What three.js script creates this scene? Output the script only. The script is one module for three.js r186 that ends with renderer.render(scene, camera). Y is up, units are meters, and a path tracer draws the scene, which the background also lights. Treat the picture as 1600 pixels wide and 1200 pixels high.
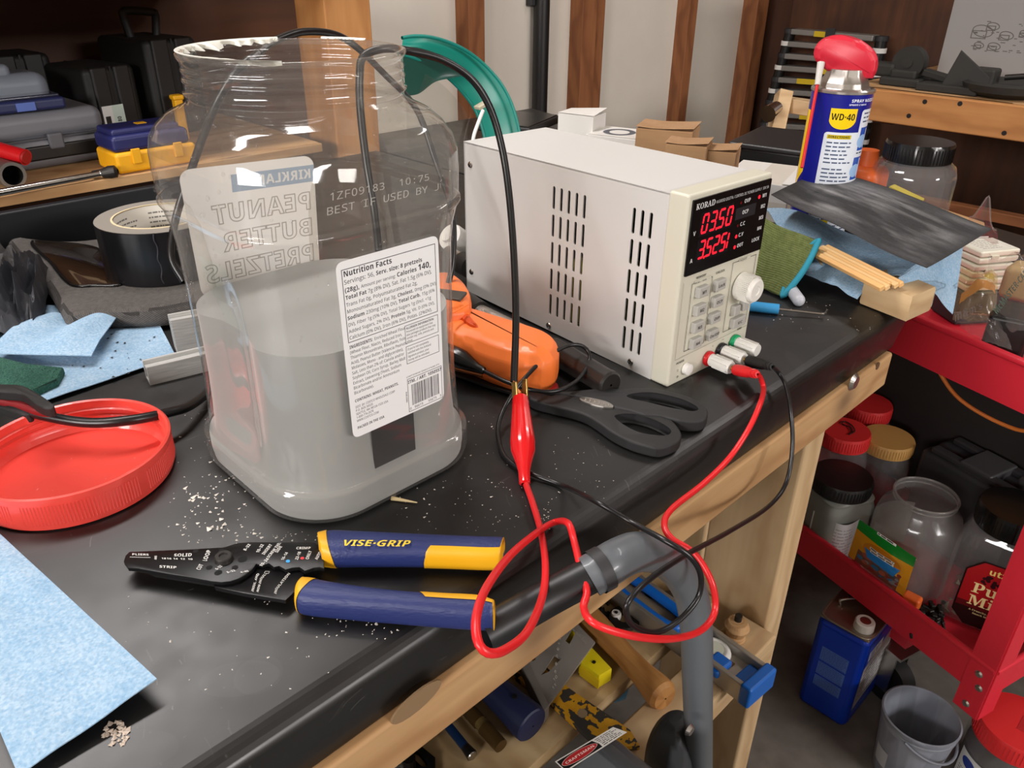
import * as THREE from 'three';
import { RoundedBoxGeometry } from 'three/addons/geometries/RoundedBoxGeometry.js';
import { mergeGeometries, toCreasedNormals } from 'three/addons/utils/BufferGeometryUtils.js';
import { RectAreaLightUniformsLib } from 'three/addons/lights/RectAreaLightUniformsLib.js';

// ---------------------------------------------------------------- camera, sky, lights, exposure
const scene = new THREE.Scene();
scene.background = new THREE.Color(0x050403);
const camera = new THREE.PerspectiveCamera(51.87, 4 / 3, 0.02, 30);
camera.position.set(-0.4176, 1.2129, 0.2579);
camera.rotation.order = 'YXZ';
camera.rotation.set(-0.5015725, -0.7797444, 0.0091109);
camera.updateMatrixWorld();
const renderer = new THREE.WebGLRenderer({ antialias: true });
renderer.toneMapping = THREE.LinearToneMapping;
renderer.toneMappingExposure = 1.0;
renderer.shadowMap.enabled = true;
RectAreaLightUniformsLib.init();
const CEIL = 2.45;
// lamps out of view, placed to light the bench and room: [x, y, z, length along x, width, turn, intensity, label, tilt towards the room]
const LAMPS = [
  [-0.3, 2.24, -0.7, 1.2, 0.14, 0, 33, 'unseen white lamp above the bench that lights the bench top', 0.2],  // unseen; lights the bench and gives its top a sheen
  [-2.6, 1.75, 0.3, 1.6, 0.4, Math.PI / 2, 30, 'unseen wide white lamp at the left that lights the power supply side', 1.15],  // unseen; placed to light the left-facing sides
  [0.5, 2.05, 3.45, 1.6, 0.4, Math.PI, 33, 'unseen wide white lamp at the near end that lights front faces', 1.0],  // unseen; placed to light the front faces and the cart
  [1.55, 2.36, 0.35, 1.2, 0.16, 1.5, 14, 'unseen white lamp above the right plank shelf that lights it'],  // unseen; placed to light the shelf on the right wall
];
for (const [x, y, z, l, w, turn, k, , tilt = 0] of LAMPS) {
  const a = new THREE.RectAreaLight(0xfffaf8, k, l, w);
  a.rotation.order = 'YXZ'; a.rotation.set(-Math.PI / 2 - tilt, turn, 0); a.position.set(x, y, z).addScaledVector(new THREE.Vector3(0, 0, -1).applyEuler(a.rotation), 0.003);
  scene.add(a);
}

// ---------------------------------------------------------------- helpers
let seed = 7;
const rnd = () => { seed = (seed * 1664525 + 1013904223) >>> 0; return seed / 4294967296; };
const rr = (a, b) => a + (b - a) * rnd();
const V = (x, y, z) => new THREE.Vector3(x, y, z);
const clamp = (x, a = 0, b = 1) => Math.min(b, Math.max(a, x));
const sstep = (a, b, x) => { const t = clamp((x - a) / (b - a)); return t * t * (3 - 2 * t); };
const FPX = 1233.894, TH = 0.9;
// a direction through a point of the 1600 x 1200 frame, and where it meets a plane: used to survey real places from the photograph
const dirOf = (px, py) => V((px - 800) / FPX, -(py - 600) / FPX, -1).applyQuaternion(camera.quaternion);
const P = (px, py, y = TH) => { const d = dirOf(px, py); return camera.position.clone().addScaledVector(d, (y - camera.position.y) / d.y); };
const OZ = (px, py, z) => { const d = dirOf(px, py); return camera.position.clone().addScaledVector(d, (z - camera.position.z) / d.z); };
const OX = (px, py, x) => { const d = dirOf(px, py); return camera.position.clone().addScaledVector(d, (x - camera.position.x) / d.x); };
const AT = (px, py, d) => camera.position.clone().addScaledVector(dirOf(px, py), d);
const used = {};
const numbered = (n) => { const k = used[n] = (used[n] ?? -1) + 1; return k ? n + '_' + String(k).padStart(3, '0') : n; };
function tag(o, label, category, group) { o.userData.label = label; if (category) o.userData.category = category; if (group) o.userData.group = group; return o; }
function thing(name, label, category, pos = [0, 0, 0], turn = 0, group) {
  const o = new THREE.Group(); o.name = numbered(name); scene.add(o);
  if (pos.isVector3) o.position.copy(pos); else o.position.set(...pos);
  o.rotation.y = turn; return tag(o, label, category, group);
}
function mesh(name, geo, mat, parent, label) {
  if (Array.isArray(geo)) geo = mg(geo);
  const m = new THREE.Mesh(geo, mat); m.name = name; m.castShadow = m.receiveShadow = true; parent.add(m);
  if (label) m.userData.label = label; return m;
}
function solo(name, geo, mat, label, category, group) { const m = mesh(numbered(name), geo, mat, scene); return tag(m, label, category, group); }
function struct(name, geo, mat) { const m = mesh(name, geo, mat, scene); m.userData.kind = 'structure'; return m; }
function mg(list) {
  const l = list.map((g) => { let k = g.index ? g.toNonIndexed() : g; for (const a of Object.keys(k.attributes)) if (!['position', 'normal', 'uv'].includes(a)) k.deleteAttribute(a);
    if (!k.attributes.uv) k.setAttribute('uv', new THREE.Float32BufferAttribute(new Float32Array(k.attributes.position.count * 2), 2)); return k; });
  return mergeGeometries(l);
}
const box = (w, h, d, x = 0, y = 0, z = 0) => new THREE.BoxGeometry(w, h, d).translate(x, y, z);
const rbox = (w, h, d, r = 0.003, x = 0, y = 0, z = 0, s = 2) => new RoundedBoxGeometry(w, h, d, s, Math.min(r, w / 2.01, h / 2.01, d / 2.01)).translate(x, y, z);
const cyl = (r1, r2, h, s = 24, x = 0, y = 0, z = 0) => new THREE.CylinderGeometry(r1, r2, h, s).translate(x, y, z);
const lathe = (pr, s = 40) => toCreasedNormals(new THREE.LatheGeometry(pr.map(([r, y]) => new THREE.Vector2(Math.max(r, 1e-5), y)), s), 0.6);
const curve = (pts, closed = false, t = 0.5) => new THREE.CatmullRomCurve3(pts, closed, 'catmullrom', t);
const tube = (pts, r, n = 60, s = 10, closed = false) => new THREE.TubeGeometry(curve(pts, closed), n, r, s, closed);
function between(a, b, geo) { // geo built along +y, centred: laid from a to b
  const d = b.clone().sub(a), q = new THREE.Quaternion().setFromUnitVectors(V(0, 1, 0), d.clone().normalize());
  return geo.applyQuaternion(q).translate((a.x + b.x) / 2, (a.y + b.y) / 2, (a.z + b.z) / 2);
}
const rod = (a, b, r1, r2 = r1, s = 18) => between(a, b, cyl(r2, r1, a.distanceTo(b), s));
// a plate from an outline of [x, z] points (or Vector3), from y0 to y1
const xz = (p) => (p.isVector3 ? [p.x, p.z] : p);
function plate(pts, y0, y1, bev = 0.0008, holes = [], seg = 2) {
  const path = (l, K) => { const s = new K(); l.map(xz).forEach(([x, z], i) => (i ? s.lineTo(x, -z) : s.moveTo(x, -z))); s.closePath(); return s; };
  const s = path(pts, THREE.Shape); for (const h of holes) s.holes.push(path(h, THREE.Path));
  const g = new THREE.ExtrudeGeometry(s, { depth: Math.max(y1 - y0 - 2 * bev, 1e-5), bevelEnabled: bev > 0, bevelThickness: bev, bevelSize: bev, bevelOffset: -bev, bevelSegments: seg, curveSegments: 8 });
  return toCreasedNormals(g.rotateX(-Math.PI / 2).translate(0, y0 + bev, 0), 0.7);
}
const smooth = (pts, n = 60) => { const l = pts.map((p) => { const [x, z] = xz(p); return V(x, 0, z); }); return curve(l, true).getPoints(n).slice(0, -1); };
const px = (l, y) => l.map(([x, yy]) => P(x, yy, y));
// a patch from a function of (u, v)
function patch(fn, nu, nv, flip = false) {
  const pos = [], uv = [], idx = [];
  for (let j = 0; j <= nv; j++) for (let i = 0; i <= nu; i++) { const p = fn(i / nu, j / nv); pos.push(p.x, p.y, p.z); uv.push(i / nu, j / nv); }
  for (let j = 0; j < nv; j++) for (let i = 0; i < nu; i++) { const a = j * (nu + 1) + i, b = a + 1, c = a + nu + 1, d = c + 1; flip ? idx.push(a, c, b, b, c, d) : idx.push(a, b, c, b, d, c); }
  const g = new THREE.BufferGeometry(); g.setAttribute('position', new THREE.Float32BufferAttribute(pos, 3)); g.setAttribute('uv', new THREE.Float32BufferAttribute(uv, 2)); g.setIndex(idx); g.computeVertexNormals(); return g;
}
// a thin sheet with thickness t around a patch function
function sheet(fn, nu, nv, t = 0.0008) {
  const top = patch((u, v) => fn(u, v), nu, nv), bot = patch((u, v) => fn(u, v).add(V(0, -t, 0)), nu, nv, true);
  const rim = [[(s) => [s, 0], 0], [(s) => [1, s], 0], [(s) => [1 - s, 1], 0], [(s) => [0, 1 - s], 0]].map(([e]) => patch((u, v) => { const [a, b] = e(u); const p = fn(a, b); return v > 0.5 ? p : p.add(V(0, -t, 0)); }, nu, 1));
  return mg([top, bot, ...rim]);
}
const bil = (a, b, c, d) => (u, v) => { const p = a.clone().lerp(b, u), q = d.clone().lerp(c, u); return p.lerp(q, v); }; // a=(0,0) b=(1,0) c=(1,1) d=(0,1)
// a quad with uv: tl, tr, br, bl
function quad(tl, tr, br, bl, n = 1) { return patch((u, v) => bl.clone().lerp(br, u).lerp(tl.clone().lerp(tr, u), v), n, n); }
// uv in metres by the dominant axis; the long axis goes along u
function muv(g, s = 1, long = -1) {
  if (g.index) g = g.toNonIndexed();
  const p = g.attributes.position, n = g.attributes.normal, uv = new Float32Array(p.count * 2);
  for (let i = 0; i < p.count; i++) {
    const c = [p.getX(i), p.getY(i), p.getZ(i)], m = [Math.abs(n.getX(i)), Math.abs(n.getY(i)), Math.abs(n.getZ(i))];
    const k = m[0] > m[1] && m[0] > m[2] ? 0 : m[1] > m[2] ? 1 : 2; let [a, b] = k === 0 ? [2, 1] : k === 1 ? [0, 2] : [0, 1];
    if (b === long) [a, b] = [b, a];
    uv[2 * i] = c[a] / s + (k === 1 ? 0.37 : 0); uv[2 * i + 1] = c[b] / s + k * 0.21;
  }
  g.setAttribute('uv', new THREE.BufferAttribute(uv, 2)); return g;
}

// ---------------------------------------------------------------- computed textures
const hash = (x, y, s) => { let h = Math.imul(x, 374761393) ^ Math.imul(y, 668265263) ^ Math.imul(s, 1274126177); h = Math.imul(h ^ (h >>> 13), 1274126177); return ((h ^ (h >>> 16)) >>> 0) / 4294967296; };
function vn(x, y, px_, py_, s) { // periodic value noise
  const xi = Math.floor(x), yi = Math.floor(y); let fx = x - xi, fy = y - yi; fx = fx * fx * (3 - 2 * fx); fy = fy * fy * (3 - 2 * fy);
  const w = (a, n) => ((a % n) + n) % n, h = (i, j) => hash(w(xi + i, px_), w(yi + j, py_), s);
  return (h(0, 0) * (1 - fx) + h(1, 0) * fx) * (1 - fy) + (h(0, 1) * (1 - fx) + h(1, 1) * fx) * fy;
}
function fbm(u, v, fu, fv, s, oct = 4) { let a = 0.5, t = 0, n = 0; for (let o = 0; o < oct; o++) { t += a * vn(u * fu, v * fv, fu, fv, s + o); n += a; a *= 0.5; fu *= 2; fv *= 2; } return t / n; }
function tex(w, h, fn, srgb = true) {
  const d = new Uint8Array(w * h * 4);
  for (let y = 0; y < h; y++) for (let x = 0; x < w; x++) { const c = fn(x / w, y / h), o = 4 * (y * w + x); if (typeof c === 'number') { d[o] = d[o + 1] = d[o + 2] = clamp(c, 0, 255); } else { d[o] = clamp(c[0], 0, 255); d[o + 1] = clamp(c[1], 0, 255); d[o + 2] = clamp(c[2], 0, 255); } d[o + 3] = 255; }
  const t = new THREE.DataTexture(d, w, h); t.wrapS = t.wrapT = THREE.RepeatWrapping; t.magFilter = THREE.LinearFilter; t.minFilter = THREE.LinearMipmapLinearFilter; t.generateMipmaps = true;
  if (srgb) t.colorSpace = THREE.SRGBColorSpace; t.needsUpdate = true; return t;
}
const mixc = (a, b, t) => [a[0] + (b[0] - a[0]) * t, a[1] + (b[1] - a[1]) * t, a[2] + (b[2] - a[2]) * t];
function canvasTex(w, h, draw) {
  const c = document.createElement('canvas'); c.width = w; c.height = h; const x = c.getContext('2d'); draw(x, w, h);
  const t = new THREE.CanvasTexture(c); t.colorSpace = THREE.SRGBColorSpace; t.anisotropy = 8; return t;
}
const std = (color, rough = 0.6, metal = 0, o = {}) => new THREE.MeshStandardMaterial({ color, roughness: rough, metalness: metal, ...o });
const phy = (color, rough = 0.6, o = {}) => new THREE.MeshPhysicalMaterial({ color, roughness: rough, ...o });
const printMat = (t, rough = 0.5, o = {}) => std(0xffffff, rough, 0, { map: t, ...o });
const decalMat = (t, rough = 0.5, o = {}) => std(0xffffff, rough, 0, { map: t, transparent: true, ...o });
function lines(x, x0, y0, w, n, dy, h, col, ragged = 0.3) { x.fillStyle = col; for (let i = 0; i < n; i++) { let a = x0; const end = x0 + w * (1 - ragged * rnd()); while (a < end) { const l = rr(h * 1.2, h * 5); x.fillRect(a, y0 + i * dy, Math.min(l, end - a), h); a += l + h * 0.8; } } }

const pine = (a, b, s, kn = 0.5) => tex(512, 256, (u, v) => {
  const w = fbm(u, v, 3, 5, s) * 2.2, g = 0.5 + 0.5 * Math.sin((v * 9 + w) * 6.283), f = fbm(u, v, 6, 90, s + 9, 3), st = fbm(u, v, 5, 4, s + 20);
  let c = mixc(a, b, clamp(0.55 * g * g * 0.8 + 0.35 * f + 0.3 * (st - 0.5)));
  const kx = (u - 0.63) * 5, ky = (v - 0.42) * 7, k = Math.exp(-(kx * kx + ky * ky) * 18) * kn; return mixc(c, [70, 50, 35], k);
});
const T_pine = pine([196, 158, 112], [150, 108, 66], 3), T_pineGrey = pine([205, 178, 138], [172, 138, 98], 31, 0.3), T_redwood = pine([150, 96, 56], [104, 58, 30], 61, 0.2), T_post = pine([196, 140, 82], [160, 104, 54], 81, 0.2);
const T_plywood = tex(512, 512, (u, v) => { const g = fbm(u, v, 4, 40, 11, 3), m = fbm(u, v, 5, 5, 15); return mixc([104, 62, 34], [52, 28, 15], clamp(0.6 * g + 0.9 * (m - 0.2))); });
const T_osb = tex(512, 512, (u, v) => { const f = fbm(u, v, 12, 40, 41, 2), f2 = fbm(v, u, 14, 34, 47, 2), m = fbm(u, v, 6, 6, 51), d = fbm(u, v, 5, 5, 57, 5); let c = mixc([206, 180, 138], [160, 128, 84], clamp(m > 0.5 ? f : f2)); return mixc(c, [112, 92, 68], clamp((d - 0.52) * 3.2) * 0.6); });
const T_top = (() => { // worn black plastic: dust, rubbed patches and fine scratches
  const N = 1536, c = document.createElement('canvas'); c.width = c.height = N; const x = c.getContext('2d'), im = x.createImageData(N, N);
  for (let j = 0; j < N; j++) for (let i = 0; i < N; i++) { const u = i / N, v = j / N, m = fbm(u, v, 4, 4, 71, 4), d = vn(u * 190, v * 190, 190, 190, 75); let q = 12 + 7 * clamp((m - 0.4) * 3); if (d > 0.955) q += (d - 0.955) * 900; const o = 4 * (j * N + i); im.data[o] = q + 0.5; im.data[o + 1] = q; im.data[o + 2] = q - 0.5; im.data[o + 3] = 255; }
  x.putImageData(im, 0, 0); x.lineCap = 'round';
  for (let k = 0; k < 130; k++) { const X = rr(0, N), Y = rr(0, N), a = rr(-0.6, 1.6), n = 1 + Math.floor(rnd() * 4); for (let q = 0; q < n; q++) { const l = rr(5, 34), b = a + rr(-0.25, 0.25), sx = X + rr(-26, 26), sy = Y + rr(-26, 26); x.strokeStyle = `rgba(215,210,204,${rr(0.12, 0.5)})`; x.lineWidth = rr(0.5, 1.2); x.beginPath(); x.moveTo(sx, sy); x.quadraticCurveTo(sx + l * 0.5 * Math.cos(b) + rr(-3, 3), sy + l * 0.5 * Math.sin(b) + rr(-3, 3), sx + l * Math.cos(b), sy + l * Math.sin(b)); x.stroke(); } }
  for (let k = 0; k < 60; k++) { x.fillStyle = `rgba(150,145,140,${rr(0.03, 0.1)})`; x.beginPath(); x.ellipse(rr(0, N), rr(0, N), rr(10, 70), rr(5, 30), rr(0, 3), 0, 7); x.fill(); }
  const t = new THREE.CanvasTexture(c); t.colorSpace = THREE.SRGBColorSpace; t.wrapS = t.wrapT = THREE.RepeatWrapping; t.anisotropy = 8; return t; })();
const R_top = tex(512, 512, (u, v) => { const m = fbm(u, v, 5, 5, 72, 5), f = fbm(u, v, 50, 50, 79, 2); return 88 + 30 * clamp((m - 0.3) * 1.8) + 20 * (f - 0.5); }, false);
const T_concrete = tex(512, 512, (u, v) => { const m = fbm(u, v, 5, 5, 91, 6), d = fbm(u, v, 40, 40, 95, 3); const b = 84 + 46 * m + 24 * (d - 0.5); return [b, b * 0.96, b * 0.9]; });
const T_towel = tex(512, 512, (u, v) => { const m = fbm(u, v, 6, 6, 101, 3), f = fbm(u, v, 90, 90, 105, 2), e = 1 - Math.abs(2 * fbm(u, v, 34, 34, 107, 3) - 1); return mixc([120, 160, 194], [184, 204, 220], clamp(0.3 * m + 0.75 * (f - 0.1) + 0.2 * (e - 0.7))); });
const T_twill = tex(256, 256, (u, v) => { const g = 0.5 + 0.5 * Math.sin((u * 48 + v * 48) * 6.283), f = fbm(u, v, 40, 40, 111, 2); const b = 58 + 50 * g * (0.5 + f * 0.8); return [b + 4, b, b - 3]; });
const B_twill = tex(256, 256, (u, v) => 128 + 110 * Math.sin((u * 48 + v * 48) * 6.283), false);
const T_alu = tex(256, 256, (u, v) => { const s = fbm(u, v, 4, 90, 121, 3); const b = 190 + 50 * (s - 0.5); return [b, b, b - 3]; });
const T_cardboard = tex(256, 256, (u, v) => { const s = fbm(u, v, 8, 60, 131, 3), m = fbm(u, v, 5, 5, 135); return mixc([186, 150, 112], [164, 126, 88], clamp(0.5 * s + 0.6 * m)); });
const T_sand = tex(512, 512, (u, v) => { const d = fbm(u, v, 3, 4, 141, 5), s = fbm(u + 0.15 * d, v, 4, 14, 147, 4), e = Math.pow(clamp(Math.min(u, 1 - u, v, 1 - v) * 5), 0.7); const b = 36 + 105 * clamp((0.55 * d + 0.6 * s - 0.42) * 2.6) * e + 10 * fbm(u, v, 120, 120, 149, 1); return [b, b, b + 1]; });
const T_knit = tex(512, 512, (u, v) => { const r = v * 34, c = u * 60 + (Math.floor(r) % 2) * 0.5, k = Math.sin((r % 1) * 3.1416) * (0.55 + 0.45 * Math.sin(c * 6.283)); const m = fbm(u, v, 20, 20, 151, 2); return mixc([112, 128, 62], [196, 208, 136], clamp(k * 0.8 + 0.4 * (m - 0.3))); });
const B_knit = tex(512, 512, (u, v) => { const r = v * 34, c = u * 60 + (Math.floor(r) % 2) * 0.5; return 255 * Math.sin((r % 1) * 3.1416) * (0.55 + 0.45 * Math.sin(c * 6.283)); }, false);
const T_worn = tex(256, 256, (u, v) => { const m = fbm(u, v, 7, 7, 161, 4); return m > 0.53 ? [58, 54, 50] : mixc([226, 172, 28], [198, 138, 20], fbm(u, v, 9, 9, 165)); });
const T_pad = tex(256, 256, (u, v) => { const f = fbm(u, v, 70, 70, 171, 2), m = fbm(u, v, 5, 5, 175); return mixc([22, 68, 58], [70, 118, 98], clamp(f * 0.7 + m * 0.6 - 0.25)); });
const T_drywall = tex(256, 256, (u, v) => { const m = fbm(u, v, 4, 4, 181, 4); const b = 216 + 14 * (m - 0.5); return [b, b - 7, b - 19]; });
const B_fine = tex(256, 256, (u, v) => 255 * fbm(u, v, 64, 64, 191, 3), false);
const B_soft = tex(256, 256, (u, v) => 255 * fbm(u, v, 10, 10, 195, 4), false);

const M = {
  top: phy(0xffffff, 1, { ior: 1.6, map: T_top, roughnessMap: R_top, bumpMap: B_soft, bumpScale: 0.0002 }),
  pine: std(0xffffff, 0.75, 0, { map: T_pine }), pineGrey: std(0xffffff, 0.8, 0, { map: T_pineGrey }), redwood: std(0xffffff, 0.75, 0, { map: T_redwood }), post: std(0xffffff, 0.7, 0, { map: T_post }),
  plywood: std(0xffffff, 0.75, 0, { map: T_plywood }), osb: std(0xffffff, 0.85, 0, { map: T_osb, bumpMap: B_fine, bumpScale: 0.0006 }), concrete: std(0xffffff, 0.8, 0, { map: T_concrete }), drywall: std(0xffffff, 0.9, 0, { map: T_drywall }),
  towel: std(0xffffff, 0.95, 0, { map: T_towel, bumpMap: B_fine, bumpScale: 0.0004, side: THREE.DoubleSide }),
  blackPlastic: std(0x141414, 0.42), blackRubber: std(0x151515, 0.62), blackShiny: std(0x0c0c0c, 0.22), darkGrey: std(0x2c2c2e, 0.55), grey: std(0x5b6064, 0.42), steel: std(0xb9b6b0, 0.32, 1), darkSteel: std(0x3c3a38, 0.45, 0.8), castIron: std(0x33322f, 0.7, 0.4), chrome: std(0xd6d4d0, 0.16, 1), copper: std(0xb8734a, 0.35, 1), brass: std(0xb99a5a, 0.35, 1),
  alu: std(0xffffff, 0.42, 0.2, { map: T_alu }), cardboard: std(0xffffff, 0.9, 0, { map: T_cardboard }), white: std(0xe6e4df, 0.6), whiteGloss: std(0xe9e7e2, 0.3),
  red: std(0xc5161c, 0.34), redWire: std(0xd81f24, 0.35), blackWire: std(0x101012, 0.33), navy: std(0x1d2550, 0.5), yellow: std(0xe7a90e, 0.45), yellowBright: std(0xd9c40f, 0.5), orange: std(0xe86a2c, 0.42), blue: std(0x0a4ea8, 0.4), brightBlue: std(0x1668c4, 0.4), teal: std(0x0c8074, 0.4), beige: std(0xcfccba, 0.45), cartRed: std(0xa50d18, 0.36),
  clear: phy(0xf4f4f4, 0.06, { transmission: 0.93, thickness: 0, ior: 1.5 }), clearDull: phy(0xe0dedb, 0.16, { transmission: 0.86, thickness: 0, ior: 1.5 }), film: phy(0xf2f0ee, 0.18, { transmission: 0.94, thickness: 0, ior: 1.5, side: THREE.DoubleSide }),
};

// ---------------------------------------------------------------- the room
{
  struct('floor', muv(box(6.4, 0.1, 5.6, 0, -0.05, 1.0), 0.9), M.concrete);
  struct('ceiling', box(6.4, 0.1, 5.6, 0, CEIL + 0.05, 1.0), std(0xcfc8ba, 0.9));  // out of view; pale to throw lamp light back down
  struct('wall_left', muv(box(0.1, CEIL, 5.6, -2.75, CEIL / 2, 1.0), 1.2), std(0xd2cdc4, 0.9));  // out of view; pale grey chosen to bounce light onto the bench
  struct('wall_front', muv(box(6.4, CEIL, 0.1, 0, CEIL / 2, 3.75), 1.2), std(0xd2cdc4, 0.9));  // out of view; same pale grey, also for bounced light
  const wr = struct('wall_right', muv(box(0.1, CEIL, 5.6, 2.42, CEIL / 2, 1.0), 1.1, 1), M.plywood);
  const wb = struct('wall_back', muv(box(6.4, CEIL, 0.1, 0, CEIL / 2, -1.38), 1.1), M.plywood);
  // pale wall boards between the studs
  for (const [a, b] of [[0.63, 0.935], [0.985, 1.345], [1.45, 1.838], [1.878, 2.222]]) mesh('panel', muv(rbox(b - a, CEIL - 0.02, 0.014, 0.002, (a + b) / 2, CEIL / 2, -1.318), 0.7), M.drywall, wb);
  for (const [a, b, d] of [[0.934, 0.986, 0.06], [1.342, 1.4, 0.06], [1.402, 1.452, 0.045], [1.836, 1.88, 0.06], [2.22, 2.29, 0.07]]) mesh('stud', muv(rbox(b - a, CEIL - 0.02, d, 0.002, (a + b) / 2, CEIL / 2, -1.325 + d / 2), 0.5, 1), M.redwood, wb);
  mesh('panel', muv(rbox(0.02, 1.1, 1.2, 0.002, 2.362, 1.45, -0.6), 0.7, 1), M.plywood, wr);
}
// the black pipe on the wall
{
  const t = thing('wall_pipe', 'black upright pipe against the pale wall, left of the double stud', 'pipe', [1.205, 0, -1.287]);
  mesh('pipe', cyl(0.021, 0.021, CEIL - 0.5, 20, 0, 0.5 + (CEIL - 0.5) / 2, 0), M.blackPlastic, t);
  for (const y of [1.1, 1.9]) mesh('bracket', rbox(0.07, 0.018, 0.02, 0.002, 0, y, -0.014), M.darkGrey, t);
}
// post at the end of the shelves
{ const m = solo('shelf_post', muv(rbox(0.088, CEIL, 0.09, 0.003, 0.378, CEIL / 2, -0.975), 0.5, 1), M.post, 'orange-brown wooden post rising behind the plastic jar', 'post'); }
// lower shelf behind the bench, upper shelf
{
  const t = thing('wall_shelf', 'low wooden shelf behind the bench holding tool cases', 'shelf');
  mesh('shelf_board', muv(rbox(1.96, 0.016, 0.42, 0.001, -0.7, 0.93, -1.112), 0.5, 0), M.pine, t);
  mesh('edge_strip', muv(rbox(1.96, 0.013, 0.012, 0.001, -0.7, 0.931, -0.896), 0.5, 0), M.pine, t);
  mesh('back_rail', box(1.9, 0.019, 0.03, -0.7, 0.9095, -1.0), M.blackPlastic, t);
  const u = thing('upper_shelf', 'wooden upper shelf whose underside shades the black cases', 'shelf');
  mesh('shelf_board', muv(rbox(1.96, 0.02, 0.42, 0.001, -0.7, 1.174, -1.112), 0.5, 0), M.pine, u);
  mesh('edge_strip', muv(rbox(1.96, 0.034, 0.016, 0.001, -0.7, 1.176, -0.894), 0.5, 0), M.pineGrey, u);
}
for (const [x, y, z, l, w, turn, , label, tilt = 0] of LAMPS) {  // fixtures of the unseen lamps, all outside the view
  const t = thing('unseen_lamp', label, 'ceiling light', [x, y, z], turn); t.rotation.order = 'YXZ'; t.rotation.x = -tilt;
  mesh('housing', rbox(l + 0.04, 0.05, w + 0.03, 0.006, 0, 0.03, 0), M.white, t);
  mesh('diffuser', box(l, 0.006, w, 0, 0.0032, 0), std(0xffffff, 0.5, 0, { emissive: 0xfffaf8, emissiveIntensity: 3 }), t);
  if (tilt) for (const s of [-1, 1]) mesh('bracket', box(0.03, 0.02, 0.16, s * l * 0.4, 0.05, -0.08), M.steel, t); else for (const s of [-1, 1]) mesh('hanger', cyl(0.003, 0.003, CEIL - y - 0.05, 8, s * l * 0.4, 0.05 + (CEIL - y - 0.05) / 2, 0), M.steel, t);
}

// ---------------------------------------------------------------- workbench
{
  const t = thing('workbench', 'wooden workbench with a worn black plastic top and lower shelf', 'workbench');
  // profile of the top in (z, y), run along x
  const r = 0.014, zf = 0.012, prof = [[-0.93, TH], [-0.93, TH - 0.03], [zf - 0.006, TH - 0.03], [zf - 0.006, TH - 0.041], [zf, TH - 0.041], [zf + 0.0004, TH - 0.0395], [zf + 0.0004, TH - r - 0.002]];
  for (let i = 0; i <= 8; i++) { const a = i / 8 * Math.PI / 2; prof.push([zf - r + r * Math.cos(a), TH - r + r * Math.sin(a)]); }
  prof.push([zf - r - 0.002, TH]);
  const sh = new THREE.Shape(prof.map(([z, y]) => new THREE.Vector2(-z, y)));
  let g = new THREE.ExtrudeGeometry(sh, { depth: 1.75, steps: 40, bevelEnabled: false }); g.rotateY(Math.PI / 2).translate(-1.34, 0, 0); // (x=-z, y, depth) -> depth along +x, z
  { const p = g.attributes.position; for (let i = 0; i < p.count; i++) if (p.getX(i) > 0.405) p.setX(i, 0.372 + 0.04 * clamp((p.getY(i) - (TH - 0.041)) / 0.041)); }
  g = toCreasedNormals(g, 0.5); muv(g, 0.62); mesh('bench_top', g.index ? g : muv(g, 0.62), M.top, t);
  mesh('dark_strip', rbox(1.4, OZ(100, 314, -0.76).y - TH, 0.012, 0.002, -0.66, (TH + OZ(100, 314, -0.76).y) / 2, -0.76), std(0x0b0e13, 0.5), t, 'black strip along the back of the bench top');  // upright near-black strip across the back of the bench top
  const rail = (n, x0, x1, y0, y1, z0, z1, m) => mesh(n, muv(rbox(x1 - x0, y1 - y0, z1 - z0, 0.003, (x0 + x1) / 2, (y0 + y1) / 2, (z0 + z1) / 2), 0.42, 0), m, t);
  const fr = rail('front_rail', -1.3, 0.366, 0.8195, 0.858, -0.02, 0.0175, M.pine);
  const b = OZ(1335, 597, 0.019); mesh('bolt', lathe([[0.0001, 0.004], [0.006, 0.003], [0.009, 0], [0, 0]], 20).rotateX(Math.PI / 2).translate(b.x, b.y, b.z - 0.001), M.steel, fr, 'silver carriage bolt head');
  const k = OZ(1372, 572, 0.018); mesh('knot', cyl(0.004, 0.004, 0.0012, 14).rotateX(Math.PI / 2).translate(k.x, k.y, 0.0174), std(0x5b4028, 0.8), fr);
  const k2 = OZ(652, 1097, 0.018); mesh('knot', cyl(0.009, 0.009, 0.0012, 18).scale(1.9, 1, 0.8).rotateX(Math.PI / 2).rotateZ(0.1).translate(k2.x, k2.y, 0.0174), std(0x8a6f50, 0.8), fr);
  const leg = (x0, x1, z0, z1, y1 = 0.819) => mesh('leg', muv(rbox(x1 - x0, y1, z1 - z0, 0.004, (x0 + x1) / 2, y1 / 2, (z0 + z1) / 2), 0.42, 1), M.pineGrey, t);
  leg(0.243, 0.283, -0.091, 0.0);
  leg(0.305, 0.394, -0.165, -0.125);
  leg(-1.22, -1.18, -0.091, 0.0); leg(0.26, 0.3, -0.9, -0.81); leg(-1.22, -1.18, -0.9, -0.81);
  mesh('shelf_board', muv(rbox(1.5, 0.018, 0.7, 0.001, -0.51, 0.541, -0.413), 0.5), M.osb, t);
  mesh('shelf_rail', muv(rbox(1.5, 0.038, 0.048, 0.003, -0.51, 0.531, -0.0095), 0.42, 0), M.pineGrey, t);
}
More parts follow.
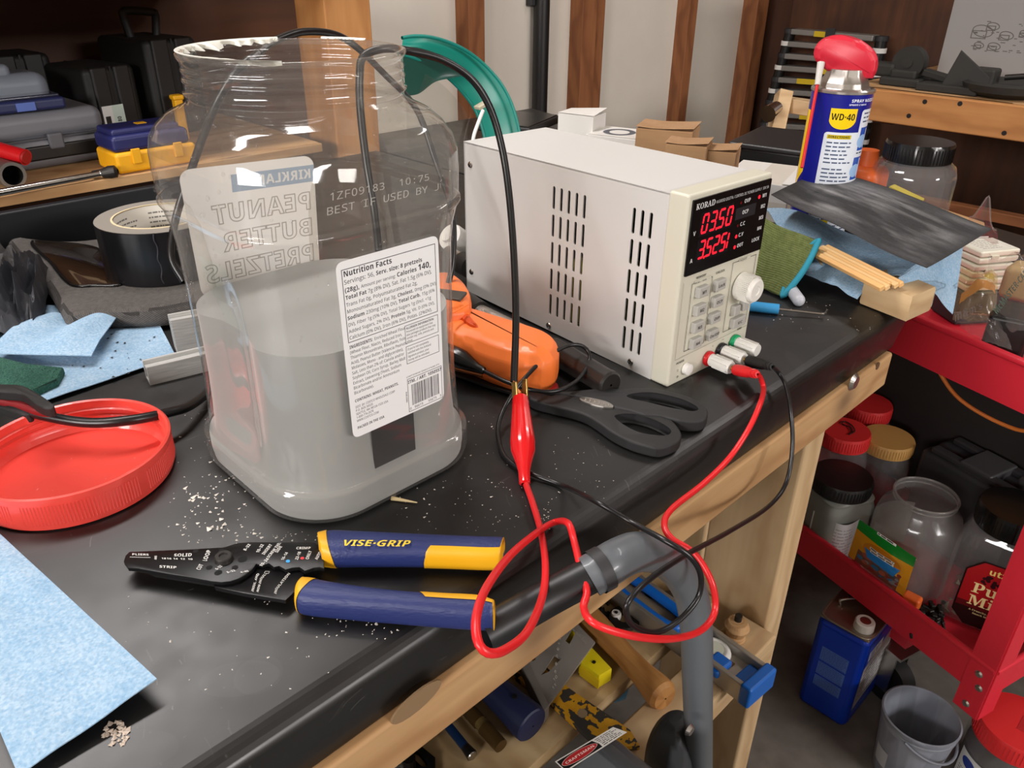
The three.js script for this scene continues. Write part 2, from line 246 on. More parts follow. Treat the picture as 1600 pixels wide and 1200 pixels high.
// second bench that runs on to the right
{
  const t = thing('side_bench', 'black-topped side bench behind the red cart under the blue towels', 'workbench');
  mesh('bench_top', muv(plate([[0.42, -0.06], [0.655, -0.06], [0.835, -0.62], [0.93, -1.05], [0.42, -1.05]], TH - 0.03, TH, 0.003), 0.62), M.top, t);
  for (const [x, z] of [[0.47, -0.62], [0.78, -0.62], [0.47, -1.0], [0.86, -1.0]]) mesh('leg', muv(rbox(0.04, TH - 0.03, 0.06, 0.003, x, (TH - 0.03) / 2, z), 0.42, 1), M.pineGrey, t);
}
// plaster chips and dust on the bench
{
  const g = [], spot = (x, y, s) => { const p = P(x, y, TH); const k = new THREE.TetrahedronGeometry(s).scale(rr(0.7, 1.6), 0.35, rr(0.5, 1)).rotateY(rr(0, 6.28)).translate(p.x, TH + s * 0.12, p.z); g.push(k); };
  const area = (n, x0, y0, x1, y1, s0, s1, cx, cy) => { for (let i = 0; i < n; i++) { const a = rnd(), b = rnd(); let x = x0 + (x1 - x0) * a, y = y0 + (y1 - y0) * b; spot(x, y, rr(s0, s1) * (rnd() < 0.15 ? 1.7 : 1)); } };
  area(90, 285, 740, 400, 850, 0.0003, 0.0013); area(14, 290, 750, 400, 830, 0.0014, 0.0022); area(40, 250, 640, 330, 830, 0.0003, 0.0009); area(26, 400, 830, 500, 845, 0.0003, 0.0008);
  area(60, 600, 745, 800, 830, 0.0002, 0.0008); area(50, 720, 640, 830, 830, 0.0002, 0.0007); area(34, 850, 680, 960, 780, 0.0002, 0.0006); area(40, 190, 900, 520, 1080, 0.0002, 0.0007); area(30, 470, 965, 640, 1000, 0.0003, 0.0008); area(25, 840, 780, 860, 830, 0.0003, 0.0007); area(30, 1180, 470, 1380, 520, 0.0004, 0.001);
  const chips = solo('plaster_chips', g, std(0xd8d2c8, 0.9), 'scatter of white plaster crumbs and dust on the black bench top', 'crumbs'); chips.userData.kind = 'stuff';
  const a = P(612, 782), b = P(652, 788);
  solo('wood_splinter', rod(V(a.x, TH + 0.0018, a.z), V(b.x, TH + 0.0014, b.z), 0.0016, 0.0004, 7), std(0xb9a67c, 0.8), 'small pale wood splinter at the foot of the jar', 'splinter');
  const q = P(181, 1147), pl = []; for (let i = 0; i < 40; i++) { const an = rr(0, 6.28), ra = Math.sqrt(rnd()) * 0.0065; pl.push(new THREE.TetrahedronGeometry(rr(0.001, 0.0022)).scale(1, 0.4, 1).rotateY(rr(0, 6)).translate(q.x + ra * Math.cos(an) * 0.8, TH + 0.0004, q.z + ra * Math.sin(an) * 1.2)); }
  solo('glue_blob', pl, std(0xb9aa9c, 0.7), 'crusty pale blob of dried glue below the blue paper towel', 'glue');
}

// ---------------------------------------------------------------- the big jar
const JX = -0.172, JZ = -0.166;
{
  const t = thing('plastic_jar', 'large clear square plastic jar with water in its lower half', 'jar', [JX, TH, JZ]);
  // outline of a rounded rectangle, s in 0..1
  const outline = (s, ax, az, r) => {
    const lx = 2 * (ax - r), lz = 2 * (az - r), q = r * Math.PI / 2, tot = 2 * lx + 2 * lz + 4 * q; let d = ((s % 1) + 1) % 1 * tot;
    const seg = [[lz, (k) => [ax, -az + r + k * lz]], [q, (k) => [ax - r + r * Math.cos(k * Math.PI / 2), az - r + r * Math.sin(k * Math.PI / 2)]], [lx, (k) => [ax - r - k * lx, az]], [q, (k) => [-ax + r - r * Math.sin(k * Math.PI / 2), az - r + r * Math.cos(k * Math.PI / 2)]], [lz, (k) => [-ax, az - r - k * lz]], [q, (k) => [-ax + r - r * Math.cos(k * Math.PI / 2), -az + r - r * Math.sin(k * Math.PI / 2)]], [lx, (k) => [-ax + r + k * lx, -az]], [q, (k) => [ax - r + r * Math.sin(k * Math.PI / 2), -az + r - r * Math.cos(k * Math.PI / 2)]]];
    for (const [l, f] of seg) { if (d <= l) return f(l ? d / l : 0); d -= l; } return seg[0][1](0);
  };
  // height, half size, corner radius
  const prof = [[0.0005, 0.0690, 0.040], [0.0012, 0.0755, 0.044], [0.004, 0.079, 0.0455], [0.009, 0.080, 0.046], [0.020, 0.080, 0.046], [0.0222, 0.0797, 0.046], [0.0232, 0.0782, 0.0455], [0.0240, 0.0766, 0.045], [0.030, 0.0758, 0.0445], [0.045, 0.0745, 0.043], [0.07, 0.0735, 0.0425], [0.10, 0.0732, 0.042], [0.13, 0.0732, 0.042], [0.155, 0.0738, 0.0425], [0.168, 0.0750, 0.043], [0.178, 0.0772, 0.044], [0.1812, 0.0790, 0.0445], [0.1830, 0.0790, 0.0445], [0.1845, 0.0772, 0.0445], [0.1865, 0.0784, 0.045], [0.2, 0.079, 0.046], [0.211, 0.0788, 0.047], [0.219, 0.0774, 0.049], [0.226, 0.0742, 0.052], [0.232, 0.0695, 0.0555], [0.2355, 0.0645, 0.059], [0.2385, 0.0615, 0.0605], [0.241, 0.0602, 0.0601]];
  const sx = (h) => 0.956 + 0.02 * sstep(0.2, 0.24, h);
  const at = (s, h, a, r, inset = 0) => {
    a -= inset; r = Math.min(r - inset * 0.5, a * 0.998); let [x, z] = outline(s, a, a, r); x *= sx(h);
    const w = sstep(0.028, 0.05, h) * (1 - sstep(0.12, 0.165, h)); if (Math.abs(x) > a * sx(h) * 0.97) { const f = Math.exp(-Math.pow(z / 0.026, 4)); x -= Math.sign(x) * 0.0065 * w * f; }
    return V(x, h, z);
  };
  const pick = (h) => { let i = 0; while (i < prof.length - 2 && prof[i + 1][0] < h) i++; const [h0, a0, r0] = prof[i], [h1, a1, r1] = prof[i + 1], k = clamp((h - h0) / (h1 - h0)); return [a0 + (a1 - a0) * k, r0 + (r1 - r0) * k]; };
  const NU = 160, rows = [...new Set([...prof.map((p) => p[0]), ...Array.from({ length: 90 }, (_, i) => +(0.0005 + i / 89 * 0.2405).toFixed(5))])].sort((a, b) => a - b);
  const g = patch((u, v) => { const h = rows[Math.round(v * (rows.length - 1))], [a, r] = pick(h); return at(u, h, a, r); }, NU, rows.length - 1, true);
  const bottom = patch((u, v) => { const [a, r] = [0.069, 0.04]; const p = at(u, 0.0005, a, r); return V(p.x * v, 0.0005 + 0.004 * (1 - v * v), p.z * v); }, NU, 6, true);
  const nr = [[0.0600, 0.2405], [0.0600, 0.2425], [0.0615, 0.2432], [0.0618, 0.2442], [0.0602, 0.2450], [0.0600, 0.2485], [0.0606, 0.2492], [0.0614, 0.2505], [0.0606, 0.2516], [0.0600, 0.2526], [0.0604, 0.2542], [0.0612, 0.2556], [0.0604, 0.2568], [0.0600, 0.2585], [0.0610, 0.2600], [0.0624, 0.2622], [0.0622, 0.2638], [0.0605, 0.2644], [0.0588, 0.2640], [0.0582, 0.2610]];
  const neck = new THREE.LatheGeometry(nr.map(([r, y]) => new THREE.Vector2(r, y)), 96); 
  const clear = phy(0xf4f3f0, 0.07, { transmission: 0.962, thickness: 0, ior: 1.5 });
  const body = mesh('jar_body', [g, bottom, neck], clear, t, 'clear moulded plastic wall with threaded neck');
  // milky water
  const L = 0.113, wat = phy(0xc2c4c4, 0.84, { transmission: 0.5, thickness: 0, ior: 1.33 });
  const wside = patch((u, v) => { const h = 0.004 + v * (L - 0.004), [a, r] = pick(Math.max(h, 0.006)); return at(u, h, a, r, 0.0032); }, NU, 60, true);
  const [wa, wr] = pick(L), wtop = patch((u, v) => { const p = at(u, L, wa, wr, 0.0032); return V(p.x * v, L, p.z * v); }, NU, 6), wbot = patch((u, v) => { const [a, r] = pick(0.006), p = at(u, 0.004, a, r, 0.0032); return V(p.x * v, 0.0045, p.z * v); }, NU, 4, true);
  const w = solo('milky_water', mg([wside, wtop, wbot]).translate(JX, TH, JZ), wat, 'cloudy grey water standing in the square plastic jar', 'water');
  // steel strip in front of the water
  const sf = [OZ(580, 655, JZ + 0.0728), OZ(645, 632, JZ + 0.0728), OZ(650, 716, JZ + 0.0728), OZ(587, 746, JZ + 0.0728)];
  { const z = JZ + 0.0722, x0 = sf[3].x, x1 = sf[2].x; const s = new THREE.Shape([[x0, TH + 0.012], [x1, TH + 0.022], [x1, 1.062], [x0, 1.062]].map(([x, y]) => new THREE.Vector2(x, y)));
    const gg = new THREE.ExtrudeGeometry(s, { depth: 0.0008, bevelEnabled: false }).translate(0, 0, z); solo('metal_strip', gg, std(0x08090c, 0.6), 'black metal strip standing in the jar behind the nutrition label', 'metal strip'); }
  // labels
  const T_nut = canvasTex(700, 1130, (x, W, H) => {
    x.fillStyle = '#f3f4f5'; x.fillRect(0, 0, W, H); x.strokeStyle = x.fillStyle = '#26272a'; x.lineWidth = 4;
    x.strokeRect(34, 50, 640, 440); x.textBaseline = 'alphabetic';
    const b = (s) => 'bold ' + s + 'px sans-serif', n = (s) => s + 'px sans-serif';
    const run = (y, parts) => { let X = 44; for (const [f, tx] of parts) { x.font = f; x.fillText(tx, X, y); X += x.measureText(tx).width; } };
    x.save(); x.scale(0.96, 1);
    run(92, [[b(46), 'Nutrition Facts']]); run(137, [[n(37), 'Servings: 56, '], [b(35), 'Serv. size: 8 pretzels']]); run(185, [[b(38), '(28g), '], [n(27), 'Amount per serving: '], [b(38), 'Calories '], [b(52), '140,']]);
    run(228, [[b(34), 'Total Fat '], [n(32), '7g (8% DV), Sat. Fat 1.5g (6% DV),']]); run(270, [[n(31), 'Trans Fat 0g, Polyunsaturated Fat 2g,']]); run(311, [[n(31), 'Monounsaturated Fat 3g, '], [b(31), 'Cholest. '], [n(29), '0mg (0% DV),']]);
    run(352, [[b(33), 'Sodium '], [n(30), '230mg (10% DV), '], [b(32), 'Total Carb. '], [n(29), '15g (6%']]); run(393, [[n(29), 'DV), Fiber 1g (5% DV), Total Sugars 1g (Incl. <1g']]); run(434, [[n(29), 'Added Sugars, 2% DV), '], [b(30), 'Protein '], [n(28), '5g, Vit. D (0% DV),']]); run(474, [[n(30), 'Calcium (0% DV), Iron (6% DV), Potas. (2%DV).']]);
    x.restore();
    x.save(); x.scale(0.82, 1); x.font = b(28); x.fillText('INGREDIENTS:', 44, 532); x.font = n(28); x.fillText('Enriched Wheat Flour', 250, 532);
    ['(Wheat Flour, Niacin, Reduced Iron,', 'Thiamin Mononitrate, Riboflavin, Folic', 'Acid), Peanut Butter (Valencia Peanuts,', 'Molasses, Mono - and diglycerides),', 'Salt, Less than 2% of: Canola and/or', 'Soybean Oil, Corn Syrup, Barley Malt', 'Extract, Leavening (Yeast, Sodium', 'Bicarbonate and/or Ammonium', 'Bicarbonate).'].forEach((s, i) => x.fillText(s, 44, 566 + i * 33.5));
    x.font = b(27); x.fillText('CONTAINS: WHEAT, PEANUTS.', 44, 888); x.font = n(21); ['DIST. BY: COSTCO WHOLESALE CORP', 'P.O. BOX 34535', 'SEATTLE, WA 98124-1535 USA', '1-800-774-2678', 'WWW.COSTCO.COM'].forEach((s, i) => x.fillText(s, 44, 930 + i * 24)); x.font = b(25); x.fillText('PACKED IN THE USA', 44, 1076); x.restore();
    x.lineWidth = 3; x.strokeRect(424, 512, 250, 118); x.strokeRect(424, 652, 250, 118); x.save(); x.scale(0.8, 1); x.font = b(21); x.fillText('ALLERGEN INFORMATION:', 540, 538); x.font = n(19); ['Processed on equipment that', 'also packages products that may', 'contain soy, milk, peanuts and', 'wheat.'].forEach((s, i) => x.fillText(s, 540, 560 + i * 22)); ["If you're not completely", 'satisfied with this Kirkland', 'Signature product, your', 'money will be refunded.'].forEach((s, i) => x.fillText(s, 542, 680 + i * 25)); x.restore();
    x.strokeRect(418, 878, 268, 236); x.save(); x.scale(0.86, 1); x.font = b(33); x.fillText('ITM. / ART. 1050557', 490, 912); x.restore();
    let X = 446; while (X < 662) { const q = rr(2, 8); x.fillRect(X, 926, q, 150); X += q + rr(2, 7); } x.font = n(25); x.fillText('0', 424, 1104); x.fillText('96619', 460, 1104); x.fillText('55675', 570, 1104); x.fillText('3', 664, 1104);
    x.font = n(15); x.fillText('LOWFTTETBHGR 3DNRLE G*KOBR ITTY', 412, 866); x.save(); x.translate(410, 1040); x.rotate(-Math.PI / 2); x.font = b(15); x.fillText('10KO13018', 0, 0); x.restore();
  });
  const y0 = 0.0575, y1 = 0.1675, x0 = -0.0342, x1 = 0.0362;
  const lsh = new THREE.Shape(), lr = 0.005; lsh.moveTo(x0 + lr, y0); lsh.lineTo(x1 - lr, y0); lsh.quadraticCurveTo(x1, y0, x1, y0 + lr); lsh.lineTo(x1, y1 - lr); lsh.quadraticCurveTo(x1, y1, x1 - lr, y1); lsh.lineTo(x0 + lr, y1); lsh.quadraticCurveTo(x0, y1, x0, y1 - lr); lsh.lineTo(x0, y0 + lr); lsh.quadraticCurveTo(x0, y0, x0 + lr, y0);
  const lg = new THREE.ShapeGeometry(lsh, 6); { const p = lg.attributes.position, uv = lg.attributes.uv; for (let i = 0; i < p.count; i++) { uv.setXY(i, (p.getX(i) - x0) / (x1 - x0), (p.getY(i) - y0) / (y1 - y0)); p.setZ(i, 0.0763); } lg.computeVertexNormals(); }
  mesh('nutrition_label', lg, printMat(T_nut, 0.42), t, 'white printed nutrition label with barcode');
  const T_front = canvasTex(512, 512, (x, W, H) => { x.clearRect(0, 0, W, H); x.fillStyle = '#efecea'; x.beginPath(); x.roundRect(0, 0, W, H, 44); x.fill(); x.translate(W, 0); x.scale(-1, 1); x.fillStyle = '#9fb0c4'; x.fillRect(0, 40, 330, 70); x.fillStyle = '#e2e2e2'; x.font = 'bold 54px sans-serif'; x.fillText('KIRKLAND', 12, 94); x.font = 'bold 104px sans-serif'; x.strokeStyle = '#a8a29c'; x.lineWidth = 4; x.strokeText('PEANUT', 16, 226); x.strokeText('BUTTER', 16, 340); x.strokeText('PRETZELS', 16, 456); });
  const fl = mesh('front_label', quad(V(-0.048, 0.195 - 0.003, -0.0725), V(0.048, 0.187, -0.0725), V(0.043, 0.103, -0.0725), V(-0.048, 0.106, -0.0725)), decalMat(T_front, 0.6, { side: THREE.DoubleSide }), t, 'large label on the far wall read from behind');
  const T_date = canvasTex(512, 128, (x, W, H) => { x.clearRect(0, 0, W, H); x.fillStyle = 'rgba(215,215,212,0.7)'; x.font = '46px monospace'; x.fillText('1ZF09183  10:75', 14, 50); x.fillText('BEST IF USED BY JUL 20', 4, 108); x.clearRect(478, 0, 40, 128); });
  { const z = JZ + 0.0778, a = OZ(508, 297, z), b = OZ(700, 252 + 8, z), c = OZ(700, 300, z), d = OZ(508, 345, z); const sh = (p) => p.sub(V(JX, TH, JZ)); mesh('date_print', quad(sh(a), sh(b), sh(c), sh(d)), decalMat(T_date, 0.5), t, 'stamped date code'); }
  // torn foil seal on the rim
  const sg = patch((u, v) => { const a = 2.2 + u * 2.9, n = Math.abs(fbm(u, 0, 16, 2, 301, 3) - 0.5); const r = 0.0625 - v * (0.0012 + 0.045 * Math.pow(n, 1.3) + 0.011 * Math.exp(-Math.pow((u - 0.28) * 7, 2))); return V(Math.cos(a) * r * 0.99, 0.2652 - 0.006 * v * v * (0.4 + n), Math.sin(a) * r); }, 120, 6);
  mesh('foil_seal', sg, std(0xd9d9d0, 0.5, 0, { side: THREE.DoubleSide }), t, 'torn white foil seal left on the rim');
  const sg2 = patch((u, v) => { const a = -0.75 + u * 0.5, n = Math.abs(fbm(u, 0, 14, 2, 311, 3) - 0.5); const r = 0.0622 - v * (0.0006 + 0.012 * n); return V(Math.cos(a) * r * 0.99, 0.2652 - 0.001 * v, Math.sin(a) * r); }, 90, 3);
  mesh('foil_seal', sg2, std(0xd9d9d0, 0.5, 0, { side: THREE.DoubleSide }), t);
  // droplets clinging to the wall
  const dr = []; for (let i = 0; i < 330; i++) { const s = rnd(), h = rr(0.118, 0.236), [a, r] = pick(h), p = at(s, h, a, r), q = rr(0.00035, 0.0011) * (rnd() < 0.1 ? 1.6 : 1); dr.push(new THREE.SphereGeometry(q, 7, 5).scale(1, rr(1, 1.7), 1).translate(p.x, p.y, p.z)); }
  for (let i = 0; i < 60; i++) { const a = rr(0, 6.28), h = rr(0.243, 0.262); dr.push(new THREE.SphereGeometry(rr(0.0003, 0.0008), 6, 5).translate(0.0602 * Math.cos(a), h, 0.0602 * Math.sin(a))); }
  const dm = mesh('water_droplets', dr, phy(0xffffff, 0.03, { transmission: 1, thickness: 0, ior: 1.33 }), t, 'water droplets clinging to the wall'); dm.userData.kind = 'stuff';
}

// ---------------------------------------------------------------- cables in and over the jar
const pos = (l) => l.map(([x, y, d]) => AT(x, y, d));
{
  const A = thing('black_cable', 'thick black cable from the jar over its right rim to the red clip', 'cable');
  const pts = pos([[592, 392, 0.545], [585, 330, 0.545], [572, 250, 0.54], [563, 170, 0.535], [562, 118, 0.53]]).concat(pos([[568, 88, 0.525], [600, 76, 0.527], [640, 80, 0.54], [690, 93, 0.555], [735, 122, 0.57], [764, 165, 0.58], [783, 225, 0.588], [795, 300, 0.592], [803, 400, 0.59], [806, 500, 0.582], [803, 597, 0.572]]));
  mesh('sheath', tube(pts, 0.0027, 160, 12), M.blackWire, A);
  const st = []; const e = AT(803, 597, 0.572); for (let i = 0; i < 7; i++) { const b = AT(802 + i * 2.4, 624 - (i % 3) * 5, 0.571 + 0.0006 * i); st.push(tube([e.clone().add(V(rr(-0.0012, 0.0012), 0.002, rr(-0.001, 0.001))), e.clone().lerp(b, 0.5).add(V(rr(-0.001, 0.001), 0, 0)), b], 0.0007, 8, 6)); }
  mesh('bare_strands', st, M.copper, A, 'bare copper strands');
  const B = thing('black_cable', 'printed black cable arching over the back rim and down behind the jar', 'cable');
  const p2 = [AT(288, 440, 0.55), AT(268, 400, 0.55), AT(275, 340, 0.55), AT(300, 262, 0.54), AT(330, 180, 0.515), AT(362, 120, 0.505), AT(382, 100, 0.505)].concat(pos([[400, 86, 0.515], [425, 66, 0.545], [470, 50, 0.57], [520, 53, 0.605], [555, 72, 0.64], [600, 115, 0.675], [650, 170, 0.69], [680, 250, 0.7], [706, 330, 0.7], [708, 400, 0.7], [698, 455, 0.7], [684, 505, 0.69]]));
  mesh('sheath', tube(p2, 0.0027, 180, 12), M.blackWire, B);
  const pr = curve(p2); const T_pr = canvasTex(1024, 32, (x) => { x.clearRect(0, 0, 1024, 32); x.fillStyle = 'rgba(200,200,205,0.8)'; x.font = 'bold 25px sans-serif'; x.fillText('ANCOR MARINE GRADE 12 AWG   ANCOR MARINE GRADE', 8, 25); });
  { // print band on the cable facing the viewer along the arch
    const u0 = 0.30, u1 = 0.455, n = 40; const g = patch((u, v) => { const tt = u1 + (u0 - u1) * u, c = pr.getPoint(tt), tg = pr.getTangent(tt), view = camera.position.clone().sub(c).normalize(), side = tg.clone().cross(view).normalize(), out = side.clone().cross(tg).normalize(); if (out.dot(view) < 0) out.negate(); const a = (v - 0.5) * 1.5; return c.clone().addScaledVector(out, 0.00282 * Math.cos(a)).addScaledVector(side, -0.00282 * Math.sin(a)); }, n, 6);
    mesh('cable_print', g, decalMat(T_pr, 0.4, { side: THREE.DoubleSide }), B, 'white lettering along the sheath'); }
  // cable on the left with its spring clamp
  const C = thing('jumper_cable', 'black jumper cable lying over the red lid with a black and red clamp', 'cable');
  const p3 = [P(-60, 590, TH + 0.03), P(0, 625, TH + 0.028), P(50, 645, TH + 0.026), P(130, 660, TH + 0.0245), P(200, 657, TH + 0.0245), P(262, 645, TH + 0.02), P(300, 632, TH + 0.014), P(335, 600, TH + 0.006), P(350, 560, TH + 0.004), P(350, 500, TH + 0.004)];
  mesh('sheath', tube(p3, 0.0036, 90, 12), M.blackWire, C);
  const cl = (l, y0, y1, m, n) => mesh(n, plate(smooth(px(l, (y0 + y1) / 2), 40), y0, y1, 0.0015), m, C);
  cl([[-60, 590], [0, 606], [40, 610], [84, 637], [80, 645], [60, 640], [35, 622], [0, 618], [-60, 608]], TH + 0.033, TH + 0.041, M.blackRubber, 'clamp_handle');
  cl([[0, 618], [30, 622], [58, 638], [82, 646], [60, 646], [20, 634], [-20, 625]], TH + 0.027, TH + 0.033, std(0x7c1016, 0.5), 'clamp_jaw');
  cl([[-60, 608], [0, 626], [30, 640], [52, 648], [40, 654], [0, 642], [-60, 625]], TH + 0.02, TH + 0.028, M.blackRubber, 'clamp_handle');
}
// red test lead
{
  const t = thing('red_test_lead', 'red test lead with alligator clip plugged into the power supply', 'test lead');
  const z1 = 0.034;
  const a = P(822, 757, TH + 0.004), w = [a, P(832, 785, TH + 0.004), P(845, 830, TH + 0.004), OZ(852, 880, 0.03), OZ(848, 930, 0.05), OZ(825, 985, 0.075), OZ(790, 1015, 0.085), OZ(762, 1020, 0.085), OZ(746, 1000, 0.08), OZ(745, 960, 0.07), OZ(762, 915, 0.055), OZ(800, 865, 0.03), P(845, 828, TH + 0.009), P(870, 815, TH + 0.004), OZ(888, 818, 0.022), OZ(897, 845, 0.032), OZ(908, 890, 0.05), OZ(917, 925, 0.06), OZ(912, 950, 0.065), OZ(930, 975, 0.078), OZ(990, 994, 0.09), OZ(1050, 998, 0.095), OZ(1095, 985, 0.095), OZ(1117, 955, 0.092), OZ(1112, 910, 0.085), OZ(1085, 865, 0.07), OZ(1050, 842, 0.055), OZ(1038, 820, 0.045), OZ(1050, 795, 0.038), OZ(1100, 755, 0.034), OZ(1140, 715, 0.03), OZ(1170, 670, 0.028), OZ(1188, 630, 0.02), P(1193, 608, TH + 0.004), P(1189, 592, TH + 0.012), P(1184, 585, TH + 0.02)];
  mesh('wire', tube(w, 0.0021, 320, 10), M.redWire, t);
  // boot along the clip
  const p0 = P(820, 757, TH + 0.0035), p1 = AT(813, 622, 0.571), L = p0.distanceTo(p1);
  const bp = [[0.0025, 0], [0.0038, 0.001], [0.0040, L * 0.14], [0.0052, L * 0.22], [0.0082, L * 0.36], [0.0088, L * 0.46], [0.0080, L * 0.6], [0.0068, L * 0.8], [0.0060, L * 0.97], [0.0054, L], [0.002, L]];
  mesh('clip_boot', between(p0, p1, lathe(bp, 28).translate(0, -L / 2, 0)), phy(0xd4141a, 0.16, { clearcoat: 0.6 }), t, 'glossy red vinyl boot');
  const q = AT(812, 601, 0.571), d = V(0.0045, 0, 0.001);
  for (const s of [-1, 1]) { const A0 = p1.clone().addScaledVector(d, s * 0.9), B0 = q.clone().addScaledVector(d, s * 0.95); mesh('clip_jaw', between(A0, B0, rbox(0.0018, A0.distanceTo(B0) + 0.006, 0.005, 0.0005)), M.brass, t, 'toothed metal jaw'); }
}
// black test lead
{
  const t = thing('black_test_lead', 'black test lead looping over the orange grip and bench edge', 'test lead');
  const w = [P(757, 580, TH + 0.02), P(790, 596, TH + 0.02), P(830, 609, TH + 0.019), P(868, 611, TH + 0.017), P(900, 596, TH + 0.017), P(918, 572, TH + 0.02), P(921, 553, TH + 0.026), P(908, 540, TH + 0.032), P(885, 541, TH + 0.034), P(850, 561, TH + 0.034), P(815, 597, TH + 0.027), P(790, 634, TH + 0.014), P(778, 668, TH + 0.007), P(783, 702, TH + 0.004), P(800, 724, TH + 0.003), P(835, 742, TH + 0.003), P(885, 761, TH + 0.004), OZ(930, 783, 0.022), OZ(985, 815, 0.045), OZ(1040, 845, 0.072), OZ(1078, 870, 0.085), OZ(1095, 900, 0.09), OZ(1090, 935, 0.092), OZ(1060, 970, 0.092), OZ(1025, 988, 0.09), OZ(990, 978, 0.086), OZ(978, 955, 0.084), OZ(985, 935, 0.083), OZ(1015, 905, 0.08), OZ(1070, 868, 0.074), OZ(1140, 830, 0.06), OZ(1200, 792, 0.05), OZ(1228, 755, 0.045), OZ(1238, 700, 0.038), OZ(1236, 645, 0.028), P(1228, 603, TH + 0.006), P(1217, 583, TH + 0.012), P(1207, 573, TH + 0.022)];
  mesh('wire', tube(w, 0.0017, 320, 10), M.blackWire, t);
  const p0 = P(757, 580, TH + 0.02), p1 = P(690, 545, TH + 0.026), L = p0.distanceTo(p1);
  mesh('clip_boot', between(p0, p1, lathe([[0.002, 0], [0.0032, 0.001], [0.0034, L * 0.15], [0.0052, L * 0.3], [0.0078, L * 0.5], [0.0078, L * 0.7], [0.0064, L], [0.002, L]], 24).translate(0, -L / 2, 0)), M.blackShiny, t, 'glossy black vinyl boot');
  const q = P(670, 533, TH + 0.028); mesh('clip_jaw', rod(p1, q, 0.004, 0.002, 10), M.steel, t);
}

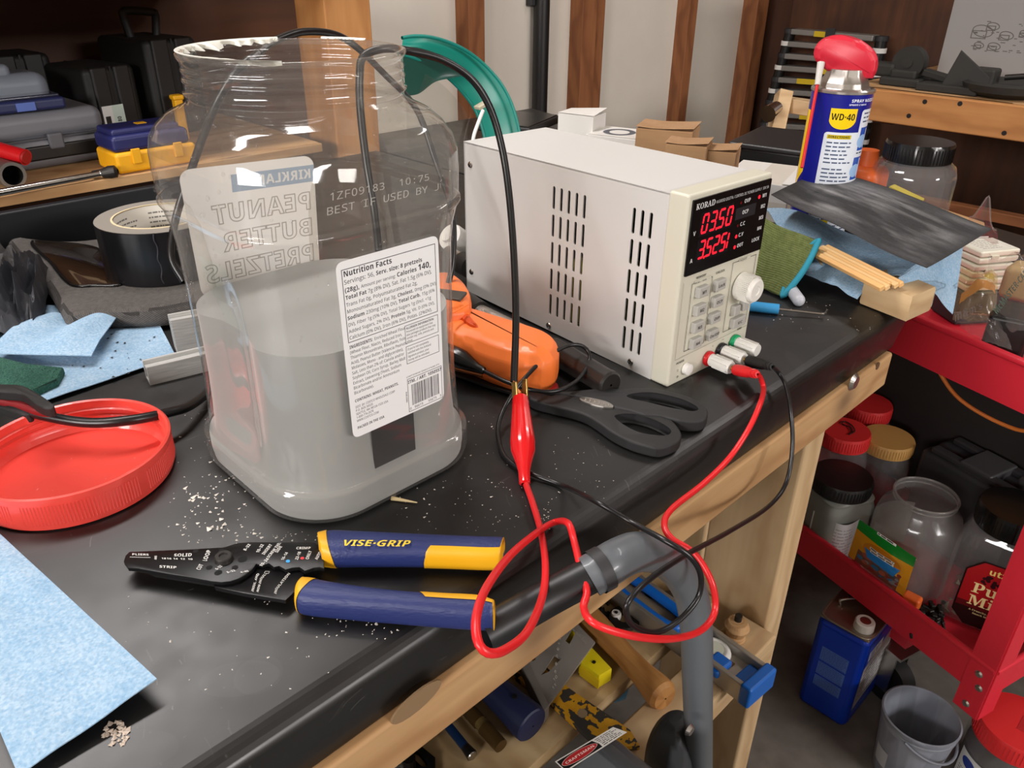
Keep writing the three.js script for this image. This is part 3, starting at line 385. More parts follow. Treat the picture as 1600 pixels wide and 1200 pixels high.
// ---------------------------------------------------------------- bench power supply
const PSU = thing('power_supply', 'beige bench power supply with red digital readouts and slotted side', 'power supply', [0.0717, TH, -0.0551], -0.055);
{
  const W = 0.1068, H = 0.158, D = 0.265, s = 0.0186, c = std(0xcdccc9, 0.5, 0, { bumpMap: B_fine, bumpScale: 0.00015 }), bz = std(0xcfccbb, 0.42);
  const slot = (z0, y1, w, l) => { const p = new THREE.Path(), r = w / 2; p.moveTo(z0 - r, y1 - r); p.absarc(z0, y1 - r, r, Math.PI, 0, true); p.lineTo(z0 + r, y1 - l + r); p.absarc(z0, y1 - l + r, r, 0, -Math.PI, true); p.closePath(); return p; };
  const side = new THREE.Shape([[-D, 0.0035], [-s, 0.0], [-s, 0.1565], [-D, 0.1545]].map(([a, b]) => new THREE.Vector2(a, b)));
  for (let r = 0; r < 5; r++) { for (let k = 0; k < 5; k++) side.holes.push(slot(-0.1408 + k * 0.0091, 0.1372 - r * 0.0247, 0.0030, 0.0200)); for (let k = 0; k < 3; k++) side.holes.push(slot(-0.0508 + k * 0.0085, 0.1386 - r * 0.0252, 0.0031, 0.0208)); }
  const sg = new THREE.ExtrudeGeometry(side, { depth: 0.0012, bevelEnabled: false, curveSegments: 6 }).rotateY(-Math.PI / 2); // shape x -> z
  const sp = mesh('side_panel', sg.clone().translate(0.0012, 0, 0), c, PSU, 'grey steel side with two blocks of vent slots');
  const tp = mesh('top_panel', toCreasedNormals(new THREE.ExtrudeGeometry(new THREE.Shape([[0, 0], [W, 0], [W, 0.0015], [0, 0.0015]].map(([a, b]) => new THREE.Vector2(a, b))), { depth: D - s, bevelEnabled: false }), 0.4).translate(0, 0.1555, -D), c, PSU, 'smooth grey steel top');
  { const p = tp.geometry.attributes.position; for (let i = 0; i < p.count; i++) p.setY(i, p.getY(i) - 0.0022 * clamp((-s - p.getZ(i)) / (D - s))); }
  mesh('side_panel', box(0.0012, 0.152, D - s, W - 0.0006, 0.078, -(D + s) / 2), c, PSU);
  mesh('back_panel', box(W, 0.149, 0.0015, W / 2, 0.079, -D + 0.0008), c, PSU); mesh('base_plate', box(W - 0.002, 0.0015, D - s - 0.004, W / 2, 0.0045, -(D + s) / 2), c, PSU);
  mesh('transformer', [rbox(0.05, 0.06, 0.05, 0.004, 0.04, 0.04, -0.11)], std(0xb8b060, 0.6), PSU, 'yellow-wrapped transformer glimpsed through the slots'); mesh('circuit_board', box(0.002, 0.11, 0.12, 0.07, 0.07, -0.1), std(0x123018, 0.6), PSU); mesh('inner_shield', box(0.09, 0.14, 0.002, 0.054, 0.078, -0.0215), M.blackPlastic, PSU);
  // screws
  for (const [z, y] of [[-0.2555, 0.1345], [-0.2565, 0.0265], [-0.142, 0.0035 + 0.003], [-0.0415, 0.0055 + 0.002]]) { const sc = mesh('screw', lathe([[0, 0.0016], [0.0016, 0.0014], [0.0026, 0.0008], [0.0031, 0], [0, 0]], 18).rotateZ(Math.PI / 2).translate(-0.0002, y, z), M.chrome, PSU, 'small silver screw'); mesh('screw_slot', [box(0.0004, 0.0032, 0.0006, -0.0017, y, z), box(0.0004, 0.0006, 0.0032, -0.0017, y, z)], M.blackPlastic, sc); }
  // bezel: frame with a recessed face
  mesh('bezel', [rbox(W + 0.0016, H + 0.0012, s, 0.0022, W / 2, H / 2 + 0.0004, -s / 2 - 0.0004, 3)], bz, PSU, 'cream plastic front frame');
  const T_disp = canvasTex(700, 410, (x, Wd, Hd) => disp(x, Wd, Hd, false)), E_disp = canvasTex(700, 410, (x, Wd, Hd) => disp(x, Wd, Hd, true));
  function digit(x, ch, X, Y, w, h, col) {
    const seg = { 0: 'abcdef', 1: 'bc', 2: 'abged', 3: 'abgcd', 4: 'fgbc', 5: 'afgcd', 6: 'afgedc', 7: 'abc', 8: 'abcdefg', 9: 'abcdfg' }[ch]; const sl = 0.12 * h, T = 13; x.strokeStyle = col; x.lineWidth = T; x.lineCap = 'round';
    const p = (u, v) => [X + u * w + (1 - v) * sl, Y + v * h]; const L = { a: [0, 0, 1, 0], b: [1, 0, 1, 0.5], c: [1, 0.5, 1, 1], d: [0, 1, 1, 1], e: [0, 0.5, 0, 1], f: [0, 0, 0, 0.5], g: [0, 0.5, 1, 0.5] };
    for (const k of seg) { let [a, b, c2, d] = L[k]; const e = 0.1; if (a === c2) { b += e; d -= e; } else { a += e * 1.3; c2 -= e * 1.3; } x.beginPath(); x.moveTo(...p(a, b)); x.lineTo(...p(c2, d)); x.stroke(); }
  }
  function disp(x, Wd, Hd, em) {
    x.fillStyle = em ? '#000' : '#0b0b0d'; x.fillRect(0, 0, Wd, Hd); const col = em ? '#ff1226' : '#ff2a3a';
    if (!em) { x.fillStyle = '#18161b'; x.fillRect(70, 76, 290, 130); x.fillRect(70, 226, 290, 120); x.fillStyle = '#2b2a2e'; x.fillRect(388, 112, 190, 66); x.fillStyle = '#dcdcdc'; x.font = 'bold 44px serif'; x.fillText('KORAD', 18, 52); x.font = '22px sans-serif'; x.fillText('KA3005D DIGITAL-CONTROL DC POWER SUPPLY  30V 5A', 190, 48, 490); x.font = 'bold 34px sans-serif'; x.fillText('V', 20, 190); x.fillText('A', 20, 340); x.font = 'bold 30px sans-serif'; x.fillText('OVP', 455, 94); x.fillText('OCP', 450, 156); x.fillText('C.C', 446, 222); x.fillText('C.V', 446, 284); x.fillText('OUT', 446, 346); x.fillText('M1', 628, 94); x.fillText('M2', 628, 156); x.fillText('M3', 628, 222); x.fillText('M4', 628, 284); x.fillText('LOCK', 590, 346); x.fillStyle = '#6d1016'; for (const [a, b] of [[425, 86], [425, 214]]) { x.beginPath(); x.arc(a, b, 8, 0, 7); x.fill(); } }
    const dot = (X, Y) => { x.fillStyle = col; x.beginPath(); x.arc(X, Y, 8, 0, 7); x.fill(); };
    [['0', 88], ['3', 160], ['5', 232], ['0', 304]].forEach(([c2, X]) => digit(x, c2, X, 92, 42, 96, col)); dot(222, 190);
    [['3', 88], ['5', 152], ['2', 216], ['5', 280]].forEach(([c2, X]) => digit(x, c2, X, 236, 40, 92, col)); digit(x, '1', 302, 236, 40, 92, col); dot(142, 332);
    for (const [a, b] of [[425, 276], [425, 338], [598, 84]]) { x.fillStyle = col; x.beginPath(); x.arc(a, b, 11, 0, 7); x.fill(); }
  }
  const dp = mesh('display', [rbox(0.1012, 0.0595, 0.002, 0.0008, 0.0543, 0.1251, 0.0002)], std(0x0a0a0c, 0.12), PSU, 'glossy black readout window');
  mesh('display_print', quad(V(0.0042, 0.1545, 0.0014), V(0.1044, 0.1545, 0.0014), V(0.1044, 0.0957, 0.0014), V(0.0042, 0.0957, 0.0014)), std(0xffffff, 0.12, 0, { map: T_disp, emissive: 0xffffff, emissiveMap: E_disp, emissiveIntensity: 1.1 }), dp, 'red numbers and white legends');
  // key field
  const T_key = canvasTex(700, 660, (x, Wd, Hd) => { x.clearRect(0, 0, Wd, Hd); x.strokeStyle = x.fillStyle = '#3c3b36'; x.lineWidth = 3; const X = (m) => m / 0.1068 * Wd, Y = (m) => Hd - m / 0.0945 * Hd;
    x.strokeRect(X(0.0157), Y(0.0865), X(0.026), Y(0) - Y(0.0585)); x.strokeRect(X(0.0685), Y(0.0915), X(0.033), Y(0) - Y(0.062)); x.strokeStyle = '#98968a'; x.lineWidth = 2; x.beginPath(); x.moveTo(X(0.005), Y(0.0235)); x.lineTo(X(0.1045), Y(0.0255)); x.stroke(); x.beginPath(); x.moveTo(X(0.0045), Y(0.09)); x.lineTo(X(0.005), Y(0.0235)); x.stroke();
    x.font = 'bold 19px sans-serif'; x.fillText('MEMORY', X(0.02), Y(0.0895)); x.font = 'bold 15px sans-serif'; x.fillStyle = '#cfccbb'; x.fillRect(X(0.018), Y(0.0882), X(0.022), 16); x.fillRect(X(0.077), Y(0.0932), X(0.016), 20); x.fillStyle = '#3c3b36'; x.fillText('RECALL / SAVE', X(0.0182), Y(0.0857)); x.font = 'bold 19px sans-serif'; x.fillText('UNLOCK', X(0.046), Y(0.0872)); x.fillText('ADJUST', X(0.078), Y(0.0907)); x.fillText('Beep', X(0.0465), Y(0.0712)); x.fillText('POWER', X(0.0075), Y(0.0185)); x.fillText('+', X(0.0555), Y(0.0195)); x.fillText('—', X(0.069), Y(0.0215)); x.fillText('GND', X(0.0905), Y(0.0245)); x.fillText('▲ I', X(0.008), Y(0.0115)); x.fillText('▲ O', X(0.008), Y(0.0055)); });
  mesh('key_print', quad(V(0, 0.0945, 0.0002), V(W, 0.0945, 0.0002), V(W, 0, 0.0002), V(0, 0, 0.0002)), decalMat(T_key, 0.5), PSU, 'thin black key legends and frames');
  const LB = ['M1', 'M2', 'M3', 'M4', 'Lock', 'OCP', 'OVP', 'On/Off', '◄', '►', 'V/C'];
  const T_btn = canvasTex(512, 512, (x) => { x.clearRect(0, 0, 512, 512); x.fillStyle = '#2e2e2c'; x.textAlign = 'center'; x.font = 'bold 40px sans-serif'; LB.forEach((s, i) => { x.fillText(s, 64 + (i % 4) * 128, 60 + Math.floor(i / 4) * 100); }); }), btnMat = decalMat(T_btn, 0.5), btnC = std(0xaeaca6, 0.5);
  [[0.0274, 0.0782], [0.0274, 0.0627], [0.0275, 0.0477], [0.0278, 0.0332], [0.0503, 0.0782], [0.0505, 0.0637], [0.05, 0.0492], [0.0502, 0.0339], [0.08, 0.0475, 0.0085], [0.0925, 0.0487, 0.0085], [0.0862, 0.0351, 0.018]].forEach(([u, v, w = 0.0128], i) => {
    const b = mesh('button', rbox(w, 0.0092, 0.005, 0.0011, u, v, 0.0018, 3), btnC, PSU); const c2 = i % 4, r2 = Math.floor(i / 4), ww = Math.min(w, 0.0125) / 2, q = quad(V(u - ww, v + 0.0045, 0.0044), V(u + ww, v + 0.0045, 0.0044), V(u + ww, v - 0.0045, 0.0044), V(u - ww, v - 0.0045, 0.0044)); const uv = q.attributes.uv; for (let k = 0; k < uv.count; k++) uv.setXY(k, (c2 + uv.getX(k)) * 0.25, 1 - (r2 * 100 + (1 - uv.getY(k)) * 92) / 512); mesh('button_print', q, btnMat, b);
  });
  // knob
  { const rib = []; const k = mesh('knob', [lathe([[0, 0.016], [0.0035, 0.0155], [0.0042, 0.0163], [0.0088, 0.0166], [0.0098, 0.0158], [0.0105, 0.0135], [0.0117, 0.004], [0.012, 0.0005], [0, 0.0005]], 48).rotateX(Math.PI / 2).translate(0.0847, 0.0679, 0)], std(0xe3e1da, 0.4), PSU, 'ribbed white adjusting knob'); for (let i = 0; i < 48; i++) { const a = i / 48 * 6.2832; rib.push(box(0.0008, 0.0011, 0.011, 0.0847 + 0.0113 * Math.cos(a), 0.0679 + 0.0113 * Math.sin(a), 0.0078)); } mesh('knob_rib', rib, std(0xdad8d0, 0.45), k).userData.kind = 'stuff'; }
  mesh('power_button', [lathe([[0, 0.0052], [0.0035, 0.005], [0.0047, 0.0042], [0.005, 0], [0, 0]], 32).rotateX(Math.PI / 2).translate(0.0209, 0.0112, 0)], M.whiteGloss, PSU, 'round white push button');
  // binding posts
  for (const [u, v, col, word] of [[0.0506, 0.0110, 0xc0121a, 'red'], [0.0683, 0.0132, 0x15171c, 'black'], [0.0875, 0.0152, 0x0d9a62, 'green']]) {
    const a = mesh('terminal', [lathe([[0, 0.0042], [0.0058, 0.0042], [0.0066, 0.0034], [0.0068, 0.001], [0.0062, 0], [0, 0]], 30).rotateX(Math.PI / 2).translate(u, v, 0)], std(col, 0.3), PSU, word + ' collar binding post'); const cap = [lathe([[0.0026, 0.0245], [0.0052, 0.0245], [0.0056, 0.0235], [0.0058, 0.0165], [0.0053, 0.0042], [0, 0.0042]], 28)]; for (let i = 0; i < 7; i++) { const b = i / 7 * 6.283; cap.push(box(0.0014, 0.016, 0.0012, 0.0055 * Math.cos(b), 0.0145, 0.0055 * Math.sin(b))); } cap.push(cyl(0.0027, 0.0027, 0.002, 16, 0, 0.0235, 0));
    mesh('terminal_cap', cap.map((g) => g.rotateX(Math.PI / 2).translate(u, v, 0)), std(0xdddcd6, 0.4), a, 'fluted white cap');
    if (word !== 'green') { const pl = mesh('plug_pin', cyl(0.002, 0.002, 0.006, 14).rotateX(Math.PI / 2).translate(u, v, 0.0265), M.brass, a); }
  }
}
// banana plugs of the two leads: they end on the posts
for (const [u, v, col, a, name] of [[0.0506, 0.011, M.redWire, P(1184, 585, TH + 0.02), 'red_test_lead'], [0.0683, 0.0132, M.blackRubber, P(1207, 573, TH + 0.022), 'black_test_lead']]) {
  PSU.updateMatrixWorld(); const s = PSU.localToWorld(V(u, v, 0.0285)), L = s.distanceTo(a), pr = [[0.002, 0], [0.0046, 0.0005], [0.005, L * 0.25], [0.0044, L * 0.6], [0.0034, L * 0.74], [0.0038, L * 0.76], [0.0038, L * 0.82], [0.0031, L * 0.83], [0.0035, L * 0.87], [0.0035, L * 0.93], [0.0028, L * 0.95], [0.0026, L], [0.001, L]];
  mesh('banana_plug', between(s, a, lathe(pr, 22).translate(0, -L / 2, 0)), col, scene.getObjectByName(name), 'ribbed plug in the binding post');
}

// ---------------------------------------------------------------- things lying on the left and front of the bench
// wire stripper
{
  const t = thing('wire_stripper', 'wire stripper with blue and yellow grips in front of the jar', 'wire stripper');
  const y = TH + 0.0118, jaw = std(0x222223, 0.34, 0.6, { bumpMap: B_fine, bumpScale: 0.0002 });
  const upper = px([[193, 877], [196, 868], [202, 862], [228, 861], [290, 858.5], [350, 855], [372, 848], [392, 847], [418, 847], [492, 847], [506, 860], [506, 888], [500, 886], [490, 887], [476, 892], [468, 886], [456, 887], [446, 890], [436, 884], [428, 886], [420, 880], [410, 883], [400, 881], [394, 890], [384, 898], [372, 904], [360, 908], [346, 909.5], [330, 908], [300, 902.5], [260, 896], [216, 888], [200, 887]], y);
  mesh('jaw_plate', plate(upper, y - 0.0026, y, 0.0003), jaw, t, 'dark steel jaw with white print');
  const lower = px([[330, 906], [336, 917], [380, 926.5], [446, 937.5], [470, 915], [474, 896], [466, 890], [456, 891], [446, 893], [436, 888], [428, 890], [418, 884], [402, 882], [392, 900], [376, 912], [350, 913]], y - 0.003);
  mesh('jaw_plate', plate(lower, y - 0.0058, y - 0.0031, 0.0003), jaw, t);
  const low2 = px([[200, 876], [206, 868], [260, 873], [330, 890], [340, 912], [300, 906], [240, 896]], y - 0.003); mesh('jaw_plate', plate(low2, y - 0.0058, y - 0.0031, 0.0003), jaw, t);
  const bp = P(350, 874.5, y); mesh('pivot_bolt', [lathe([[0, 0.0022], [0.0022, 0.0022], [0.0024, 0.0032], [0.0042, 0.0032], [0.0048, 0.0026], [0.0051, 0], [0, 0]], 30).translate(bp.x, y, bp.z)], std(0x3a3836, 0.45, 0.6), t, 'grey pivot bolt head');
  for (const [a, b, r] of [[341, 895, 0.0021], [368, 862, 0.0018], [379, 874, 0.0026], [367, 887, 0.0018], [327, 887, 0.0018], [306, 861, 0.0016], [346, 861, 0.0018]]) { const p = P(a, b, y); mesh('strip_hole', new THREE.CircleGeometry(r, 20).rotateX(-Math.PI / 2).translate(p.x, y + 0.0001, p.z), std(0x050505, 0.9), t); }
  const T_jaw = canvasTex(1024, 256, (x) => { x.clearRect(0, 0, 1024, 256); x.fillStyle = 'rgba(225,225,220,0.92)'; x.font = 'bold 30px sans-serif'; const w = (s, X, Y, a = 0, f = 30) => { x.save(); x.translate(X, Y); x.rotate(a); x.font = 'bold ' + f + 'px sans-serif'; x.fillText(s, 0, 0); x.restore(); };
    w('PLIERS', 34, 78, 0, 28); for (let i = 0; i < 22; i++) x.fillRect(24 + i * 5, 94, 3, 8); w('SOLID', 258, 78, 0, 32); w('STRIP', 176, 200, 0.06, 34); for (const [s, X] of [['18', 190], ['16', 218], ['14', 252], ['12', 290], ['10', 330]]) w(s, X, 112, 0, 24); w('AWG', 165, 118, -1.5, 18); w('LOOP', 430, 122, -1.4, 32); w('CUT', 388, 216, -1.2, 32); w('6–32', 478, 210, -0.9, 24); w('8–32', 530, 240, -0.5, 24); w('4–40', 600, 236, -0.4, 22); w('8–32', 622, 52, -1.1, 24); w('10–32', 690, 70, -1.2, 24); w('10–24', 712, 170, -1, 24); w('INSERT', 720, 86, -1.1, 24); w('SCREW THIS', 746, 110, -1.1, 22); w('SIDE', 786, 74, -1.1, 24);
    w('CRIMP', 880, 52, 0.03, 24); w('ONLY', 946, 130, -1.3, 24); w('22–18', 892, 130, -1.3, 22); w('16–14', 820, 130, -1.2, 22); w('AUTO', 992, 134, -1.2, 22); x.fillStyle = '#3aa0e0'; x.beginPath(); x.arc(842, 136, 11, 0, 7); x.fill(); x.fillStyle = '#d8343a'; x.beginPath(); x.arc(914, 118, 10, 0, 7); x.fill(); });
  mesh('jaw_print', quad(P(196, 856, y + 0.0003), P(506, 846, y + 0.0003), P(506, 902, y + 0.0003), P(196, 894, y + 0.0003)), decalMat(T_jaw, 0.5), t, 'white size markings');
  const T_jaw2 = canvasTex(512, 256, (x) => { x.clearRect(0, 0, 512, 256); x.fillStyle = 'rgba(215,215,210,0.9)'; for (const [s, X, Y] of [['INSUL. AND', 60, 240], ['NON-INSUL.', 120, 240], ['INSULATION', 330, 236]]) { x.save(); x.translate(X + 30, Y); x.rotate(-1.25); x.font = 'bold 36px sans-serif'; x.fillText(s, 0, 0); x.restore(); } x.strokeStyle = x.fillStyle; x.lineWidth = 4; x.strokeRect(190, 20, 40, 20); });
  mesh('jaw_print', quad(P(384, 888, y - 0.0028), P(470, 892, y - 0.0028), P(452, 934, y - 0.0028), P(384, 926, y - 0.0028)), decalMat(T_jaw2, 0.5), t);
  // grips: rounded slabs swept along their length, with yellow inlays standing a hair proud
  const ym = TH + 0.0105, bl = std(0x202c62, 0.5, 0, { bumpMap: B_fine, bumpScale: 0.0002 }), ye = std(0xe2a714, 0.45);
  const slab = (pairs, dy) => { const A = curve(pairs.map(([p]) => P(p[0], p[1], ym))), B = curve(pairs.map(([, q]) => P(q[0], q[1], ym))); return (u, th, off = 0) => { const a = A.getPoint(u), b = B.getPoint(u), c = a.clone().lerp(b, 0.5), s = b.clone().sub(a).multiplyScalar(0.5), m = s.length(); s.normalize(); let e = 1; const r0 = 0.03, r1 = 0.06; if (u < r0) e = Math.pow(1 - Math.pow((r0 - u) / r0, 4), 0.25); if (u > 1 - r1) e = Math.pow(Math.max(0, 1 - Math.pow((u - 1 + r1) / r1, 3)), 1 / 3); const hw = Math.sqrt(Math.max(m * m - 0.0001, 0.00003)), f = (x) => Math.sign(x) * Math.pow(Math.abs(x), 0.8), k = (q) => q * e + off * (e > 0.02 ? 1 : 0); return c.addScaledVector(s, k(hw) * f(Math.cos(th))).add(V(0, k(0.0088) * f(Math.sin(th)) + dy, 0)); }; };
  const hU = slab([[[494, 838], [503, 884]], [[520, 833.5], [524, 887]], [[560, 834.5], [560, 887]], [[640, 838], [638, 887]], [[700, 840.5], [700, 888.5]], [[752, 842.5], [746, 890.5]], [[784, 843.5], [773, 890.5]], [[793, 846], [780, 889]]], 0.001), hL = slab([[[486, 902], [451, 944]], [[505, 905], [462, 958]], [[560, 914], [545, 968]], [[620, 921], [612, 974]], [[690, 926], [686, 980]], [[745, 929], [742, 984]], [[765, 934], [764, 985]], [[775, 940], [773, 985]]], -0.0008);
  const D = Math.PI / 180, loop = (S) => patch((u, v) => S(u, v * 360 * D), 90, 44), part = (S, uf, t0, t1, n = 40) => patch((a, b) => { const u = uf(a, b); return S(u, (t0(a) + (t1(a) - t0(a)) * b) * D, 0.0004); }, n, 30);
  const gu = mesh('grip', loop(hU), bl, t, 'dark blue rubber grip with yellow lettering'), gl = mesh('grip', loop(hL), bl, t, 'dark blue rubber grip'); bl.side = ye.side = THREE.DoubleSide;
  const inlay = (g, par) => mesh('yellow_inlay', g, ye, par, 'yellow plastic inlay');
  const gate = (a) => Math.min(1, Math.sqrt(a / 0.05)), rise = (a) => sstep(0.82, 0.94, a);
  inlay(patch((a, b) => { const th = (b * 360 - 90), k = 0.13 - 0.035 * Math.sin(th * D); return hU(a * k, th * D, 0.0004); }, 10, 44), gu);
  inlay(part(hU, (a) => 0.48 + 0.52 * a, (a) => -70, (a) => -4 + 66 * gate(a) + 128 * rise(a), 60), gu);
  inlay(patch((a, b) => { const th = (b * 360 - 90), k = 0.135 - 0.02 * Math.cos(th * D); return hL(a * k, th * D, 0.0004); }, 10, 44), gl);
  inlay(part(hL, (a) => 0.5 + 0.5 * a, (a) => 150 - 60 * gate(a) - 180 * rise(a), (a) => 200, 60), gl);
  const T_vg = canvasTex(512, 80, (x) => { x.clearRect(0, 0, 512, 80); x.fillStyle = '#f0cf3a'; x.font = 'bold italic 74px sans-serif'; const w = x.measureText('VISE·GRIP').width; x.scale(500 / w, 1); x.fillText('VISE·GRIP', 4, 66); });
  const yt = TH + 0.0210; mesh('grip_lettering', quad(P(533, 841, yt), P(642, 842, yt), P(640, 856.5, yt), P(532, 855, yt)), decalMat(T_vg, 0.5), gu, 'yellow lettering');
}
// large red lid lying upside down
{
  const c = P(118, 720, TH + 0.012), R = 0.0608; const t = thing('screw_top', 'large red screw lid lying open side up beside the jar', 'lid', [c.x, TH, c.z]);
  const m = phy(0xe0483e, 0.32, { clearcoat: 0.2 });
  mesh('lid_shell', [lathe([[0, 0.0004], [R - 0.004, 0.0004], [R - 0.001, 0.0015], [R, 0.004], [R, 0.0205], [R + 0.0008, 0.021], [R + 0.0008, 0.0248], [R - 0.0005, 0.0255], [R - 0.0022, 0.0248], [R - 0.003, 0.0215], [R - 0.0026, 0.0195], [R - 0.0042, 0.0185], [R - 0.0028, 0.0172], [R - 0.0028, 0.0145], [R - 0.0044, 0.0135], [R - 0.0028, 0.0122], [R - 0.0034, 0.0065], [R - 0.006, 0.0034], [0, 0.003]], 110)], m, t, 'glossy red plastic shell');
  const rb = []; for (let i = 0; i < 190; i++) { const a = i / 190 * 6.2832; if (i % 38 > 34) continue; rb.push(box(0.0007, 0.014, 0.0007, R * Math.cos(a), 0.0125, R * Math.sin(a)).translate(0, 0, 0)); } const r = mesh('grip_ribs', rb, m, t); r.userData.kind = 'stuff';
  const dr = []; for (let i = 0; i < 46; i++) { const a = rr(0, 6.28), q = Math.sqrt(rnd()) * 0.05; dr.push(new THREE.SphereGeometry(rr(0.0005, 0.0014), 10, 6).scale(rr(0.8, 1.6), 0.4, 1).translate(q * Math.cos(a), 0.0033, q * Math.sin(a))); } mesh('water_droplets', dr, phy(0xffffff, 0.03, { transmission: 1, thickness: 0, ior: 1.33 }), t).userData.kind = 'stuff';
}
// blue paper towels
const wavy = (a, b, c, d, amp, s, fx = 2, fy = 2, lift = null) => { const f = bil(a, b, c, d); return (u, v) => { const p = f(u, v); p.y += amp * (fbm(u * 0.5, v * 0.5, fx * 2, fy * 2, s, 3)) + (lift ? lift(u, v) : 0); return p; }; };
const tuv = (g, s = 0.11) => muv(g, s);
solo('paper_towel', tuv(sheet(wavy(P(-160, 760, TH + 0.004), P(0, 836, TH + 0.004), P(246, 1064, TH + 0.011), P(30, 1215, TH + 0.004), 0.0025, 401), 24, 24, 0.0006)), M.towel, 'blue paper towel lying flat in the lower left corner of the picture', 'paper towel');
solo('paper_towel', tuv(sheet(wavy(P(-60, 470, TH + 0.0015), P(238, 488, TH + 0.0015), P(276, 560, TH + 0.0015), P(40, 640, TH + 0.002), 0.003, 411), 24, 24, 0.0006)), M.towel, 'flat blue paper towel with dirt specks under the green pad', 'paper towel');
{ // folded towel: lower flap edge curls upward
  const a = P(60, 500, TH + 0.008), b = P(194, 484, TH + 0.012), c = P(143, 556, TH + 0.014), d = P(-20, 552, TH + 0.014);
  const f = bil(a, b, c, d); solo('paper_towel', tuv(sheet((u, v) => { const p = f(u, v); p.y += 0.007 * Math.sin(v * 3.1) * (0.5 + 0.6 * fbm(u * 0.5, v * 0.5, 6, 4, 421, 3)) + 0.006 * Math.sin(u * 9 + v * 3) * (1 - v); return p; }, 40, 24, 0.0008)), M.towel, 'crumpled blue paper towel folded over beside the dark gloves', 'paper towel');
}
{ const l = px([[-30, 548], [40, 566], [98, 572], [88, 590], [40, 612], [-30, 622]], TH + 0.012); solo('scouring_pad', muv(plate(l, TH + 0.003, TH + 0.0115, 0.002, [], 2), 0.07), std(0xffffff, 0.98, 0, { map: T_pad, bumpMap: B_fine, bumpScale: 0.002 }), 'dark green scouring pad with pale dust on the blue towel', 'scouring pad'); }
// dirt specks on the flat towel
{ const g = []; for (let i = 0; i < 26; i++) { const p = P(rr(100, 250), rr(500, 590), TH + 0.004); g.push(new THREE.TetrahedronGeometry(rr(0.0008, 0.002)).scale(1, 0.3, 1).rotateY(rr(0, 6)).translate(p.x, TH + 0.0046, p.z)); } const m = solo('dirt_specks', g, std(0x2c2c2a, 0.9), 'dark dirt specks on the flat blue towel', 'dirt'); m.userData.kind = 'stuff'; }
// dark rubber gloves
{
  const t = thing('rubber_glove', 'crumpled dark grey rubber gloves beside the folded blue towel', 'gloves'); const gm = std(0x34363c, 0.5);
  const cm = std(0x8a8c92, 0.6, 0, { map: T_twill }); gm.side = cm.side = THREE.DoubleSide;
  // crumpled rubber: a patch thrown into sharp ridged folds, each piece rounded off at its border
  const fold = (a, b, c, d, h, fu, fv, s, tw) => { const f = bil(P(...a, TH + 0.002), P(...b, TH + 0.002), P(...c, TH + 0.002), P(...d, TH + 0.002)); return toCreasedNormals(patch((u, v) => { const p = f(u, v), w = Math.pow(Math.sin(Math.PI * clamp(u * 0.98 + 0.01)) * Math.sin(Math.PI * clamp(v * 0.98 + 0.01)), 0.4), k = fbm(u, v, 3, 3, s, 3), r1 = 1 - Math.abs(Math.sin((u * fu + v * tw) * 3.1416 + 4 * k)), r2 = 1 - Math.abs(2 * fbm(u * 0.5, v * 0.5, fv * 2, fv * 2, s + 5, 3) - 1); p.y += h * w * (0.35 + 0.45 * Math.pow(r1, 1.4) + 0.35 * Math.pow(r2, 3)); p.x += 0.008 * (k - 0.5) * w; p.z += 0.008 * (r2 - 0.5) * w; return p; }, 90, 70), 0.9); };
  mesh('cuff', muv(fold([-70, 398], [44, 420], [60, 452], [-70, 470], 0.05, 2, 2, 431, 1), 0.08), cm, t, 'textured glove cuff'); mesh('finger', fold([40, 446], [90, 436], [64, 528], [18, 524], 0.062, 2.2, 3, 443, 0.5), gm, t, 'folded glove fingers'); mesh('palm', fold([-70, 462], [58, 448], [50, 538], [-70, 548], 0.055, 2, 3, 447, 2), gm, t, 'crumpled palm');
}
// black pouch with a clear window, tape roll on it
{
  const t = thing('tool_pouch', 'black woven pouch with a clear window under the tape roll', 'pouch'); const m = std(0xffffff, 0.85, 0, { map: T_twill, bumpMap: B_twill, bumpScale: 0.0008 });
  const y = TH + 0.022, out = px([[8, 372], [20, 366], [60, 371], [120, 374], [200, 366], [300, 366], [420, 400], [430, 440], [360, 460], [300, 472], [240, 483], [160, 487], [108, 491], [92, 478], [70, 440], [30, 400]], y);
  mesh('body', muv(plate(smooth(out, 90), TH + 0.001, y, 0.009, [], 4), 0.1), m, t);
  mesh('flap_edge', tube(px([[104, 486], [110, 492], [170, 488], [240, 484], [300, 474], [340, 466]], TH + 0.012), 0.0045, 40, 8), M.blackRubber, t);
  const w = px([[50, 381], [72, 379], [150, 388], [165, 416], [192, 442], [150, 445], [110, 443]], y + 0.0006); mesh('window', plate(smooth(w, 60), y - 0.001, y + 0.0016, 0.0006), phy(0x241a14, 0.12, { clearcoat: 1 }), t, 'glossy clear plastic window'); mesh('window_rim', tube(px([[50, 381], [72, 378], [150, 388], [166, 416], [192, 443], [150, 446], [110, 444], [80, 412]], y + 0.001), 0.0018, 80, 6, true), M.blackShiny, t);
}
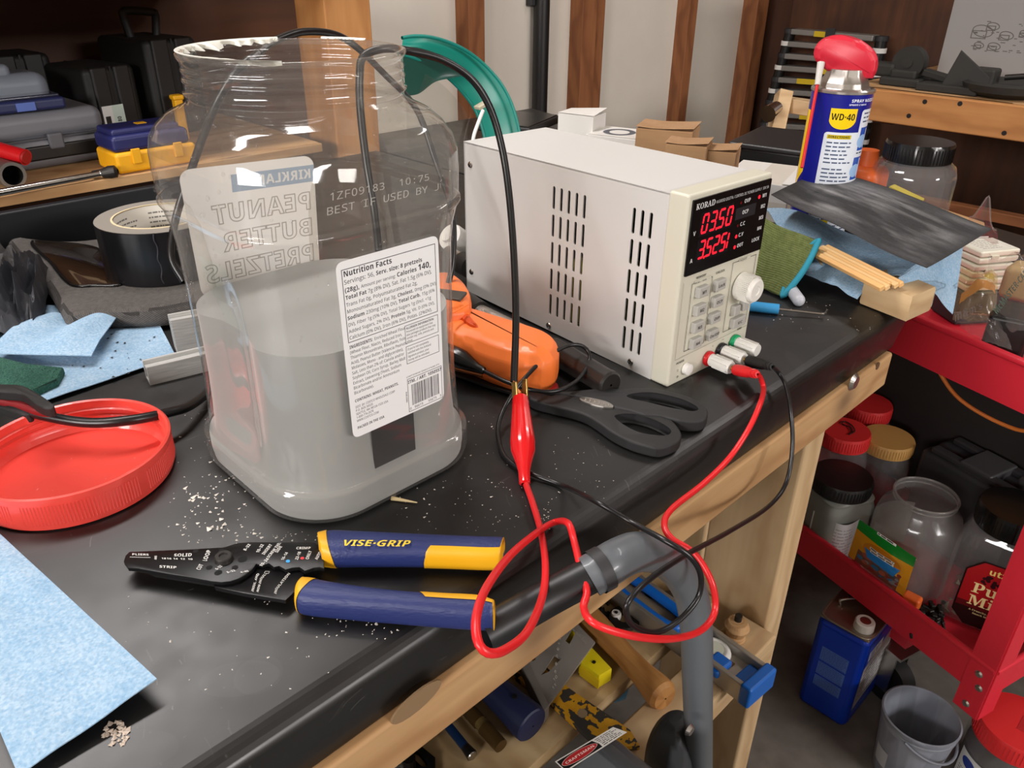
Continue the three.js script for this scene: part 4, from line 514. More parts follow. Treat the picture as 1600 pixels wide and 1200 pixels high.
{
  const y0 = TH + 0.0215, c = P(258, 382, y0 + 0.024), R = 0.0605, r = 0.043, h = 0.055; const t = thing('tape_roll', 'roll of wide black tape standing on the black pouch', 'tape roll', [c.x, y0, c.z]);
  const tapeM = std(0x0d0d0f, 0.28); mesh('tape', [lathe([[r + 0.002, 0.0006], [R - 0.0005, 0.0006], [R, 0.0012], [R, h - 0.0012], [R - 0.0005, h - 0.0006], [r + 0.002, h - 0.0006]], 72)], tapeM, t, 'glossy black tape'); mesh('tape_edge', [new THREE.RingGeometry(r + 0.0018, R - 0.0003, 72, 1).rotateX(-Math.PI / 2).translate(0, h - 0.0004, 0)], std(0x8d8880, 0.5), t, 'grey wound edge');
  const T_core = canvasTex(1024, 128, (x) => { x.fillStyle = '#ded9cf'; x.fillRect(0, 0, 1024, 128); x.fillStyle = '#cfc8bb'; x.fillRect(700, 0, 60, 128); for (let k = 0; k < 6; k++) { lines(x, 20 + k * 170, 16, 130, 9, 12, 4, '#77746e', 0.5); } }); T_core.wrapS = THREE.RepeatWrapping; T_core.repeat.x = -1;
  mesh('core', [lathe([[r, 0], [r + 0.002, 0], [r + 0.002, h], [r, h]], 60)], std(0xd9c9a4, 0.7), t, 'tan cardboard core'); const cg = new THREE.CylinderGeometry(r - 0.0002, r - 0.0002, h * 0.96, 60, 1, true).translate(0, h / 2, 0); mesh('core_print', cg, printMat(T_core, 0.6, { side: THREE.BackSide }), t, 'white printed liner'); 
  const e = []; for (let i = 0; i < 9; i++) e.push(V((R + 0.001) * Math.cos(2.05 + 0.02 * Math.sin(i * 2)), h * (1 - i / 8.6), (R + 0.001) * Math.sin(2.05 + 0.05 * i / 8)));
  mesh('tape_end', tube(e, 0.0007, 20, 6), std(0x35353a, 0.3), t);
}
// two pieces of aluminium channel
{
  const ch = (name, label, a, b, w, h, grp) => { const d = b.clone().sub(a), L = d.length(), t = thing(name, label, 'aluminium channel', [a.x, TH, a.z], Math.atan2(-d.z, d.x)); const s = new THREE.Shape([[-w / 2, 0], [w / 2, 0], [w / 2, h], [w / 2 - 0.002, h], [w / 2 - 0.002, 0.002], [-w / 2 + 0.002, 0.002], [-w / 2 + 0.002, h], [-w / 2, h]].map(([p, q]) => new THREE.Vector2(p, q))); const g = new THREE.ExtrudeGeometry(s, { depth: L, bevelEnabled: true, bevelSize: 0.0002, bevelThickness: 0.0002, bevelSegments: 1 }).rotateY(Math.PI / 2); mesh('channel', muv(g, 0.05), M.alu, t); mesh('web', muv(box(L * 0.98, 0.0016, w - 0.004, L / 2, h - 0.004, 0), 0.05), M.alu, t); return t; };
  ch('aluminium_channel', 'short aluminium channel lying in front of the flat blue towel', P(232, 596, TH), P(330, 572, TH), 0.016, 0.016);
  ch('aluminium_channel', 'aluminium block standing behind the nearer channel and the jar', P(276, 550, TH), P(345, 536, TH), 0.016, 0.033);
}
// kitchen scissors
{
  const t = thing('scissors', 'black-handled scissors lying between the red clip and the bench edge', 'scissors'); const y = TH + 0.009, m = std(0x1b1b1c, 0.6, 0, { bumpMap: B_fine, bumpScale: 0.0002 });
  const h1 = [[957, 650], [970, 645], [995, 646], [1025, 655], [1047, 667], [1052, 676], [1042, 682], [1020, 681], [995, 676], [970, 663]], h2 = [[976, 620], [990, 615], [1020, 614], [1062, 623], [1087, 634], [1094, 642], [1082, 646], [1050, 641], [1012, 632], [985, 626]];
  const lower = [[827, 609], [860, 617], [875, 613], [910, 617], [930, 627], [955, 634], [972, 639], [1000, 637], [1030, 643], [1050, 656], [1063, 672], [1064, 684], [1054, 693], [1030, 700], [1000, 694], [978, 686], [955, 674], [935, 660], [915, 648], [890, 640], [860, 633], [829, 623]];
  mesh('handle', plate(smooth(px(lower, y), 110), TH + 0.0005, y, 0.0015, [smooth(px(h1, y), 50)], 3), m, t, 'black plastic handle with finger loop');
  const upper = [[850, 612], [880, 613], [930, 608], [975, 607], [1020, 607], [1050, 613], [1080, 622], [1102, 636], [1106, 648], [1098, 658], [1076, 660], [1050, 655], [1030, 650], [1005, 648], [985, 642], [958, 636], [930, 628], [900, 619]];
  mesh('handle', plate(smooth(px(upper, y + 0.0005), 110), TH + 0.001, y + 0.0012, 0.0015, [smooth(px(h2, y), 50)], 3), m, t, 'black plastic handle with finger loop');
  mesh('nutcracker_teeth', plate(smooth(px([[905, 622], [915, 620], [945, 626], [958, 633], [954, 636], [935, 634], [915, 628]], y + 0.002), 40), y - 0.001, y + 0.002, 0.0004), M.steel, t, 'toothed steel insert'); for (let i = 0; i < 6; i++) { const p = P(915 + i * 7, 624.5 + i * 1.8, y + 0.002); mesh('tooth', new THREE.ConeGeometry(0.0014, 0.0022, 4).translate(p.x, y + 0.0028, p.z), M.steel, t); }
  mesh('blade', plate(px([[830, 610], [830, 622], [760, 602], [705, 582], [700, 574], [760, 590]], TH + 0.005), TH + 0.0025, TH + 0.005, 0.0003), M.darkSteel, t, 'dark steel blade'); 
}
// orange pistol-grip tool
{
  const t = thing('orange_tool', 'orange pistol-grip tool lying between the jar and the power supply', 'hand tool'); const y = TH + 0.024, om = phy(0xff8038, 0.42, { clearcoat: 0.1 });
  mesh('grip', plate(smooth(px([[690, 512], [720, 502], [745, 506], [790, 520], [830, 533], [860, 545], [873, 560], [868, 578], [846, 588], [815, 585], [770, 573], [730, 557], [690, 542]], y), 90), TH + 0.002, TH + 0.043, 0.014, [], 6), om, t, 'smooth orange grip');
  mesh('body', plate(smooth(px([[672, 460], [700, 456], [720, 463], [734, 480], [737, 502], [728, 516], [700, 520], [660, 520], [655, 480]], y + 0.008), 60), TH + 0.002, TH + 0.055, 0.012, [], 5), om, t, 'orange body with a grey inset'); const c = P(702, 462, TH + 0.055); mesh('inset', rbox(0.018, 0.003, 0.026, 0.001).rotateY(0.5).translate(c.x, TH + 0.0555, c.z), std(0x4a443e, 0.5), t);
  mesh('trigger', plate(smooth(px([[716, 500], [728, 497], [740, 510], [748, 520], [736, 520], [722, 510]], y + 0.014), 40), TH + 0.02, TH + 0.046, 0.004), std(0xd44c10, 0.45), t);
  for (let i = 0; i < 6; i++) { const a = P(704 + i * 4, 487 - i * 2.2, TH + 0.056), b = P(712 + i * 4, 484 - i * 2.2, TH + 0.056); mesh('rib', rod(a.setY(TH + 0.0545), b.setY(TH + 0.0545), 0.0008), om, t); }
}
// steel bar tool with black ends
{
  const t = thing('breaker_bar', 'steel bar with black rubber grip lying against the power supply', 'hammer'); const ry = TH + 0.0125; const a = P(664, 430, ry), b = P(750, 490, ry), c = P(862, 545, ry), d = P(955, 602, ry);
  const L = c.distanceTo(d); mesh('shaft', rod(b, c, 0.0088, 0.0088, 26), std(0xa8a199, 0.4, 0.9, { bumpMap: B_fine, bumpScale: 0.0004 }), t, 'bright steel shaft'); mesh('grip', between(c, d, lathe([[0.001, -L / 2], [0.0104, -L / 2 + 0.0005], [0.0108, -L / 2 + 0.004], [0.0108, L / 2 - 0.008], [0.0112, L / 2 - 0.006], [0.0112, L / 2 - 0.002], [0.0095, L / 2], [0.001, L / 2]], 26)), std(0x23211f, 0.34), t, 'black rubber grip'); mesh('head_sleeve', rod(a, b, 0.012, 0.0118, 26), M.darkSteel, t);
}
{ const c = P(852, 603, TH + 0.002); const t = solo('red_disc', lathe([[0, 0.003], [0.009, 0.003], [0.0105, 0.002], [0.011, 0], [0, 0]], 30).translate(c.x, TH + 0.0003, c.z), std(0xb82a28, 0.5), 'small red plastic disc between the orange grip and the scissors', 'plastic disc'); }
{ const m = solo('copper_rod', [rod(P(690, 570, TH + 0.012), P(755, 586, TH + 0.012), 0.0022)], M.copper, 'thin copper rod under the black alligator clip', 'copper rod'); }
// wrench end and white cap seen between jar and power supply
{ const t = thing('caulking_gun', 'dark steel rod tool behind the jar beside the power supply', 'hand tool'); mesh('rod', rod(P(700, 392, TH + 0.02), P(728, 408, TH + 0.02), 0.006), M.steel, t); mesh('collar', rod(P(722, 410, TH + 0.02), P(736, 418, TH + 0.02), 0.012), M.darkSteel, t); }
{ const c = P(722, 362, TH + 0.03); solo('plastic_stopper', lathe([[0, 0.03], [0.008, 0.03], [0.009, 0.027], [0.015, 0.024], [0.016, 0.02], [0.016, 0.002], [0.015, 0], [0, 0]], 30).rotateZ(0.9).translate(c.x, TH + 0.014, c.z), M.white, 'white plastic cap between the jar and the power supply', 'cap'); }

// ---------------------------------------------------------------- right of the power supply
{ // green cloth with teal edging, rolled
  const t = thing('microfiber_cloth', 'folded green knit cloth with blue edging beside the power supply', 'cloth'); const m = std(0xffffff, 0.95, 0, { map: T_knit, bumpMap: B_knit, bumpScale: 0.0025 });
  // a thick rolled fold: a closed section swept from the open right end to the back left
  const e0 = P(1222, 463, TH + 0.003), e1 = P(1278, 376, TH + 0.05), f0 = P(1165, 440, TH + 0.003), f1 = P(1172, 332, TH + 0.056);
  const sec = (s, v = 0) => { const f = s < 0.5 ? s * 2 : 2 - s * 2, n = Math.sin(Math.PI * f); return e0.clone().lerp(f0, v).lerp(e1.clone().lerp(f1, v), f).add(V(0.5, 0, -0.86).multiplyScalar(s < 0.5 ? 0 : (0.016 + 0.03 * v) * n)).add(V(-0.3, 0.1, 0.5).multiplyScalar(0.01 * n * (s < 0.5 ? 1 : 0))); };
  const g = patch((u, v) => sec(u, v).add(V(0, 0.003 * Math.sin(v * 6 + u * 4) * v, 0)), 60, 30);
  { const uv = g.attributes.uv; for (let i = 0; i < uv.count; i++) uv.setXY(i, uv.getY(i) * 1.1, uv.getX(i) * 1.7); } m.side = THREE.DoubleSide; mesh('knit_body', g, m, t, 'bright green knit');
  const lp = []; for (let i = 0; i < 24; i++) lp.push(sec(i / 24).add(V(0.001, 0, 0.0005))); mesh('edging', tube(lp, 0.0032, 100, 8, true), std(0x2a93ad, 0.8), t, 'blue stitched edging');
  const q = P(1276, 400, TH + 0.035), q2 = P(1282, 412, TH + 0.03); mesh('tag', sheet(bil(P(1268, 391, TH + 0.036), P(1284, 398, TH + 0.034), P(1285, 415, TH + 0.03), P(1274, 402, TH + 0.032)), 6, 6, 0.0006), std(0x7a6744, 0.8), t, 'brown hang tag');
}
{ const a = P(1205, 476, TH + 0.0055), b = P(1150, 476, TH + 0.0055), c = P(1288, 491, TH + 0.004), d = P(1294, 482, TH + 0.012); const t = thing('hook_pick', 'hooked steel pick with a light blue handle beside the power supply', 'pick'); const e = P(1217, 483, TH + 0.0055);
  mesh('handle', rod(b, e, 0.0052, 0.0052, 8), std(0x3c9bd6, 0.35), t, 'light blue handle'); mesh('shaft', tube([e, e.clone().lerp(c, 0.5), c.clone().lerp(e, 0.06), c, d], 0.0011, 60, 8), M.chrome, t, 'bent steel shaft'); }
{ const a = P(1236, 452, TH + 0.006), b = P(1246, 466, TH + 0.006), L = a.distanceTo(b) + 0.01; solo('plastic_tip', between(a, b, new THREE.CapsuleGeometry(0.0062, L, 8, 18)), std(0xb9bcc4, 0.4), 'white rounded plastic tip poking out under the green cloth', 'tip'); }
// blue shop towels under the sanding sheet
const BT = (label, a, b, c, d, amp, s, lift) => solo('paper_towel', tuv(sheet(wavy(a, b, c, d, amp, s, 3, 3, lift), 36, 28, 0.0009)), M.towel, label, 'paper towel');
BT('blue shop towel whose near corner lies on the bench by the wood block', P(1215, 348, TH + 0.016), P(1400, 412, TH + 0.022), P(1338, 475, TH + 0.004), P(1245, 430, TH + 0.004), 0.006, 501, (u, v) => 0.008 * Math.sin(v * 2.6));
BT('smooth blue shop towel spread under the black sanding sheet', P(1195, 326, TH + 0.04), P(1470, 400, TH + 0.032), P(1420, 445, TH + 0.024), P(1240, 400, TH + 0.02), 0.006, 511, (u, v) => 0.006 * Math.sin(u * 8));
{ // draped corner over the block and the cart
  const f = (u, v) => { const a = P(1405, 432, TH + 0.034), b = P(1506, 376, TH + 0.042), c = P(1492, 494, TH - 0.012), d = P(1400, 447, TH + 0.03); const p = bil(a, b, c, d)(u, v); const k = Math.sin(u * 3.1416) * 0.006 + 0.006 * Math.sin(v * 6 + u * 3) * v; p.y += k; if (v > 0.4) p.addScaledVector(V(0.2, 0, 0.5), 0.012 * Math.sin((u - 0.2) * 7) * (v - 0.4)); return p; };
  solo('paper_towel', tuv(sheet(f, 40, 36, 0.0009)), M.towel, 'blue shop towel draping down over the red cart beside the wood block', 'paper towel');
}
{ // black sanding sheet
  const f0 = bil(P(1292, 266, TH + 0.078), P(1551, 356, TH + 0.072), P(1449, 416, TH + 0.062), P(1205, 304, TH + 0.072)); const f = (u, v) => { const p = f0(u, v); p.y += 0.003 * Math.sin(u * 4.5) * (1 - v) + 0.002 * Math.sin(v * 3 + u * 2) - 0.0012 * Math.sin(u * 10) * v; return p; };
  const g = sheet(f, 36, 28, 0.0006); solo('sanding_sheet', g, std(0xffffff, 0.75, 0, { map: T_sand, bumpMap: B_fine, bumpScale: 0.0003 }), 'black sanding sheet dusted with grey, lying over the blue towels', 'sandpaper'); }
const T_pale = tex(128, 128, (u, v) => mixc([240, 212, 168], [222, 184, 134], fbm(u, v, 3, 40, 521, 3)));
{ // bundle of wooden strips
  const t = thing('wood_strips', 'flat bundle of pale wooden strips on the blue towel', 'wood strips'); const a = P(1276, 388, TH + 0.037), b = P(1392, 447, TH + 0.034), d = b.clone().sub(a).setY(0).normalize(), s = V(-d.z, 0, d.x); 
  for (let i = 0; i < 5; i++) { const o = (i - 2) * 0.0062, p = a.clone().addScaledVector(s, -o), q = b.clone().addScaledVector(s, -o).addScaledVector(d, rr(-0.003, 0.003)), L = p.distanceTo(q); mesh('strip', muv(rbox(0.0058, L, 0.005, 0.0009), 0.12, 1).applyQuaternion(new THREE.Quaternion().setFromUnitVectors(V(0, 1, 0), q.clone().sub(p).normalize())).translate((p.x + q.x) / 2, (p.y + q.y) / 2, (p.z + q.z) / 2), std(i % 2 ? 0xfff4e0 : 0xfbe6c6, 0.7, 0, { map: T_pale }), t); } }
{ // wood block overhanging the front edge
  const a = P(1344, 472, TH + 0.002), b = P(1417, 504, TH + 0.0), c = P(1450, 482, TH + 0.0); const m = plate([P(1342, 476, TH), P(1415, 505, TH), P(1452, 488, TH), P(1380, 455, TH)], TH + 0.0005, TH + 0.028, 0.003); 
  solo('wood_block', muv(m, 0.3), std(0xffffff, 0.8, 0, { map: T_pineGrey }), 'small pale wood block overhanging the bench edge under the blue towel', 'wood block'); }
// spray can
{
  const c = AT(1318, 136, 0.9), R = 0.0335, H = c.y - TH; const t = thing('spray_can', 'blue and yellow spray can with a red nozzle behind the sanding sheet', 'spray can', [c.x, TH, c.z], 0);
  const T_can = canvasTex(1024, 1024, (x, W, Hh) => { x.fillStyle = '#141a86'; x.fillRect(0, 0, W, Hh); x.fillStyle = '#f3c80f'; x.beginPath(); x.moveTo(150, 120); x.lineTo(232, 120); x.lineTo(232, 520); x.lineTo(150, 660); x.fill(); x.fillStyle = '#f2f4f8'; x.font = 'bold 36px sans-serif'; x.font = 'bold 26px sans-serif'; x.fillText('SPRAY NOZZLE STRAW', 440, 44, 260); x.font = 'bold 15px sans-serif'; x.fillText('SPRAYS 2 WAYS', 430, 64, 120); x.fillStyle = '#dfe6f0'; const rrct = (a, b, w, h, r) => { x.beginPath(); x.roundRect(a, b, w, h, r); x.fill(); }; rrct(520, 92, 300, 932, 20); rrct(330, 234, 400, 790, 20);
    x.fillStyle = '#f5cf10'; x.beginPath(); x.moveTo(342, 84); x.lineTo(486, 84); x.lineTo(486, 164); x.quadraticCurveTo(470, 212, 414, 214); x.quadraticCurveTo(358, 212, 342, 164); x.closePath(); x.fill(); x.fillStyle = '#101010'; x.font = 'bold 58px sans-serif'; x.fillText('WD·40', 350, 156, 128); x.fillStyle = '#c9b20e'; x.fillRect(348, 250, 130, 26); x.fillRect(332, 720, 130, 28); x.fillRect(332, 820, 110, 28); x.fillRect(650, 720, 120, 24); x.fillRect(650, 800, 120, 24); x.fillStyle = '#20242c'; x.font = 'bold 20px sans-serif'; x.fillText('DIRECTIONS', 354, 270, 116); for (const [a, b, w, n] of [[352, 296, 160, 6], [352, 470, 160, 6], [334, 760, 260, 3], [334, 860, 260, 3], [540, 112, 230, 3], [650, 760, 140, 2]]) lines(x, a, b, w, n, 26, 9, '#4a5878', 0.35); for (const [a, b] of [[540, 206], [660, 206], [530, 400], [650, 400]]) { x.fillStyle = '#2b55b4'; x.fillRect(a, b, 104, 150); x.fillStyle = '#9cc0ea'; x.beginPath(); x.arc(a + 30, b + 90, 44, 0, 7); x.fill(); x.fillStyle = '#dfe8f4'; x.fillRect(a + 60, b + 10, 14, 130); } lines(x, 540, 368, 90, 1, 10, 8, '#30405a'); lines(x, 540, 566, 60, 1, 10, 8, '#30405a'); });
  const bg = new THREE.CylinderGeometry(R, R, H - 0.004, 64, 1, true); bg.rotateY(2.78).translate(0, (H - 0.004) / 2, 0); mesh('can_body', [bg, lathe([[0, 0.0005], [R, 0.0005], [R, 0.002]], 48)], printMat(T_can, 0.22), t, 'printed blue can body');
  mesh('can_shoulder', [lathe([[R, H - 0.004], [R + 0.0012, H - 0.0035], [R + 0.0012, H - 0.001], [R - 0.001, H + 0.0005], [R - 0.004, H - 0.0005], [R - 0.006, H + 0.001], [R - 0.0075, H + 0.006], [0.022, H + 0.014], [0.0205, H + 0.02], [0, H + 0.021]], 56)], std(0xb9b4ae, 0.3, 0.9), t, 'bare metal dome');
  // nozzle: flattened rounded shell
  const sh = new THREE.Shape(); sh.moveTo(0.026, -0.004); sh.bezierCurveTo(0.03, 0.004, 0.028, 0.014, 0.02, 0.02); sh.bezierCurveTo(0.004, 0.032, -0.016, 0.034, -0.028, 0.028); sh.bezierCurveTo(-0.038, 0.022, -0.036, 0.012, -0.03, 0.008); sh.bezierCurveTo(-0.018, -0.002, -0.006, -0.006, 0.026, -0.004);
  const ng = new THREE.ExtrudeGeometry(sh, { depth: 0.012, bevelEnabled: true, bevelSize: 0.006, bevelThickness: 0.007, bevelSegments: 5, bevelOffset: -0.004, curveSegments: 16 }).translate(0, 0, -0.006).scale(1.04, 1.08, 1).rotateY(-1.154).translate(0, H + 0.018, 0); mesh('nozzle', toCreasedNormals(ng, 0.9), std(0xcd2338, 0.4), t, 'red two-way nozzle');
  const o = dirOf(1287, 160).setY(0).normalize(); const left = V(-Math.cos(0.78), 0, -Math.sin(0.78)).multiplyScalar(-1); const e = AT(1283, 98, 0.885).sub(t.position), f = AT(1277, 133, 0.885).sub(t.position), h = AT(1253, 262, 0.885).sub(t.position);
  mesh('straw_holder', rod(e, f, 0.0042, 0.003), std(0xc9c6c0, 0.4), t, 'grey straw hinge'); mesh('straw', rod(f, h, 0.0018), M.red, t, 'thin red straw');
}
// clear jars with lids: a shared builder
function jar(name, label, pos, o, turn = 0) {
  const { R, H, lid, lidM, lidH = 0.02, neck = 0.8, square = false, wall = M.clear, group } = o; const t = thing(name, label, 'jar', pos, turn, group); const nr = R * neck;
  const pr = [[0, 0.001], [R * 0.85, 0.001], [R * 0.97, 0.006], [R, 0.014], [R, H * 0.68], [R * 0.985, H * 0.74], [R * 0.92, H * 0.82], [nr * 1.02, H * 0.885], [nr, H * 0.9], [nr, H], [nr * 0.97, H]];
  const g = square ? patch((u, v) => { const k = v * (pr.length - 1), i = Math.min(Math.floor(k), pr.length - 2), f = k - i, r = pr[i][0] + (pr[i + 1][0] - pr[i][0]) * f, y = pr[i][1] + (pr[i + 1][1] - pr[i][1]) * f, a = u * 6.28318, n = y > H * 0.86 ? 2 : 5; const c = Math.cos(a), s = Math.sin(a), q = Math.pow(Math.pow(Math.abs(c), n) + Math.pow(Math.abs(s), n), -1 / n); return V(r * q * c, y, r * q * s); }, 72, 50, true) : lathe(pr, 56);
  mesh('jar_body', g, wall, t, 'clear plastic body'); 
  if (lid) { const lr = nr * 1.09, l = mesh('lid', [lathe([[nr * 0.9, H - lidH * 0.7], [lr, H - lidH * 0.7], [lr, H + lidH * 0.2], [lr * 0.97, H + lidH * 0.32], [0, H + lidH * 0.32]], 56)], lidM, t, lid); const rb = []; for (let i = 0; i < 60; i++) { const a = i / 60 * 6.283; rb.push(box(0.0012, lidH * 0.7, 0.0012, lr * Math.cos(a), H - lidH * 0.2, lr * Math.sin(a))); } mesh('lid_ribs', rb, lidM, l).userData.kind = 'stuff'; }
  else mesh('jar_rim', [new THREE.TorusGeometry(nr * 1.03, nr * 0.04, 10, 60).rotateX(Math.PI / 2).translate(0, H, 0), new THREE.TorusGeometry(nr * 1.02, nr * 0.03, 10, 60).rotateX(Math.PI / 2).translate(0, H - 0.008, 0)], wall, t);
  return t;
}
{
  const c = AT(1437, 230, 0.95); const H = c.y - TH; const t = jar('clear_jar', 'round clear jar with a shiny black lid behind the sanding sheet', [c.x, TH, c.z], { R: 0.049, H, lid: 'glossy black screw lid', lidM: M.blackShiny, lidH: 0.024, neck: 0.72 });
  const T_n = canvasTex(256, 128, (x) => { x.clearRect(0, 0, 256, 128); x.fillStyle = '#151515'; x.font = 'bold 64px sans-serif'; x.fillText('|| 4-20', 6, 84); }); const d = camera.position.clone().sub(t.position).setY(0).normalize(), s = V(d.z, 0, -d.x); const f = (a, y) => d.clone().multiplyScalar(0.0502 * Math.cos(a)).addScaledVector(s, 0.0502 * Math.sin(a)).setY(y);
  mesh('jar_marking', patch((u, v) => f(-0.75 + 1.5 * u, 0.036 + 0.028 * v), 12, 1), decalMat(T_n, 0.5), t, 'black handwritten numbers'); mesh('jar_label', patch((u, v) => f(-1.1 + 0.75 * u, 0.01 + 0.055 * v).multiplyScalar(0.995).setY(0.01 + 0.055 * v), 12, 1), std(0xbdbab6, 0.6), t, 'pale paper label');
  mesh('jar_contents', [lathe([[0, 0.004], [0.045, 0.004], [0.047, 0.01], [0.047, 0.03], [0, 0.034]], 40)], std(0x6b4a30, 0.9), t);
}
{ // orange tin, carton, board between the can and the jar
  const a = AT(1350, 272, 0.99); const t = thing('orange_tool', 'orange tool body between the spray can and the clear jar', 'hand tool'); mesh('body', rbox(0.05, 0.06, 0.05, 0.012, a.x, a.y - 0.018, a.z, 4), M.orange, t); mesh('knob', cyl(0.012, 0.014, 0.02, 20, a.x, a.y + 0.02, a.z), M.orange, t); mesh('stand', box(0.05, Math.max(a.y - 0.048 - TH, 0.01), 0.05, a.x, TH + (a.y - 0.048 - TH) / 2, a.z), M.darkGrey, t);
  const b = P(1210, 300, TH + 0.03); const T_c = canvasTex(256, 128, (x) => { x.fillStyle = '#e9e7e2'; x.fillRect(0, 0, 256, 128); x.fillStyle = '#e06a28'; x.fillRect(0, 14, 120, 26); x.fillStyle = '#d8d2c6'; x.fillRect(0, 60, 256, 68); });
  const ct = thing('carton', 'white carton with an orange stripe right of the power supply display', 'carton', [b.x, TH, b.z], 0.3); mesh('carton_body', rbox(0.12, 0.05, 0.09, 0.001, 0.02, 0.025, -0.02), printMat(T_c, 0.6), ct); mesh('flap', box(0.12, 0.001, 0.03, 0.02, 0.0515, 0.03), M.white, ct);
  const c = OX(1480, 300, 1.0), q = AT(1380, 292, 1.16), r = AT(1540, 345, 1.12), L = q.distanceTo(r); const dd = r.clone().sub(q); const bd = solo('long_board', muv(rbox(L, 0.012, 0.03, 0.002), 0.4, 0).rotateZ(Math.atan2(dd.y, Math.hypot(dd.x, dd.z))).rotateY(Math.atan2(-dd.z, dd.x)).translate((q.x + r.x) / 2, (q.y + r.y) / 2 - 0.012, (q.z + r.z) / 2), M.pine, 'long brown board leaning past the sanding sheet behind the bags', 'board');
  const y0 = AT(1392, 292, 1.09), y1 = AT(1440, 315, 1.07); solo('yellow_strip', between(y0, y1, rbox(0.02, y0.distanceTo(y1), 0.006, 0.001)), M.yellowBright, 'yellow strip sticking out behind the sanding sheet', 'strip');
}
// ---------------------------------------------------------------- boxes and odds on the side bench behind the power supply
{
  const T_wb = canvasTex(256, 256, (x) => { x.fillStyle = '#e6e4de'; x.fillRect(0, 0, 256, 256); x.fillStyle = '#159a8c'; x.fillRect(196, 190, 60, 66); x.fillStyle = '#b9b6ae'; lines(x, 20, 150, 120, 4, 20, 6, '#a9a69c'); });
  const bx = (name, label, pxl, d, w, h, l, turn, m, flapM, group) => { const c = AT(pxl[0], pxl[1], d); const t = thing(name, label, 'box', [c.x, TH, c.z], turn, group); const hh = c.y - TH; mesh('box_body', [muv(rbox(w, hh, l, 0.0015, 0, hh / 2, 0), 0.25)], m, t); mesh('box_flap', patch((u, v) => V((u - 0.5) * w * 1.02, hh + 0.001 + 0.0022 * Math.pow(Math.abs(v - 0.35), 1.5) * h, (v - 0.5) * l * 1.03), 6, 10), flapM, t); return t; };
  const t0 = thing('white_box', 'small white box with a green corner mark behind the power supply', 'box', [0, 0, 0]); { const c = AT(910, 176, 1.22), hh = c.y - TH; t0.position.set(c.x, TH, c.z); t0.rotation.y = 0.25; mesh('box_body', rbox(0.045, hh, 0.06, 0.001, 0, hh / 2, 0), M.white, t0); mesh('box_print', quad(V(-0.0226, hh, -0.03), V(-0.0226, hh, 0.03), V(-0.0226, hh - 0.06, 0.03), V(-0.0226, hh - 0.06, -0.03)), printMat(T_wb, 0.6), t0); mesh('box_flap', patch((u, v) => V((u - 0.5) * 0.046, hh + 0.001 + 0.006 * u * v, (v - 0.5) * 0.062), 6, 6), M.white, t0); }
  const cb = std(0xffffff, 0.9, 0, { map: T_cardboard, side: THREE.DoubleSide });
  bx('cardboard_box', 'largest brown cardboard box behind the power supply, nearest the white tray', [1045, 197, 1], 1.13, 0.062, 3, 0.08, 0.42, M.cardboard, cb, 'small brown cardboard boxes'); bx('cardboard_box', 'small brown cardboard box, middle one of the three behind the power supply', [1077, 222, 1], 1.05, 0.045, 3, 0.055, 0.42, M.cardboard, cb, 'small brown cardboard boxes'); const b3 = bx('cardboard_box', 'small brown cardboard box with a white label, rightmost of the three', [1122, 231, 1], 1.05, 0.045, 3, 0.055, 0.42, M.cardboard, cb, 'small brown cardboard boxes');
  const T_lb = canvasTex(64, 64, (x) => { x.fillStyle = '#eeeae2'; x.fillRect(0, 0, 64, 64); lines(x, 6, 8, 50, 5, 11, 4, '#555'); x.fillStyle = '#333'; x.fillRect(8, 40, 40, 14); }); mesh('box_label', quad(V(0.0-0.018, 0.03, 0.0281), V(0.018, 0.03, 0.0281), V(0.018, 0.004, 0.0281), V(-0.018, 0.004, 0.0281)), printMat(T_lb), b3);
  { const c = AT(968, 207, 1.2), t = thing('white_tray', 'flat white box with a dark oval picture behind the power supply', 'box', [c.x, TH, c.z], 0.3); const hh = c.y - TH; const T_o = canvasTex(128, 128, (x) => { x.fillStyle = '#e8e6e1'; x.fillRect(0, 0, 128, 128); x.strokeStyle = '#5a5f68'; x.lineWidth = 16; x.beginPath(); x.ellipse(64, 64, 36, 34, 0, 0, 7); x.stroke(); }); mesh('box_body', rbox(0.075, hh, 0.08, 0.001, 0, hh / 2, 0), M.white, t); mesh('box_print', quad(V(-0.036, hh + 0.0006, -0.038), V(0.036, hh + 0.0006, -0.038), V(0.036, hh + 0.0006, 0.038), V(-0.036, hh + 0.0006, 0.038)), printMat(T_o), t); mesh('slot', box(0.076, 0.004, 0.081, 0, hh - 0.012, 0), M.blackPlastic, t); }
  { const c = AT(812, 192, 1.25), t = thing('black_tablet', 'flat black slab lying behind the teal face shield', 'tablet', [c.x, c.y, c.z], 0.35); mesh('slab', rbox(0.12, 0.012, 0.09, 0.003), M.blackPlastic, t); mesh('glass', rbox(0.112, 0.002, 0.082, 0.001, 0, 0.0065, 0), M.blackShiny, t); mesh('stand', box(0.08, c.y - TH - 0.006, 0.06, 0, -(c.y - TH + 0.006) / 2, 0), M.darkGrey, t); }
}
